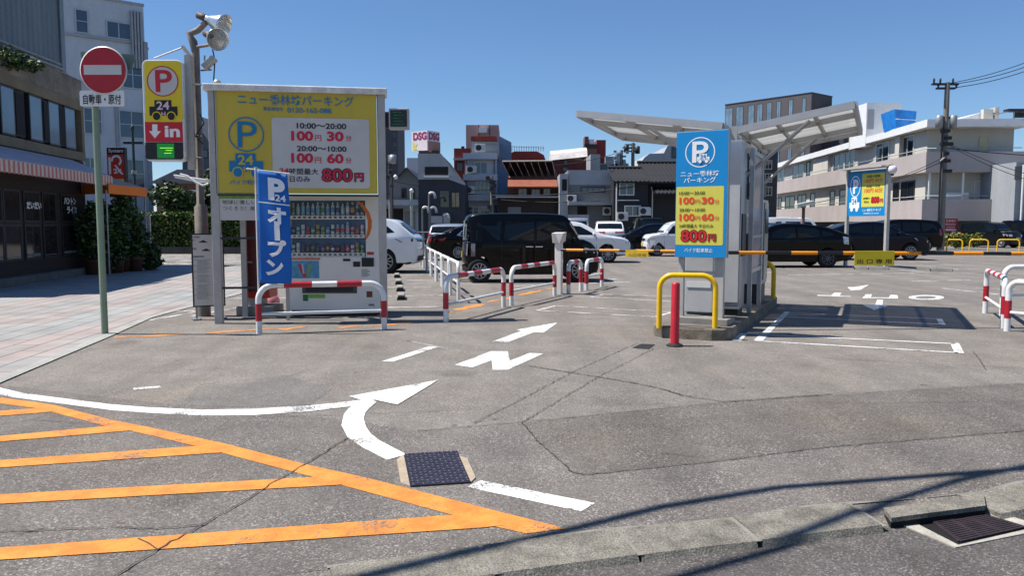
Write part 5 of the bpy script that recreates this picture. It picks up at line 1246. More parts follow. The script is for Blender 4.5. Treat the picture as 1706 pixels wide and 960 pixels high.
hatch = B(L=4.46, W=1.745, rw=.315, belt=.98, tum=.3, wh=(.2, .805), zb=.2, spokes=9, rim=M('dark_alloy', (90, 92, 98), .35, .6, var=.1),
    prof=[(.012, .22), (.0, .5), (.02, .7), (.08, .8), (.17, .9), (.2, .93), (.4, 1.37), (.48, 1.43), (.6, 1.43), (.78, 1.32), (.9, 1.17), (.975, 1.06), (.995, .9), (1.0, .6), (.985, .26)],
    win=[[(.285, .96), (.36, 1.14), (.365, .985)], [(.375, .985), (.375, 1.17), (.44, 1.31), (.555, 1.35), (.56, 1.0)], [(.575, 1.0), (.57, 1.35), (.7, 1.31), (.735, 1.26), (.74, 1.03)], [(.755, 1.04), (.75, 1.25), (.83, 1.17), (.86, 1.09)]],
    ws=((.215, .98), (.4, 1.36)), rw_=((.955, 1.10), (.76, 1.345)), hand=[(.53, .88), (.7, .9)], mir=(.33, 1.04),
    head=[[(.02, .6), (.02, .68), (.15, .84), (.12, .7)]], tail=[[(.985, .78), (.98, 1.02), (.93, 1.05), (.94, .8)]],
    ends=[('grille', -.45, .45, .34, .48, 1, 'dark', False), ('headlight', .5, .76, .6, .72, 1, 'head', True), ('licence_plate', -.165, .165, .5, .66, 1, 'white', False),
          ('tail_light', .58, .78, .78, 1.0, -1, 'tail', True), ('licence_plate', -.165, .165, .6, .76, -1, 'white', False), ('bumper_trim', -.6, .6, .28, .4, -1, 'dark', False)],
    seam=[[(.565, .3), (.565, 1.0)], [(.745, .7), (.748, 1.03)], [(.3, .3), (.29, .96)], [(.3, .3), (.7, .3)]])
coupe = B(L=4.36, W=1.795, rw=.34, belt=1.02, tum=.3, wh=(.2, .8), zb=.25, clad=.36,
    prof=[(.015, .3), (.0, .55), (.012, .78), (.05, .88), (.2, .98), (.25, 1.01), (.42, 1.44), (.5, 1.5), (.62, 1.5), (.8, 1.4), (.95, 1.16), (.995, 1.02), (1.0, .7), (.98, .34)],
    win=[[(.3, 1.05), (.44, 1.38), (.55, 1.42), (.555, 1.07)], [(.57, 1.07), (.565, 1.42), (.70, 1.38), (.79, 1.27), (.80, 1.15)]],
    ws=((.265, 1.05), (.42, 1.41)), rw_=((.935, 1.2), (.81, 1.38)), hand=[(.53, .93), (.735, 1.12)], mir=(.325, 1.09),
    head=[[(.015, .72), (.02, .8), (.17, .92), (.13, .8)]], tail=[[(.985, .86), (.985, 1.0), (.88, 1.02), (.9, .9)]], chr_h=False,
    ends=[('grille', -.6, .6, .4, .6, 1, 'dark', False), ('headlight', .55, .78, .7, .82, 1, 'head', True), ('licence_plate', -.165, .165, .5, .66, 1, 'white', False),
          ('tail_light', .45, .8, .86, 1.0, -1, 'tail', True), ('licence_plate', -.165, .165, .62, .78, -1, 'white', False), ('bumper_trim', -.65, .65, .32, .46, -1, 'dark', False)],
    seam=[[(.56, .38), (.56, 1.04)], [(.3, .4), (.3, 1.02)], [(.76, .8), (.8, 1.1)]])
mini = dict(kei); mini.update(prof=[(.012, .24), (.0, .5), (.012, .8), (.04, .93), (.17, .99), (.23, 1.02), (.34, 1.46), (.42, 1.54), (.6, 1.56), (.9, 1.52), (.96, 1.46), (.99, 1.0), (1.0, .6), (.99, .24)],
    win=[[(.28, 1.03), (.36, 1.39), (.49, 1.42), (.49, 1.04)], [(.51, 1.04), (.51, 1.42), (.71, 1.41), (.73, 1.05)], [(.75, 1.05), (.74, 1.4), (.9, 1.37), (.93, 1.08)]], ws=((.245, 1.06), (.34, 1.43)), rw_=((.98, 1.04), (.962, 1.4)), mir=(.275, 1.08))
van = B(L=4.1, W=1.66, rw=.29, belt=1.1, tum=.14, wh=(.17, .8), zb=.22,
    prof=[(.015, .26), (.0, .55), (.012, .85), (.05, 1.02), (.09, 1.1), (.22, 1.72), (.3, 1.8), (.6, 1.82), (.93, 1.8), (.975, 1.74), (.99, 1.1), (1.0, .6), (.99, .26)],
    win=[[(.135, 1.14), (.235, 1.6), (.33, 1.62), (.33, 1.14)], [(.39, 1.14), (.38, 1.62), (.6, 1.62), (.6, 1.14)], [(.66, 1.14), (.66, 1.62), (.91, 1.6), (.92, 1.14)]],
    ws=((.1, 1.15), (.215, 1.68)), rw_=((.988, 1.15), (.976, 1.65)), hand=[(.34, .95), (.64, .95)], mir=(.13, 1.18), head=[[(.012, .7), (.015, .86), (.08, .9), (.06, .72)]], tail=[[(.99, .7), (.985, 1.05), (.96, 1.05), (.965, .7)]],
    ends=[('grille', -.5, .5, .62, .74, 1, 'dark', False), ('headlight', .5, .72, .7, .86, 1, 'head', True), ('licence_plate', -.165, .165, .42, .58, 1, 'white', False), ('tail_light', .62, .74, .7, 1.05, -1, 'tail', True), ('licence_plate', -.165, .165, .6, .76, -1, 'white', False)],
    seam=[[(.36, .3), (.36, 1.12)], [(.63, .3), (.63, 1.12)]])
mpv = B(L=4.8, W=1.82, rw=.335, belt=1.03, tum=.24, wh=(.19, .79), zb=.22, spokes=6,
    prof=[(.012, .26), (.0, .5), (.015, .74), (.06, .86), (.15, .97), (.18, 1.0), (.36, 1.56), (.46, 1.66), (.7, 1.67), (.88, 1.6), (.955, 1.48), (.985, 1.1), (1.0, .7), (.985, .28)],
    win=[[(.27, 1.05), (.385, 1.48), (.5, 1.54), (.5, 1.06)], [(.52, 1.06), (.52, 1.55), (.71, 1.54), (.71, 1.07)], [(.73, 1.07), (.73, 1.54), (.87, 1.48), (.915, 1.3), (.92, 1.1)]],
    ws=((.195, 1.05), (.36, 1.54)), rw_=((.98, 1.14), (.955, 1.44)), hand=[(.47, .93), (.55, .93)], mir=(.3, 1.1), head=[[(.02, .66), (.02, .76), (.14, .9), (.1, .74)]], tail=[[(.985, .85), (.98, 1.2), (.945, 1.2), (.95, .85)]], chr_h=True,
    ends=[('grille', -.5, .5, .5, .66, 1, 'dark', False), ('headlight', .55, .8, .66, .8, 1, 'head', True), ('licence_plate', -.165, .165, .42, .58, 1, 'white', False), ('tail_light', .62, .8, .85, 1.2, -1, 'tail', True), ('licence_plate', -.165, .165, .75, .91, -1, 'white', False), ('bumper_trim', -.6, .6, .3, .42, -1, 'dark', False)],
    seam=[[(.51, .3), (.51, 1.04)], [(.72, .5), (.72, 1.05)]])
estate = dict(suv); estate.update(L=4.45, W=1.74, rw=.31, belt=.98, zb=.2, clad=0, prof=[(.012, .26), (.0, .5), (.012, .72), (.06, .84), (.2, .94), (.25, .97), (.4, 1.36), (.5, 1.43), (.8, 1.42), (.91, 1.36), (.975, 1.0), (1.0, .7), (.985, .26)],
    win=[[(.3, 1.0), (.42, 1.31), (.535, 1.35), (.535, 1.01)], [(.555, 1.01), (.555, 1.35), (.70, 1.35), (.71, 1.02)], [(.73, 1.02), (.725, 1.35), (.87, 1.3), (.91, 1.06)]], ws=((.265, 1.01), (.4, 1.34)), rw_=((.968, 1.03), (.92, 1.31)), hand=[(.5, .88), (.68, .89)], mir=(.32, 1.04), head=[], tail=[[(.99, .8), (.985, 1.0), (.95, 1.02), (.95, .8)]],
    ends=[('tail_light', .6, .8, .82, 1.08, -1, 'tail', True), ('licence_plate', -.165, .165, .66, .82, -1, 'white', False), ('headlight', .5, .76, .62, .76, 1, 'head', True), ('grille', -.45, .45, .5, .64, 1, 'dark', False)])
CG = 'cars parked in the lot'
make_car('black boxy small van side-on behind the red and white hoops', 'car', kei, P_BLACK, (.47, 20.1), R(5), CG, tail=M('clear_tail_lamp', (120, 112, 122), .1, .3, var=.4, scale=14, spec=.8))
make_car('large white crossover car, its rear beside the vending machine', 'car', suv, P_PEARL, (-5.1, 23.9), R(180), CG, tail=M('smoked_tail_lamp', (54, 50, 60), .12, var=.4, scale=9, spec=.8))
make_car('black saloon with red tail lamps behind the white railings', 'car', sedan, P_BLACK, (-1.0, 32.4), R(9), CG)
make_car('silver estate car seen from behind, beyond the black saloon', 'car', estate, P_SILVER, (-2.75, 37.6), R(82), CG)
make_car('white coupe-like crossover with black arches beyond the black van', 'car', coupe, P_WHITE, (2.35, 30.3), R(-3), CG)
make_car('low dark navy car with sunlit windscreen between two white cars', 'car', dict(hatch), P_NAVY, (7.3, 40.2), R(176), CG)
make_car('small upright white car partly hidden by the blue P sign', 'car', mini, P_WHITE, (7.75, 36.1), R(181), CG)
make_car('white crossover seen from behind at the grey garage', 'car', dict(suv), P_WHITE, (6.05, 49.3), R(86), CG)
make_car('silver tall van seen from behind at the grey garage', 'car', dict(van), P_SILVER, (4.2, 51.5), R(88), CG)
make_car('dark tall wagon seen from behind at the black house', 'car', dict(van), P_GREEN, (8.75, 50.8), R(88), CG)
make_car('black hatchback behind the exit gate arm', 'car', hatch, P_BLACK, (9.2, 26.9), R(180.5), CG, tail=lampc)
make_car('dark navy crossover behind the blue roadside price sign post', 'car', dict(coupe, L=4.25), P_NAVY, (14.85, 32.4), R(-3), CG)
make_car('black people carrier with rounded rear by the yellow hoops', 'car', mpv, P_BLACK, (20.75, 42.6), R(180), CG)
make_car('dark boxy small car facing the lot behind a yellow hoop', 'car', dict(mini), P_GREEN, (30.3, 49.6), R(-64), CG)
make_car('dark wagon at the picture border beside the boxy dark car', 'car', dict(kei), P_NAVY, (34.0, 51.6), R(-80), CG)
make_car('long white van parked before the pink apartment block', 'car', van, P_WHITE, (16.7, 47.4), R(0), CG)
make_car('dark blue car between the white van and the blue roadside sign', 'car', dict(estate), P_NAVY, (17.1, 39.2), R(176), CG)
make_car('dark navy car half hidden behind the payment machine', 'car', dict(sedan), P_NAVY, (12.4, 41.5), R(85), CG)

# ================================================================ buildings, trees, poles and wires
class Bld:
    def __init__(s, name, label, cat, A, B, group=None):
        s.pl = Plane(A, B); s.t = thing(name, label, cat, s.pl.pt(s.pl.L / 2, 0, 0), group)
    def box(s, nm, s0, s1, y0, y1, z0, z1, mat, par=None, bevel=0): return MB().box(s0, s1, y0, y1, z0, z1, 0, s.pl.X).build(nm, mat, par or s.t, bevel)
    def pbox(s, nm, r, y0, y1, mat, par=None, bevel=0):
        a = s.pl.rect(*r); return s.box(nm, a[0], a[1], y0, y1, a[2], a[3], mat, par, bevel)
    def prism(s, nm, pts, y0, y1, mat, par=None): return MB().prism([s.pl.px(*p) for p in pts], y0, y1, 0, s.pl.X).build(nm, mat, par or s.t)
    def win(s, r, fm, gm=None, nx=2, ny=1, fw=.07, proud=.06, metric=False, inset=None):
        a = r if metric else s.pl.rect(*r); s0, s1, z0, z1 = a; m = MB(); y = -proud; yb = inset if inset else .03
        for b in ((s0 - fw, s1 + fw, z1, z1 + fw), (s0 - fw, s1 + fw, z0 - fw, z0), (s0 - fw, s0, z0, z1), (s1, s1 + fw, z0, z1)): m.box(b[0], b[1], y, yb, b[2], b[3], 0, s.pl.X)
        for k in range(1, nx): x = s0 + (s1 - s0) * k / nx; m.box(x - fw * .35, x + fw * .35, y + .01, yb, z0, z1, 0, s.pl.X)
        for k in range(1, ny): z = z0 + (z1 - z0) * k / ny; m.box(s0, s1, y + .012, yb, z - fw * .3, z + fw * .3, 0, s.pl.X)
        f = m.build('window', fm, s.t); MB().box(s0, s1, -.02, .025, z0, z1, 0, s.pl.X).build('pane', gm or glass, f); return f
def FB(name, label, u0, u1, d, cat='building'): return Bld(name, label, cat, (XU(u0, d), d), (XU(u1, d), d))
mw = M('white_wall', (184, 188, 194), .85, var=.14, scale=.5, fine=.06, streak=.25); mgw = M('grey_wall', (118, 120, 122), .85, var=.15, scale=.6, fine=.08, streak=.3)
mlg = M('light_grey_wall', (160, 164, 168), .85, var=.14, scale=.6, fine=.06, streak=.3); mnavy = M('navy_cladding', (38, 44, 56), .6, var=.2, scale=1)
mblk = M('black_timber', (36, 36, 40), .7, var=.25, scale=1.5); mpink = M('pink_wall', (182, 146, 140), .85, var=.12, scale=.7, fine=.06, streak=.3)
mred = M('red_tile_wall', (138, 48, 40), .75, var=.25, scale=1.5, fine=.15); mbrick = M('brick_wall', (112, 52, 46), .85, var=.25, scale=1.2, fine=.2)
mbrown = M('brown_wall', (116, 82, 68), .8, var=.2, scale=1, fine=.1); malu = M('aluminium_frame', (176, 180, 184), .4, .4, var=.06); mdkfr = M('dark_frame', (40, 40, 44), .5, var=.1); mwfr = M('white_frame', (224, 224, 220), .5, var=.05)
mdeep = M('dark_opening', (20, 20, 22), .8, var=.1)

# --- restaurant at the paved street
rs = Bld('restaurant', 'old two-storey restaurant with striped awning and dark wooden front', 'building', (-11.72, 16.2), (-12.72, 23.4)); pl = rs.pl; L = pl.L
wood = M('dark_wood_boards', (50, 38, 33), .75, var=.3, scale=1.2, fine=.2, streak=6)
fas = M('beige_fascia', (124, 112, 90), .85, var=.25, scale=1.5, fine=.12); stain = M('stained_mortar', (128, 118, 106), .9, var=.5, scale=1.1, fine=.25)
rs.box('wall', 0, L, 0, 6, 0, 3.3, wood); rs.box('wall', 0, L, .12, 6, 3.3, 5.0, M('upper_dark_wall', (46, 44, 44), .8, var=.2))
rs.box('fascia', -.05, L + .03, -.05, .12, 3.32, 3.56, fas); rs.box('fascia', -.05, L + .03, -.05, .12, 4.78, 5.04, fas); rs.box('parapet', -.05, L + .03, -.02, 6.05, 5.04, 5.68, stain); rs.box('corner_post', L - .14, L + .03, -.045, .115, 3.56, 4.78, fas)
rs.box('step', 0, L + .1, -.32, 0, .0, .2, M('step_concrete', (110, 106, 100), .9, var=.25, scale=3, fine=.15), bevel=.02)
up = MB(); bl = M('hazy_blue_pane', (92, 112, 130), .12, var=.25, scale=.9, spec=.8)
for r in ((-60, 140, -40, 222), (-30, 143, -8, 224), (2, 146, 22, 229), (50, 163, 68, 237), (82, 177, 97, 246), (109, 188, 124, 252)):
    a = pl.rect(*r); rs.win((a[0], a[1], 3.64, 4.72), mdkfr, bl, 1, 1, .05, .02, True, .1)
for r in ((26, 155, 40, 233), (73, 172, 80, 243), (99, 185, 107, 250)):
    a = pl.rect(*r); rs.win((a[0], a[1], 3.66, 4.7), mdkfr, mdeep, 1, 1, .03, .0, True, .1)
for k, (a, b) in enumerate(((-60, -32), (-28, 0), (5, 30), (39, 63), (70, 90), (101, 124))):
    q = pl.rect(a, 330, b, 340); rs.win((q[0], q[1], 1.55, 2.25), mdkfr, M('shop_dark_pane', (40, 36, 34), .12, var=.3), 2, 1, .05, .03, True)
    w = rs.win((q[0], q[1], .62, 1.4), mdkfr, M('shop_pane', (52, 48, 46), .06, var=.4, scale=1.6, spec=.8), 1, 1, .06, .03, True)
    m = MB(); m.box(q[0] + .04, q[1] - .04, -.026, -.021, .64, .66 + .05 * (k % 2), 0, pl.X); m.build('blind', M('shop_blind', (120, 120, 116), .6, var=.3, scale=8), w)
lm = MB(); ptext(lm, pl, 'だいだい', (39, 336, 64, 348.5), -.075, 0, .04); lm.build('lettering', inkwhite, rs.t); lm = MB(); ptext(lm, pl, 'ハントン', (102, 329, 122, 341), -.075, 0, .05); ptext(lm, pl, 'ライス', (107, 344, 124, 356), -.075, 0, .05); lm.build('lettering', inkwhite, rs.t)
aw = MB(); N = 64; fabric = M('awning_mauve', (186, 172, 178), .8, var=.15, scale=2)
za, zo, zv, out_ = 3.28, 2.83, 2.55, 1.0
n0, n1 = -.1, L - .9
aw.add([(n0, -.0, za), (n1, -.0, za), (n1 + .25, -out_, zo), (n0, -out_, zo), (n0, 0, za + .02), (n1, 0, za + .02), (n1 + .25, -out_, zo + .02), (n0, -out_, zo + .02)], [(0, 1, 2, 3), (4, 7, 6, 5), (3, 2, 6, 7), (1, 5, 6, 2)], 0, False, pl.X)
ao = aw.build('awning', fabric, rs.t)
va = MB()
for k in range(N):
    x0 = n0 + (n1 + .25 - n0) * k / N; x1 = n0 + (n1 + .25 - n0) * (k + 1) / N
    va.box(x0, x1, -out_ - .012, -out_, zv + (.02 if k % 2 else 0), zo, k % 2, pl.X)
va.build('valance', [M('awning_red', (188, 116, 104), .8, var=.15), M('awning_cream', (206, 190, 176), .8, var=.12)], ao)
uc = Bld('clad_building', 'tall grey corrugated metal clad building above the restaurant', 'building', (-15.0, 15.5), (-15.75, 28.0))
corr = ribbed('corrugated_cladding', (112, 122, 128), .3, 'X', .55, .2, .6)
ob = MB().box(0, uc.pl.L, 0, 9, 0, 10.6).build('wall', corr); ob.parent = uc.t; ob.location = uc.pl.X.translation - uc.t.location; ob.rotation_euler = uc.pl.X.to_euler()
uc.box('corner_trim', uc.pl.L - .25, uc.pl.L + .02, -.05, .2, 5.6, 10.62, M('clad_trim', (124, 132, 136), .5, .2))
mb = MB(); mb.poly([pl.pt(-.1, .3, 5.69), pl.pt(L, .3, 5.69), uc.pl.pt(uc.pl.L - 4, -.02, 6.75), uc.pl.pt(0, -.02, 6.75)]); mb.build('lean_to_roof', M('lean_to_metal', (70, 72, 74), .7, .2, var=.3), uc.t)
mb = MB()
for k in range(3): mb.tube([uc.pl.pt(1, -.15 - .12 * k, 6.95 - .18 * k), uc.pl.pt(uc.pl.L - .6, -.15 - .12 * k, 6.95 - .18 * k)], .05, 8)
mb.build('pipe', M('grey_pipe', (150, 150, 146), .5), uc.t)
def leaves(mb, c, rad, n, sz, shell=.55, flat=.5, mats=(0, 1, 2)):
    c = Vector(c)
    for _ in range(n):
        while True:
            d = Vector((random.uniform(-1, 1), random.uniform(-1, 1), random.uniform(-1, 1)))
            if shell < d.length < 1: break
        p = c + Vector((d.x * rad[0], d.y * rad[1], d.z * rad[2])); s = sz * random.uniform(.6, 1.4)
        a = Vector((random.gauss(0, 1), random.gauss(0, 1), random.gauss(0, 1) * flat)).normalized(); b = a.cross(Vector((random.gauss(0, 1), random.gauss(0, 1), random.gauss(0, 1)))).normalized()
        mb.add([p - a * s, p + b * s * .45, p + a * s, p - b * s * .45], [(0, 1, 2, 3)], random.choice(mats))
def leafmat(n, rgb):
    m = M(n, rgb, .55, var=.35, scale=3); return m
LG = [leafmat('leaf_dark', (32, 50, 24)), leafmat('leaf_mid', (48, 74, 30)), leafmat('leaf_light', (82, 108, 40))]
LY = [leafmat('leaf_olive', (104, 112, 40)), leafmat('leaf_yellow', (150, 142, 50)), leafmat('leaf_mid', (52, 78, 32))]
iv = thing('ivy', 'green ivy trailing over the restaurant parapet', 'ivy', pl.pt(2.2, 0, 5.7)); mb = MB()
for u, v, r in ((-10, 92, .35), (8, 95, .35), (22, 101, .3), (36, 106, .26), (48, 109, .2), (10, 104, .22)):
    a, z = pl.px(u, v); leaves(mb, pl.pt(a, -.05, z), (.35, r, r * .8), 220, .06, 0)
mb.build('foliage', LG, iv)
oc = thing('orange_canopy', 'orange fabric entrance canopy over potted plants at the restaurant end', 'canopy', (-11.6, 22.4, 0))
C = [(-12.7, 23.15), (-11.5, 22.4), (-11.62, 25.0), (-12.9, 25.2)]; zt_, zb_ = 2.6, 2.33
mb = MB(); mb.add([(C[0][0], C[0][1], 2.6), (C[1][0], C[1][1], zt_), (C[2][0], C[2][1], zt_), (C[3][0], C[3][1], 2.6), (-12.6, 23.4, 2.95), (-12.65, 24.6, 2.95)], [(0, 1, 4), (1, 2, 5, 4), (2, 3, 5)])
mb.build('roof', M('canopy_tan', (176, 150, 130), .8, var=.15), oc)
mb = MB()
for a, b in ((0, 1), (1, 2), (2, 3)): mb.add([(*C[a], zb_), (*C[b], zb_), (*C[b], zt_), (*C[a], zt_)], [(0, 1, 2, 3)])
vo = mb.build('valance', M('canopy_orange', (226, 120, 36), .8, var=.1), oc); sd = vo.modifiers.new('t', 'SOLIDIFY'); sd.thickness = .02
for (x, y) in (C[1], C[2]): MB().tube([(x - .06, y - .03, 0), (x - .06, y - .03, zb_ + .1)], .025, 8).build('post', steel, oc)
def pot_plant(name, label, c, rad, h0, n, sz, pot=None, mats=LG):
    t = thing(name, label, 'plant', (c[0], c[1], 0), 'plants at the restaurant entrance')
    MB().lathe([(0, .0), (.16, .0), (.21, .36), (.23, .37), (.23, .42), (.18, .42), (.16, .36), (0, .36)], 16, 0, Matrix.Translation((c[0], c[1], .01))).build('pot', pot or M('terracotta', (92, 56, 44), .8, var=.2), t)
    MB().tube([(c[0], c[1], .3), (c[0] + .05, c[1], h0 * .6), (c[0], c[1] + .06, h0 + rad[2] * .5)], [.03, .025, .01], 6).build('stem', M('plant_stem', (70, 56, 38), .9), t)
    mb = MB(); 
    for k in range(6): leaves(mb, (c[0] + random.uniform(-.5, .5) * rad[0], c[1] + random.uniform(-.5, .5) * rad[1], h0 + random.uniform(-.6, .6) * rad[2]), tuple(r * random.uniform(.4, .65) for r in rad), n // 6, sz, .0)
    mb.build('foliage', mats, t)
pot_plant('shrub', 'large dark potted shrub under the orange canopy by the wooden wall', (-12.1, 22.5), (.5, .6, 1.15), 1.2, 2600, .075)
pot_plant('shrub', 'tall dark potted shrub behind the no entry pole', (-11.8, 23.3), (.55, .6, 1.1), 1.25, 2600, .075)
pot_plant('shrub', 'potted shrub with terracotta pot showing at the canopy edge', (-11.62, 24.1), (.45, .5, 1.0), 1.1, 2000, .075)
pot_plant('shrub', 'low spreading potted plant at the street side of the canopy', (-11.55, 24.9), (.5, .5, .4), .45, 1200, .07)
pot_plant('shrub', 'hanging green plant just below the orange valance', (-11.9, 23.9), (.6, .6, .4), 1.95, 900, .06)
pot_plant('shrub', 'leafy dark shrub filling the gap between the two tall potted shrubs', (-11.98, 22.9), (.55, .6, 1.2), 1.2, 2600, .075)
pot_plant('shrub', 'dense shrub at the back of the potted row, beside the signboard', (-12.0, 24.5), (.6, .6, 1.15), 1.3, 2600, .075)
wb = thing('white_signboard', 'white upright signboard half hidden behind the potted shrubs', 'signboard', (-11.9, 25.3, 0)); MB().box(-12.1, -11.7, 25.3, 25.36, .25, 1.75).build('board', panelwhite, wb)
for x in (-12.06, -11.74): MB().box(x - .02, x + .02, 25.31, 25.35, 0, .25).build('leg', steel, wb)

# --- white block behind
wbk = Bld('white_office_block', 'white four-storey block with grey framed windows behind the restaurant', 'building', (-40.5, 51.75), (-28.2, 61.8)); pl = wbk.pl
s2 = pl.px(242, 100)[0]; L = pl.L
wbk.box('wall', 0, s2, 0, 9, 0, 18.2, M('office_white_wall', (188, 196, 204), .85, var=.12, scale=.5, fine=.06, streak=.25)); wbk.box('wall', s2, L, .1, 9, 0, 15.0, mlg)
wbk.box('parapet', -.05, s2 + .05, -.06, 9.05, 18.2, 18.4, mlg); wbk.box('parapet', s2 + .06, L + .05, .05, 9, 15.0, 15.15, mlg)
wbk.pbox('ledge', (100, 62, 240, 66), -.12, 0, mlg)
for r, nx, ny in (((127, 17, 145, 53), 1, 2), ((179, 38, 216, 63), 2, 1), ((205, 103, 236, 146), 2, 2), ((140, 97, 168, 140), 2, 2), ((141, 181, 168, 222), 2, 2), ((200, 186, 238, 229), 2, 2), ((141, 264, 168, 280), 3, 1), ((209, 267, 239, 312), 2, 2), ((100, 170, 124, 214), 2, 2)):
    wbk.win(r, malu, glass_blue, nx, ny, .09, .07)
mb = MB()
for u in (219, 224, 229, 234): a = pl.px(u, 100)[0]; mb.box(a, a + .15, -.3, -.02, 13.4, 17.7, 0, pl.X)
a = pl.px(239, 100)[0]; mb.box(a, a + .3, -.2, .0, 0, 15.5, 0, pl.X); a = pl.px(194, 250)[0]; mb.box(a, a + .18, -.15, 0, 0, 13.1, 0, pl.X)
mb.build('down_pipe', M('pipe_grey', (150, 156, 162), .6), wbk.t)
# --- hedge, trees and houses beyond the street
hg = thing('hedge', 'long clipped dark green hedge at the end of the paved street', 'hedge', (-16, 39, 0)); mb = MB(); x0, x1 = XU(226, 38.6), XU(452, 38.6)
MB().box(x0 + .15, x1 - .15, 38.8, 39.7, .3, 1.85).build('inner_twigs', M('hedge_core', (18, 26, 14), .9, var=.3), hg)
for k in range(9000):
    f = random.random(); p = Vector((random.uniform(x0, x1), random.uniform(38.55, 38.9), random.uniform(.25, 1.95))) if f < .6 else Vector((random.uniform(x0, x1), random.uniform(38.6, 39.9), random.uniform(1.82, 2.02) + .07 * math.sin(random.random() * 9)))
    a = Vector((random.gauss(0, 1), random.gauss(0, 1), random.gauss(0, 1))).normalized(); b = a.cross(Vector((random.gauss(0, 1), random.gauss(0, 1), random.gauss(0, 1)))).normalized(); s = random.uniform(.05, .11)
    mb.add([p - a * s, p + b * s * .5, p + a * s, p - b * s * .5], [(0, 1, 2, 3)], random.choice((0, 1, 1, 2)))
mb.build('foliage', [LG[0], leafmat('hedge_leaf', (62, 88, 34)), leafmat('hedge_leaf_light', (116, 138, 46))], hg)
kw = thing('planter_wall', 'low dark stone wall under the long clipped hedge', 'wall', (-16, 38.4, 0)); MB().box(x0, x1, 38.5, 39.9, -.05, .34).build('wall', M('dark_stone', (84, 82, 80), .9, var=.3, scale=2, fine=.2), kw)
def tree(label, c, h, rads, n, sz, mats=LG, group='trees behind the hedge', name='tree'):
    t = thing(name, label, 'tree', (c[0], c[1], 0), group); m = MB(); m.tube([(c[0], c[1], -.1), (c[0] + .1, c[1], h * .35), (c[0], c[1] + .1, h * .8)], [.2, .14, .05], 8)
    cr = MB()
    for k in range(14):
        a = random.uniform(0, 6.28); rr_ = random.uniform(.2, .75); q = Vector((c[0] + math.cos(a) * rads[0] * rr_, c[1] + math.sin(a) * rads[1] * rr_, h * .68 + random.uniform(-.7, .75) * rads[2]))
        m.tube([(c[0], c[1], h * .45), ((c[0] + q.x) / 2, (c[1] + q.y) / 2, (h * .45 + q.z) / 2 + .15), q], [.06, .04, .015], 5)
        leaves(cr, q, tuple(r * random.uniform(.3, .48) for r in rads), n // 14, sz, .0)
    m.build('trunk', M('bark', (66, 54, 42), .95, var=.3, scale=5), t); cr.build('crown', mats, t); return t
tree('dark bushy tree just behind the hedge beside the white block', (-18.6, 43), 3.7, (1.5, 1.2, 1.3), 4200, .13)
tree('second dark tree behind the hedge, by the brown house', (-16.6, 44), 3.5, (1.5, 1.2, 1.1), 3800, .13)
tree('lighter green tree behind the hedge next to the light pole', (-17.3, 46), 5.2, (1.2, 1.1, 1.2), 2600, .12)
hb = FB('brown_house', 'brown walled house with grey roof behind the hedge trees', 262, 372, 56, 'house'); hb.box('wall', 0, hb.pl.L, 0, 7, 0, 4.6, M('house_brown', (120, 88, 72), .85, var=.15)); hb.prism('roof', [(258, 303), (300, 283), (350, 283), (376, 303), (376, 306), (258, 306)], -.5, 7.4, M('house_roof_grey', (110, 110, 114), .7, var=.2))
hb.win((318, 318, 330, 330), mwfr, None, 2); hb.win((282, 318, 292, 330), mwfr, None, 2)
hc = FB('grey_gable_house', 'grey gabled building standing behind the light pole', 304, 352, 66, 'house'); hc.prism('wall', [(304, 300), (304, 206), (312, 186), (348, 235), (352, 300), (352, 402), (304, 402)], 0, 8, mgw); hc.win((338, 250, 346, 262), mdkfr, glass_blue, 1, 1, .05)
# --- small street signs and poles by the hedge
sy = thing('hanging_parking_sign', 'red black and yellow P 24 sign on a post behind the restaurant', 'parking sign', (XU(193, 30), 30, 0)); ps2 = fp(30)
b = MB(); pbox(b, ps2, (178, 245, 208, 312), 0, .25); b.build('case', dark, sy, bevel=.03)
b = MB(); pquad(b, ps2, (179, 246, 207, 257), -.004, 0); pquad(b, ps2, (179, 257, 207, 298), -.004, 1); pquad(b, ps2, (179, 298, 207, 311), -.004, 2); b.build('face', [inkblk, M('system_red', (206, 60, 40), .5, var=.1), yellowp], sy)
b = MB(); ptext(b, ps2, 'System', (181, 248, 205, 255.5), -.01, 0, .02); ptext(b, ps2, '24', (189, 281, 203, 289), -.01, 0, .03); s = ps2.rect(185, 258, 203, 277)
b.disc((s[0] + s[1]) / 2, (s[2] + s[3]) / 2, (s[1] - s[0]) / 2, (s[3] - s[2]) / 2, -.009, ps2.X, 0, .62, 24, -60, 190); pquad(b, ps2, (181, 262, 185, 290), -.009, 0)
q = [ps2.px(*k) for k in ((190, 275), (194, 275), (206, 290), (203, 291))]; b.poly([(k[0], -.012, k[1]) for k in q], 0, ps2.X); b.build('lettering', inkwhite, sy)
b = MB(); pquad(b, ps2, (184, 302, 204, 305), -.009, 0); pquad(b, ps2, (188, 299.5, 199, 302), -.009, 0); 
for u in (188, 200): s = ps2.px(u, 306); b.disc(s[0], s[1], .06, .06, -.01, ps2.X, 0, n=14)
b.build('car_symbol', inkblk, sy); x = XU(193, 30.1); MB().box(x - .06, x + .06, 30.05, 30.17, 0, 3.0).build('post', steel, sy)
lpost = thing('street_lamp', 'dark green street lamp post with crossbar at the hedge', 'lamp post', (XU(226, 34), 34, 0)); x = XU(227, 34); zz = P(227, 215, 34).z
dg_ = M('dark_green_post', (34, 52, 48), .5, var=.15); MB().tube([(x, 34, 0), (x, 34, .8), (x, 34, .85), (x, 34, zz)], [.11, .11, .07, .05], 12).build('post', dg_, lpost); MB().box(x - .42, x + .42, 33.96, 34.04, P(227, 238, 34).z - .05, P(227, 238, 34).z + .05).build('crossbar', dg_, lpost)
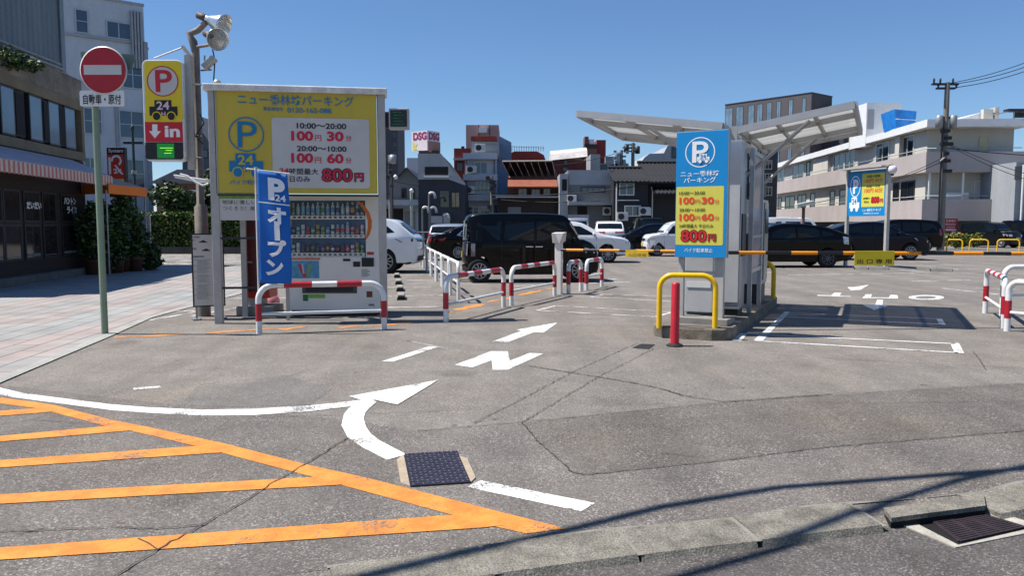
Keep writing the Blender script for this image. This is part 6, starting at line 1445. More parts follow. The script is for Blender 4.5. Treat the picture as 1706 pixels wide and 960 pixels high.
MB().lathe([(0, -.12), (.07, -.1), (.09, .05), (0, .14)], 12, 0, Matrix.Translation((x, 34, zz + .05))).build('lamp_head', dg_, lpost); MB().lathe([(.1, 0), (.12, .08), (.1, .16)], 12, 0, Matrix.Translation((x, 34, P(227, 290, 34).z))).build('collar', steel, lpost)

def aircon(bl, u, v, d=.45, w=.8, h=.6):
    s, z = bl.pl.px(u, v); o = bl.box('air_conditioner', s - w / 2, s + w / 2, -d - .05, -.05, z - h / 2, z + h / 2, M('aircon_white', (206, 206, 200), .5, var=.12), None, .02)
    MB().disc(s - .1, z, .22, .22, -d - .056, bl.pl.X, 0, n=20).build('fan', mdkfr, o)
# --- row of houses across the far side of the lot
a = FB('grey_gabled_house', 'grey gabled house beyond the lot next to the navy building', 649, 697, 60, 'house'); a.prism('wall', [(649, 402), (649, 300), (662, 296), (678, 281), (697, 299), (697, 402)], 0, 8, mgw)
a.prism('roof', [(660, 297), (678, 279), (698, 298.5), (698, 300.5), (678, 281.5), (661, 299)], -.4, 8.2, M('slate_roof', (58, 60, 66), .6, var=.2)); a.win((670, 315, 676, 329), mdkfr, None, 1, 1, .05); a.win((683, 316, 690, 330), mdkfr, None, 1, 1, .05)
a = FB('garage_annex', 'low pale garage with dark openings before the grey gabled house', 640, 697, 57, 'garage'); a.box('wall', 0, a.pl.L, 0, 2.5, 0, 3.25, mlg); a.pbox('opening', (644, 348, 672, 400), -.03, 0, mdeep); a.pbox('door', (674, 352, 692, 400), -.03, 0, mgw); a.pbox('canopy', (638, 342, 698, 347), -.8, 0, mgw)
a = FB('dark_tower', 'dark grey tower far behind the billboard display', 640, 664, 120); a.box('wall', 0, a.pl.L, 0, 8, 0, P(650, 186, 120).z, M('dark_tower_wall', (70, 70, 78), .8, var=.15))
for k in range(4): a.pbox('window', (655, 205 + k * 16, 661, 213 + k * 16), -.05, 0, glass)
a = FB('navy_building', 'dark navy two-storey building with slanted grey gable', 697, 775, 57); pl = a.pl
a.prism('wall', [(697, 405), (697, 257), (735, 257), (757, 288), (774.5, 305), (774.5, 405)], .0, 9, mnavy); a.prism('gable', [(696.5, 299), (696.5, 256), (735, 256), (757, 287), (775.5, 305), (775, 309), (748, 299)], -.12, -.0, mlg)
a.pbox('recess', (708, 278, 747, 292), -.14, -.12, mdeep); a.pbox('sill', (707, 293, 748, 296), -.3, -.12, white); a.win((753, 321, 765, 345), mdkfr, M('warm_pane', (150, 140, 110), .3, var=.3, scale=2), 2, 1, .05); a.pbox('window', (733, 318, 748, 345), -.03, 0, glass); a.pbox('low_wall', (716, 360, 750, 372), -.6, -.3, mlg)
a = FB('pale_office', 'pale blue-grey office block carrying the rooftop sign cube', 679, 736, 92); a.box('wall', 0, a.pl.L, 0, 8, 0, P(690, 263, 92).z, M('pale_office_wall', (176, 186, 198), .8, var=.08)); a.box('roof_frame', 1.2, 3.6, 1.6, 3.2, P(690, 263, 92).z, P(690, 250, 93).z, M('dark_steelwork', (70, 44, 42), .7))
zt, zb = P(713, 217, 93).z, P(713, 250, 93).z
ds = thing('rooftop_sign', 'white rooftop sign cube with purple DSG letters on two faces', 'sign', (XU(713, 94), 94, zb)); A_, B_, C_ = (XU(687, 94.5), 94.5), (XU(713, 93), 93), (XU(733.5, 94.85), 94.85)
D_ = (A_[0] + C_[0] - B_[0], A_[1] + C_[1] - B_[1]); MB().slab([A_, B_, C_, D_], zb, zt).build('cube', M('sign_cube_white', (226, 214, 216), .5, var=.06), ds)
f1, f2 = Plane(A_, B_), Plane(B_, C_); b = MB(); pu = M('purple_ink', (150, 24, 92), .5, var=0)
ptext(b, f1, 'DSG', (688.5, 220, 711, 233), -.03, 0, .04); ptext(b, f2, 'DSG', (714.5, 221, 731.5, 233.5), -.03, 0, .04); b.build('lettering', pu, ds)
b = MB(); pquad(b, f2, (713.2, 236, 733.4, 254), -.02, 0); b.build('lower_panel', M('tan_panel', (168, 132, 118), .7, var=.15), ds)
b = MB(); b.poly([(k[0], -.02, k[1]) for k in [f1.px(*k) for k in ((688, 236), (691, 241), (696, 240), (693, 245), (696, 250), (688, 250))]], 0, f1.X); b.build('emblem', yellowp, ds)
a = FB('blue_grey_building', 'tall narrow blue-grey building with sloping top behind the white block', 826, 852, 68); a.prism('wall', [(826, 402), (826, 226), (833, 227), (852, 237), (852, 402)], 0, 7, M('bluegrey_wall', (140, 154, 172), .8, var=.1))
a = FB('pink_tower', 'pink stair tower rising above the white balcony block', 777, 831, 82); a.box('wall', 0, a.pl.L, 0, 7, 0, P(800, 208, 82).z, mpink); a.pbox('tank', (798, 214, 812, 222), -.9, -.05, white); a.pbox('groove', (797, 208, 798.5, 250), -.05, 0, mbrown); a.pbox('groove', (815, 208, 816.5, 250), -.05, 0, mbrown)
a = FB('red_block', 'dark red flat-roofed block beside the white balcony block', 757, 784, 71); a.box('wall', 0, a.pl.L, 0, 7, 0, P(770, 247, 71).z, mred); a.pbox('chimney', (768, 243, 773, 248), .3, .8, dark); a.pbox('balcony_band', (756, 264, 783, 267), -.5, 0, mlg); a.win((762, 272, 770, 284), mdkfr, None, 2, 1, .05)
a = FB('balcony_block', 'white four-storey building with balconies and grey window grids', 775, 826, 62); pl = a.pl; L = pl.L
a.box('wall', 0, L, 0, 7, 0, P(800, 256, 62).z, mw); a.pbox('upper_wall', (784, 232, 830, 256), 1.5, 6, mlg); a.pbox('roof', (783, 224, 827, 231), 1.2, 6.2, mred); a.pbox('red_wall', (790, 243, 805, 252), 1.44, 1.5, mred)
for v in (256, 291, 325): a.pbox('balcony', (772, v, 829, v + 10), -.55, 0, mw)
for r, nx, ny in (((791, 271, 811, 289), 2, 1), ((794, 303, 820, 321), 4, 2), ((779, 345, 816, 357), 4, 2)): a.win(r, malu, glass_blue, nx, ny, .06, .05)
b = MB()
for v in (241, 252): b.box(*pl.rect(783, v, 830, v + 1)[:2], 1.3, 1.36, P(800, v, 62).z - .03, P(800, v, 62).z + .03, 0, pl.X)
b.build('rail', steel, a.t); aircon(a, 786, 283); aircon(a, 784, 317); aircon(a, 800, 247, .4); b = MB()
for u in (777, 824): b.tube([pl.pt(pl.px(u, 300)[0], -.1, 1), pl.pt(pl.px(u, 300)[0], -.1, P(800, 258, 62).z)], .05, 6)
b.build('down_pipe', mgw, a.t)
a = FB('orange_roof_shop', 'old brown timber shop with orange tiled roof and solar rack', 829, 936, 60, 'shop'); pl = a.pl
a.box('wall', 0, pl.L, 0, 7, 0, P(880, 329, 60).z, M('dark_brown_boards', (44, 34, 30), .8, var=.3, streak=.3)); a.pbox('upper_wall', (845, 311, 928, 329), .3, 6, M('upper_brown', (84, 54, 42), .8, var=.3, scale=1.5, fine=.2))
s0, s1, _, _ = pl.rect(846, 296, 929, 311); z0, z1 = P(880, 311, 60).z, P(880, 296, 61).z
b = MB().add([(s0, -.4, z0), (s1, -.4, z0), (s1, 2.4, z1 + .2), (s0, 2.4, z1 + .2), (s0, -.4, z0 - .1), (s1, -.4, z0 - .1), (s1, 2.4, z1 + .05), (s0, 2.4, z1 + .05)], [(0, 1, 2, 3), (0, 4, 5, 1), (1, 5, 6, 2), (0, 3, 7, 4)], 0, False, pl.X); b.build('roof', M('orange_tiles', (140, 78, 56), .8, var=.25, scale=2.5, fine=.2), a.t)
for r in ((864, 315, 877, 325), (886, 316, 899, 326), (906, 315, 916, 325)): a.win(r, mbrown, M('milky_pane', (130, 128, 120), .3, var=.2), 2, 1, .04)
a.pbox('ledge', (826, 327.5, 934, 329.5), -.6, 0, malu); a.pbox('shutter', (846, 345, 868, 400), -.04, 0, mgw)
sr = thing('solar_rack', 'dark slanted panel rack on pale struts above the orange roof', 'solar rack', P(880, 280, 62.5)); b = MB(); r0, r1 = P(837, 270, 61.5), P(920, 269, 61.5); r2, r3 = P(925, 295, 63), P(850, 295, 63)
b.add([r0, r1, r2, r3] + [p + Vector((0, .06, .04)) for p in (r0, r1, r2, r3)], [(0, 1, 2, 3), (7, 6, 5, 4), (0, 4, 5, 1), (1, 5, 6, 2), (2, 6, 7, 3), (3, 7, 4, 0)]); b.build('panel', M('solar_black', (16, 17, 22), .3, var=.2), sr); b = MB()
for k in range(8): f = k / 7; p = r0.lerp(r1, f); q = r3.lerp(r2, f); b.tube([p + Vector((0, -.06, 0)), q + Vector((0, -.06, 0))], .022, 5); b.tube([p + Vector((0, -.05, -.1)), q.lerp(p, .2) + Vector((.35, -.3, -.6))], .014, 5)
b.tube([r0 + Vector((0, -.05, .05)), r1 + Vector((0, -.05, .05))], .06, 5); b.build('strut', M('rack_strut', (176, 170, 160), .5), sr)
a = FB('red_round_building', 'dark red rooftop structure with railing behind the solar rack', 851, 909, 82); a.prism('wall', [(851, 402), (851, 254), (858, 252), (895, 252), (906, 258), (909, 266), (909, 402)], 0, 8, mred)
b = MB()
for k in range(14): u = 853 + k * 4; p = P(u, 252, 82.3); b.tube([p, p + Vector((0, 0, .55))], .03, 5)
b.tube([P(852, 252, 82.3) + Vector((0, 0, .5)), P(907, 255, 82.3) + Vector((0, 0, .55))], .03, 5); b.build('railing', steel, a.t)
a = FB('barrel_roof_building', 'brick red building with weathered white barrel roof', 919, 976, 76); pl = a.pl; a.box('wall', 0, pl.L, 0, 8, 0, P(940, 267, 76).z, mbrick)
zb_ = P(940, 267, 76).z; pts = [(-.2 + 0, zb_)]; b = MB(); n = 10; prof = [(y, zb_ + 1.05 * math.sin(math.acos(max(-1, min(1, 1 - y / 2.2))) if y < 4.4 else 0)) for y in [k * .44 for k in range(11)]]
b.add([(-.1, y - .1, z) for y, z in prof] + [(pl.L + .1, y - .1, z + .35) for y, z in prof], [(k, k + 1, k + 12, k + 11) for k in range(10)] + [tuple(range(11)), tuple(range(21, 10, -1))], 0, False, pl.X); b.build('roof', M('barrel_white', (214, 206, 200), .7, var=.3, scale=1.2, fine=.25), a.t); a.win((940, 268, 945, 274), mdkfr, None, 1, 1, .05); a.win((938, 279, 945, 285), mdkfr, None, 1, 1, .05)
a = FB('brown_tower', 'brown tower block with water tank beside a red tower', 974, 993, 86); a.box('wall', 0, a.pl.L, 0, 6, 0, P(980, 243, 86).z, mbrown); a.pbox('pillar', (974.5, 227, 981, 243), .2, 2, mbrown); a.pbox('tank', (982, 231, 991, 243), .5, 1.6, white); a.pbox('dark_band', (973.5, 240, 994, 247), -.1, 0, dark)
a = FB('red_tower', 'slim red tower beside the brown tower block', 993, 1008, 88); a.box('wall', 0, a.pl.L, 0, 6, 0, P(1000, 233, 88).z, M('red_tower_wall', (140, 50, 52), .8, var=.12)); a = FB('grey_lift_tower', 'pale grey plain block in front of the brown tower', 983, 999, 80); a.box('wall', 0, a.pl.L, 0, 5, 0, P(990, 257, 80).z, mlg)
a = FB('rooftop_plant_block', 'grey far block with rooftop units beside the utility pole', 999, 1046, 84); a.box('wall', 0, a.pl.L, 0, 5, 0, P(1020, 272, 84).z, mlg); a.pbox('unit', (1010, 260, 1024, 271), .5, 1.5, mgw); a.pbox('unit', (1028, 256, 1038, 271), .5, 1.6, steel); a.win((1002, 276, 1010, 283), mdkfr, None, 2); a.win((1018, 276, 1026, 283), mdkfr, None, 2)
a = FB('grey_garage_building', 'plain grey building with strip window and garage canopy', 932, 1022, 58.5); pl = a.pl; a.pbox('wall', (946, 283, 1022, 405), 0, 7, mgw); a.pbox('side_wall', (932, 290, 945.6, 405), -.3, 5, mlg); a.pbox('cladding', (947, 284, 1021.5, 308), -.06, 0, mlg); a.win((969, 313, 1007, 319.5), mdkfr, glass_blue, 4, 1, .06)
aircon(a, 1012, 352); aircon(a, 952, 331, .4, .7, .5); a.pbox('canopy', (945, 337, 1023, 342), -1.2, -.02, mlg); a.pbox('opening', (962, 344, 978, 358), -.04, 0, mdeep); a.pbox('opening', (936, 299, 944, 318), -.34, -.3, mdeep); a.pbox('low_wall', (946, 358, 979, 367), -1.0, -.8, mlg)
rt_ = wavedark('black_roof_tiles', (27, 29, 34), .3, 'X', .7)
def tiled_roof(bl, u0, u1, v0, v1, over, run, d, nm='roof'):
    s0, s1, _, _ = bl.pl.rect(u0, v0, u1, v1); z0, z1 = P((u0 + u1) / 2, v1, d - over).z, P((u0 + u1) / 2, v0, d + run).z
    m = MB().add([(s0, -over, z0), (s1, -over, z0), (s1, run, z1), (s0, run, z1), (s0, -over, z0 - .14), (s1, -over, z0 - .14), (s1, run, z1 - .14), (s0, run, z1 - .14)], [(0, 1, 2, 3), (7, 6, 5, 4), (0, 4, 5, 1), (1, 5, 6, 2), (2, 6, 7, 3), (3, 7, 4, 0)], 0, False, bl.pl.X)
    n = int((s1 - s0) / .28)
    for k in range(n + 1):
        x = s0 + (s1 - s0) * k / n; m.tube([(x, -over - .01, z0 + .02), (x, run, z1 + .02)], .055, 5, 0, True, bl.pl.X)
    m.tube([(s0 - .05, run, z1 + .08), (s1 + .05, run, z1 + .08)], .13, 8, 0, True, bl.pl.X)
    m.build(nm, M('black_roof_tiles'), bl.t)
a = FB('black_house', 'black timber house with tiled roof and two white framed windows', 1022, 1079, 56.5, 'house'); a.box('wall', 0, a.pl.L, 0, 7, 0, P(1050, 298, 56.5).z, mblk); tiled_roof(a, 1021, 1079, 281, 302, .6, 3, 56.5); a.win((1033, 306, 1055, 324), mwfr, glass_blue, 2, 1, .07); a.win((1042, 344, 1066, 359), mwfr, glass_blue, 2, 1, .07)
aircon(a, 1072, 352); aircon(a, 1036, 361, .4); a.pbox('gutter', (1026, 333, 1064, 334.5), -.2, -.05, mwfr); b = MB().tube([a.pl.pt(a.pl.px(1026.5, 340)[0], -.15, .3), a.pl.pt(a.pl.px(1026.5, 340)[0], -.15, P(1026, 304, 56).z)], .05, 6); b.build('down_pipe', mwfr, a.t)
a = FB('black_townhouse', 'larger black townhouse with two tiled eaves behind the blue P sign', 1079.5, 1216, 57, 'house'); a.box('wall', 0, a.pl.L, 0, 7, 0, P(1150, 300, 57).z, M('black_timber')); tiled_roof(a, 1077, 1217, 272, 303, .7, 4, 57); tiled_roof(a, 1086, 1217, 311, 322, 1.2, .0, 57, 'lower_roof')
b = MB().tube([a.pl.pt(a.pl.px(1086, 340)[0], -.15, .3), a.pl.pt(a.pl.px(1086, 340)[0], -.15, P(1086, 318, 57).z), a.pl.pt(a.pl.px(1084, 340)[0], -.3, P(1086, 312, 57).z)], .05, 6); b.build('down_pipe', mwfr, a.t); a.pbox('meter_box', (1076 + 4, 347, 1084, 359), -.25, 0, white)
a = FB('concrete_block', 'bare grey concrete building with slanted side above the black townhouse', 1060, 1222, 72); a.prism('wall', [(1060, 402), (1060, 281), (1074, 262), (1082, 256), (1106, 255), (1112, 243), (1128, 238), (1222, 238), (1222, 402)], 0, 8, mlg); a.win((1120, 246, 1140, 262), mdkfr, None, 2)
a = FB('dark_glass_building', 'dark glazed building seen between the canopy column and pink apartments', 1222, 1293, 74); a.box('wall', 0, a.pl.L, 0, 8, 0, P(1260, 236, 74).z, M('dark_glass_wall', (40, 44, 54), .4, var=.2))
for k in range(4):
    for j in range(3): a.win((1228 + j * 21, 246 + k * 22, 1243 + j * 21, 259 + k * 22), malu, glass, 3, 1, .06)
# tall office
ob_ = Bld('office_tower', 'tall brown-grey office tower with vertical glazed strips', 'building', (XU(1204, 115), 115), (XU(1345.5, 104.5), 104.5)); pl = ob_.pl; zt = P(1345, 155, 104.5).z
mof = M('office_brown', (88, 83, 85), .75, var=.1, scale=.4); ob_.box('wall', 0, pl.L, 0, 5.2, 0, zt, mof); ob_.box('parapet', -.05, pl.L + .05, -.05, 5.25, zt, zt + .15, mdkfr)
for u0, u1 in ((1208, 1219.5), (1226, 1237), (1246, 1255), (1260.5, 1269), (1276.5, 1284), (1293, 1299), (1313, 1319), (1335.5, 1340.5)):
    a0, a1 = pl.px(u0, 230)[0], pl.px(u1, 230)[0]; ob_.win((a0, a1, 2, zt - .5), mdkfr, M('tower_pane', (110, 132, 148), .08, var=.35, scale=.5, spec=.9), 2, 16, .05, .03, True)
ob_.box('plant_room', pl.L - .5, pl.L + 3.0, 3, 8, 0, P(1366, 178, 106).z, M('plant_room_dark', (60, 60, 66), .7))
# pink apartments
Bc = (28.9, 55.0); ap = Bld('pink_apartments', 'long white and pink apartment block with balcony bands and white roof', 'building', (31.8, 95.0), Bc); pl = ap.pl; L = pl.L
Wd = 6.4; cream = M('cream_wall', (200, 196, 184), .8, var=.1, scale=.6, fine=.05, streak=.3); apink = M('apartment_pink', (176, 166, 162), .8, var=.1, scale=.7, fine=.06, streak=.4); rwh = M('roof_white', (226, 226, 224), .6, var=.08)
ap.box('wall', 0, L - 1.2, .55, Wd, 0, 8.2, cream)
def band(nm, z0, z1, mat, o=0): ap.box(nm, 0, L + o, -o, .15, z0, z1, mat); ap.box(nm, L - .15 + o, L + o, .151, Wd + .5, z0, z1, mat)
band('balcony', 5.1, 6.5, apink); band('balcony', 1.7, 3.2, apink, .25)
for z in (3.5 + 1.6, 1.7): ap.box('floor_slab', 0, L - .16, .16, .55, z - .02, z + .15, cream); ap.box('floor_slab', L - 1.2, L - .16, .551, Wd, z - .02, z + .15, cream)
ap.box('roof', -.4, L + .2, -.12, Wd + .4, 8.2, 8.72, rwh); ap.box('ground_floor', 0, L, .4, Wd, 0, 1.66, M('ground_floor_dark', (70, 64, 62), .8, var=.2))
def wwin(r, z0, z1, nx=2, fm=mwfr, gm=None):
    p2_ = Plane(pl.pt(0, .55, 0).xy, pl.pt(L, .55, 0).xy); a = p2_.rect(*r); o = ap.pl; ap.pl = p2_; ap.win((a[0], a[1], z0, z1), fm, gm, nx, 1, .1, .06, True); ap.pl = o
for u0, u1, nx in ((1296, 1308, 2), (1322, 1340, 2), (1345, 1350, 1), (1390, 1407, 2), (1409, 1424, 2), (1461, 1481, 2), (1502, 1522, 2)): wwin((u0, 250, u1, 260), 5.35, 8.0, nx, mwfr if nx == 2 else mdkfr)
for u0, u1, nx in ((1296, 1304, 2), (1311, 1326, 2), (1332, 1345, 2), (1353, 1360, 1), (1386, 1393, 1), (1402, 1412, 1), (1492, 1500, 1), (1505, 1526, 2)): wwin((u0, 250, u1, 260), 2.0, 4.6, nx, mdkfr)
for u0, u1 in ((1352, 1376), (1486, 1493)): a = pl.rect(u0, 250, u1, 260); ap.box('partition', a[0], a[1], .2, .54, 5.26, 8.2, cream)
b = MB()
for z in (6.75, 3.45): b.tube([pl.pt(0, .05, z), pl.pt(L - .05, .05, z), pl.pt(L - .05, Wd, z)], .03, 6)
b.build('railing', steel, ap.t)
# right-hand face
rf = Plane(pl.pt(L - 1.2, 0, 0).xy, (pl.pt(L - 1.2, 0, 0) + Vector((6.5, .35, 0))).xy); ap.pl = Plane(pl.pt(L - 1.2, .55, 0).xy, pl.pt(L - 1.2, Wd, 0).xy); r_ = ap.pl
ap.win((r_.px(1632, 240)[0], r_.px(1646, 240)[0], 5.6, 7.6), cream, M('pale_yellow_pane', (206, 196, 150), .5, var=.1), 1, 1, .05, .05, True)
ap.win((r_.px(1641, 240)[0], r_.px(1661, 240)[0], 2.7, 4.6), mdkfr, None, 2, 1, .08, .05, True); ap.win((r_.px(1627, 240)[0], r_.px(1639, 240)[0], 2.0, 4.5), mwfr, panelwhite, 1, 1, .06, .05, True)
a0, a1 = r_.px(1573, 240)[0], r_.px(1612, 240)[0]; ap.box('white_cover', a0, a1, -.5, -.02, 2.2, 3.7, white)
for u in (1541, 1596): a0 = r_.px(u, 240)[0]; ap.box('post', a0 - .06, a0 + .06, -1.0, -.9, 3.2, 5.1, mwfr)
ap.pl = pl
fl_ = FB('stair_tower', 'white rooftop stair tower on the pink apartment block', 1437, 1493, 66, 'tower'); fl_.box('wall', 0, fl_.pl.L, 0, 3.0, 8.0, P(1460, 171, 66).z, rwh); fl_.box('wall', .1, fl_.pl.L + .0, 2.0, 3.5, 8, P(1460, 168, 66).z, cream); fl_.pbox('recess', (1445, 182, 1456, 215), -.03, 0, mlg)
tp = thing('blue_tarp', 'bright blue tarpaulin wrapped around a rooftop tank', 'tarpaulin', P(1493, 215, 60)); z0, z1 = 8.7, P(1493, 184, 60).z
def rectxy(u0, u1, d0, d1, z): return [(XU(u0, d0), d0, z), (XU(u1, d0), d0, z), (XU(u1, d0) + .1, d1, z), (XU(u0, d0) + .1, d1, z)]
lo_ = rectxy(1487, 1517, 60, 62.2, z0); hi = rectxy(1484, 1520, 59.9, 62.4, z1); hi = [(x + random.uniform(-.05, .05), y, z + random.uniform(-.1, .1)) for x, y, z in hi]
tob = MB().add(lo_ + hi, [(0, 1, 5, 4), (1, 2, 6, 5), (2, 3, 7, 6), (3, 0, 4, 7), (4, 5, 6, 7)]).build('sheet', M('tarp_blue', (20, 132, 218), .5, var=.25, scale=2.2, bump=.6, bscale=3), tp)
b = MB().tube([Vector(lo_[0]).lerp(Vector(hi[0]), .5) + Vector((0, -.03, 0)), Vector(lo_[1]).lerp(Vector(hi[1]), .5) + Vector((0, -.03, 0))], .03, 5); b.build('rope', white, tp)
rh = FB('roof_house', 'small white slanted roof structure with vents on apartment roof', 1592, 1661, 57.5, 'roof structure'); rh.prism('wall', [(1592, 203), (1598, 198), (1640, 186), (1640, 203)], 0, 3, rwh); rh.pbox('vent', (1633, 183, 1649, 203), -.4, -.05, cream); rh.pbox('vent', (1652, 180, 1659, 203), -.4, .4, cream)
an = thing('roof_antenna', 'flat panel antenna on a thin mast at the apartment roof edge', 'antenna', P(1678, 250, 57)); x = XU(1680, 57); b = MB().tube([(x, 57, 6.5), (x, 57, P(1680, 184, 57).z)], .06, 8); b.tube([P(1655, 191, 57), P(1697, 182, 57)], .05, 6); b.build('mast', steel, an)
b = MB().box(x - .6, x + .8, 56.7, 57.3, P(1680, 186, 57).z, P(1680, 183, 57).z + .05); b.build('panel', mdkfr, an); b = MB()
for k in range(5): b.box(x + .05 + k * .14, x + .13 + k * .14, 56.9, 57.05, P(1680, 196, 57).z, P(1680, 187, 57).z)
b.build('element', mdkfr, an)
rb_ = FB('grey_side_building', 'light grey building at the picture border past the pink apartments', 1688, 1830, 52); rb_.box('wall', 0, rb_.pl.L, 0, 8, 0, P(1690, 270, 52).z, mlg); rb_.pbox('cladding', (1690, 277, 1760, 300), -.05, 0, mgw); rb_.win((1720, 310, 1760, 340), malu, None, 2)
b = MB().tube([rb_.pl.pt(.3, -.3, 0), rb_.pl.pt(.3, -.3, P(1690, 275, 52).z)], .07, 8); b.build('down_pipe', white, rb_.t)
bw_ = FB('boundary_wall', 'low dark boundary wall behind the yellow bush and parked cars', 1590, 1830, 53, 'wall'); bw_.box('wall', 0, bw_.pl.L, 0, .3, 0, 1.35, M('dark_block_wall', (74, 72, 72), .85, var=.2, fine=.1))
bu = thing('low_bush', 'low yellow-green bush in the planting bed behind the yellow hoops', 'bush', (XU(1600, 46), 46, 0)); mb = MB()
for k in range(9): leaves(mb, (XU(1580 + k * 5.5, 46), 46 + random.uniform(-.3, .3), .5 + random.uniform(-.05, .1)), (.35, .4, .42), 260, .07, 0)
mb.build('foliage', LY, bu)

# --- utility poles, lamps, vents
pole_c = M('utility_concrete', (126, 122, 116), .85, var=.2, scale=2, fine=.1)
up_ = thing('utility_pole', 'tall concrete utility pole with transformer cans before the pink apartments', 'utility pole', (XU(1567, 44), 44, 0)); x = XU(1568, 44); zt = P(1567, 137, 44).z
MB().tube([(x, 44, 0), (x, 44, zt)], [.2, .13], 14).build('pole', pole_c, up_); b = MB()
Zp = lambda v: P(1567, v, 44).z
for v, w in ((140, .85), (147, .6), (196, .5)): b.box(x - w, x + w * .7, 43.9, 44.1, Zp(v) - .05, Zp(v) + .05)
b.build('crossarm', mdkfr, up_)
for k, (dx, v) in enumerate(((-.75, 139), (-.4, 139), (.3, 139), (.5, 147), (-.5, 147))): MB().lathe([(0, -.15), (.06, -.14), (.04, -.05), (.07, 0), (.04, .06), (.06, .12), (0, .15)], 10, 0, Matrix.Translation((x + dx, 44, Zp(v) + .15))).build('insulator', mdkfr, up_)
for dx, v in ((-.42, 203), (.36, 203)): MB().lathe([(0, -.38), (.19, -.36), (.2, .3), (.12, .36), (0, .38)], 16, 0, Matrix.Translation((x + dx, 43.9, Zp(v)))).build('transformer', steel, up_)
b = MB()
for k, v in enumerate((218, 230, 240, 256, 268, 285)): MB().box(x - .32 + (k % 2) * .2, x + .12 + (k % 3) * .1, 43.7, 43.95, Zp(v) - .1, Zp(v) + .08).build('cable_box', dark, up_); b = MB().tube([(x, 43.9, Zp(262)), (x - .5, 43.5, Zp(270))], .05, 6); b.build('lamp_arm', white, up_)
b = MB(); b.tube([(x - .24, 43.85, 0), (x - .24, 43.85, Zp(210))], .05, 6); b.build('conduit', dark, up_)
u2 = thing('utility_pole', 'distant utility pole with dark transformers above the black house', 'utility pole', (XU(1053, 68), 68, 0)); x = XU(1053, 68); Zq = lambda v: P(1053, v, 68).z
MB().tube([(x, 68, 0), (x, 68, Zq(238))], [.2, .14], 10).build('pole', pole_c, u2); b = MB()
for v, w in ((241, .7), (246, .9), (252, .6)): b.box(x - w, x + w * .3, 67.9, 68.1, Zq(v) - .05, Zq(v) + .05)
b.build('crossarm', mdkfr, u2)
for dx, v in ((-.6, 248), (.35, 250)): MB().lathe([(0, -.35), (.22, -.3), (.22, .3), (0, .35)], 12, 0, Matrix.Translation((x + dx, 67.8, Zq(v)))).build('transformer', mdkfr, u2)
u3 = thing('utility_pole', 'cluttered utility pole packed with grey boxes beside the distant pole', 'utility pole', (XU(1034, 67), 67, 0)); x = XU(1034, 67)
MB().tube([(x, 67, 0), (x, 67, P(1034, 250, 67).z)], .13, 8).build('pole', pole_c, u3); b = MB()
for k in range(16): z = P(1034, 254 + k * 2, 67).z; dx = random.uniform(-.6, .5); MB().box(x + dx - .12, x + dx + .12, 66.8, 67.1, z, z + random.uniform(.08, .3)).build('switch_box', steel, u3)
u4 = thing('utility_pole', 'slim utility pole with dangling equipment before the white balcony block', 'utility pole', (XU(819, 60), 60, 0)); x = XU(819.5, 60)
MB().tube([(x, 60, 0), (x, 60, P(820, 293, 60).z)], .12, 8).build('pole', pole_c, u4); b = MB()
for k in range(9): z = P(820, 300 + k * 6, 60).z; dx = random.uniform(-.35, .35); MB().box(x + dx - .15, x + dx + .15, 59.8, 60.05, z, z + random.uniform(.1, .3)).build('cable_box', mdkfr, u4)
u5 = thing('utility_pole', 'utility pole with tangle of boxes behind the billboard post', 'utility pole', (XU(648, 56), 56, 0)); x = XU(651, 56)
MB().tube([(x, 56, 0), (x, 56, P(650, 258, 56).z)], .14, 8).build('pole', pole_c, u5); b = MB()
for k in range(14): z = P(650, 268 + k * 4.4, 56).z; dx = random.uniform(-.4, .4); MB().box(x + dx - .1, x + dx + .1, 55.7, 56.05, z, z + random.uniform(.06, .25)).build('switch_box', mdkfr, u5)
MB().box(x - .6, x + .5, 55.9, 55.97, P(650, 275, 56).z, P(650, 275, 56).z + .08).build('crossarm', mdkfr, u5); MB().lathe([(0, -.35), (.26, -.3), (.26, .3), (0, .35)], 12, 0, Matrix.Translation((XU(656, 55.8), 55.8, P(650, 266, 56).z))).build('transformer', steel, u5)
for lab, u, vt, d, hd in (('thin dark lot lamp with white head before the gabled house', 654.5, 295, 50, 1), ('short pale lot lamp post in front of the garage annex', 686, 318, 50, 0)):
    t = thing('lot_lamp', lab, 'lamp post', (XU(u, d), d, 0)); x = XU(u, d); z = P(u, vt, d).z; MB().tube([(x, d, 0), (x, d, z)], .05 if hd else .1, 8).build('post', mdkfr if hd else M('pale_green_grey', (150, 162, 154), .6, var=.1), t)
    MB().lathe([(0, -.1), (.12, -.08), (.16, .08), (0, .14)], 12, 0, Matrix.Translation((x + (.2 if hd else 0), d, z)) @ Matrix.Rotation(R(60), 4, 'Y')).build('lamp_head', white, t)
for lab, u, vt in (('white gooseneck vent pipe, tallest of the row', 718, 322), ('white gooseneck vent pipe at the navy building corner', 707, 346), ('white gooseneck vent pipe in the middle of the row', 720, 346), ('low white gooseneck vent pipe at the end of the row', 741, 358)):
    x = XU(u - 3, 53); z = P(u, vt, 53).z; pts = [(x, 53, 0), (x, 53, z - .15)] + [(x + .2 - .2 * math.cos(R(k * 30)), 53, z - .15 + .2 * math.sin(R(k * 30))) for k in range(1, 6)] + [(x + .42, 53, z - .25)]
    t = thing('vent_pipe', lab, 'vent', (x, 53, 0), 'gooseneck vent pipes at the navy building'); MB().tube(pts[:3], .06, 10).build('pipe', M('vent_grey', (110, 114, 116), .5, .2, var=.15), t); MB().tube(pts[2:], .085, 10).build('elbow', M('vent_white', (205, 206, 206), .4, .1, var=.1), t); MB().tube([(x + .4, 53, z - .2), (x + .43, 53, z - .34)], .1, 10).build('hood', steel, t)
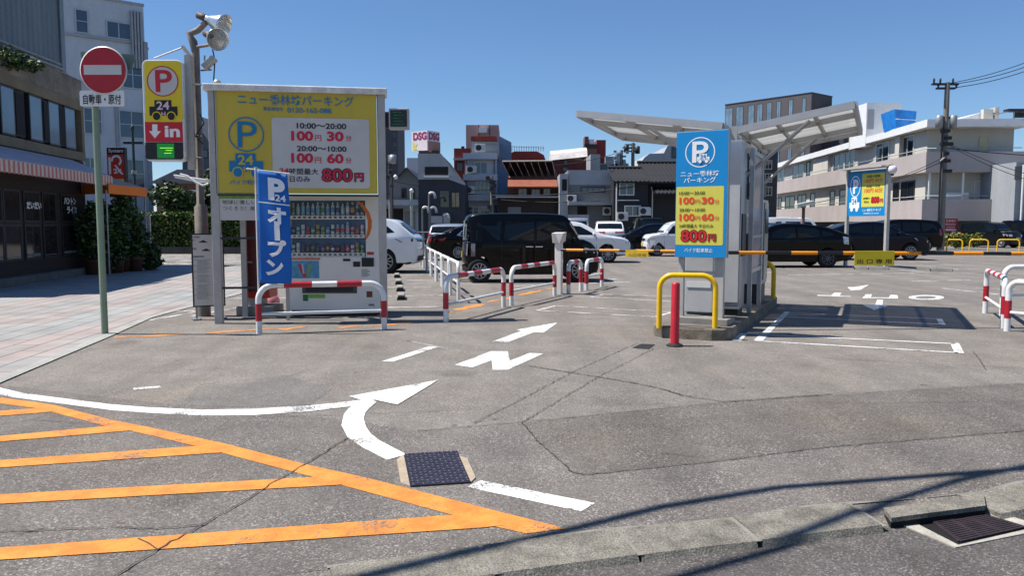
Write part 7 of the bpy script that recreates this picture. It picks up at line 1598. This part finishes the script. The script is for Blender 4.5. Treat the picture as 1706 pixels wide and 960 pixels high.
fn = thing('lot_railing', 'low grey railing at the back of the lot before the vents', 'railing', (XU(720, 51), 51, 0)); b = MB()
for z in (.5, .95): b.tube([(XU(690, 51), 51, z), (XU(770, 51), 51, z)], .03, 6)
for k in range(6): q = XU(690 + 16 * k, 51); b.tube([(q, 51, 0), (q, 51, .97)], .035, 6)
b.build('rail', steel, fn)
la2 = thing('small_lot_light', 'white square floodlight on short post before the pink apartments', 'floodlight', (XU(1339, 44), 44, 0)); x = XU(1338, 44); MB().tube([(x, 44, 0), (x, 44, P(1338, 345, 44).z)], .09, 8).build('post', mbrown, la2)
MB().box(-.45, .55, -.25, .25, -.08, .08, 0, Matrix.Translation((x, 44, P(1338, 340, 44).z)) @ Matrix.Rotation(R(-12), 4, 'Y')).build('lamp_head', M('lamp_white'), la2)
def wire(label, pts, r=.02, sag=.0):
    a, b = Vector(pts[0]), Vector(pts[-1]); o = MB().tube([a.lerp(b, k / 16) - Vector((0, 0, sag * 4 * (k / 16) * (1 - k / 16))) for k in range(17)], r, 5).build('overhead_wire', M('wire_black', (26, 26, 28), .6, var=0)); tag(o, label, 'wire'); return o
x = XU(1568, 44); T = lambda v: (x, 44, P(1567, v, 44).z)
wire('top wire running from the tall utility pole to the sky', [T(139), P(1790, 68, 44)], .02, .3); wire('second wire close under the top wire of the tall pole', [T(141), P(1790, 76, 44)], .02, .35); wire('third wire from the tall pole crossarm', [T(147), P(1790, 84, 44)], .02, .35)
wire('thick cable drooping past the apartment corner', [T(236), P(1800, 310, 40)], .018, .3); wire('cable drooping low across the pink apartment face', [T(238), P(1800, 322, 40)], .018, .35); wire('cable level over the apartment balcony', [T(246), P(1800, 262, 44)], .025, .1)
wire('cable from the tall pole down towards the blue price sign', [T(262), (XU(1380, 60), 60, P(1380, 330, 60).z)], .02, .3); wire('cable below it crossing the pink balcony band', [T(268), (XU(1300, 62), 62, P(1300, 345, 62).z)], .025, .5)
wire('long thin cable over the grey garage building', [(XU(819.5, 59.8), 59.8, P(820, 325, 59.8).z), (XU(1060, 56), 56, P(1060, 310, 56).z)], .03, .25); wire('cable crossing the dark front of the orange roofed shop', [(XU(819.5, 59.6), 59.6, P(820, 331, 59.6).z), (XU(1000, 57.5), 57.5, P(1000, 334, 57.5).z)], .03, .2)
wire('cable across the white balcony block', [(XU(651, 56), 56, P(650, 300, 56).z), (XU(819.5, 59.6), 59.6, P(820, 316, 59.6).z)], .025, .3); wire('cable from the distant pole over the far roofs', [(XU(1053, 68), 68, P(1053, 246, 68).z), (XU(852, 70), 70, P(852, 275, 70).z)], .025, .6)
# cables high over the kerb; their shade falls on the asphalt
def over(label, px, h, r):
    pts = []
    for u, v in px:
        g = G(u, v); t = h / -SUNV.z; pts.append(g - SUNV * t)
    d0 = (pts[0] - pts[1]).normalized(); d1 = (pts[-1] - pts[-2]).normalized(); pts = [pts[0] + d0 * 12] + pts + [pts[-1] + d1 * 25]
    o = MB().tube(pts, r, 6).build('overhead_cable', M('wire_black')); tag(o, label, 'cable'); return o
over('thick cable high over the kerb casting the long curved shade', [(790, 920), (940, 886), (1100, 846), (1300, 813), (1480, 799), (1706, 782)], 5.6, .036)
over('second cable high over the road, crossing above the drain', [(980, 985), (1080, 958), (1290, 900), (1440, 850), (1600, 800), (1706, 778)], 6.0, .034)
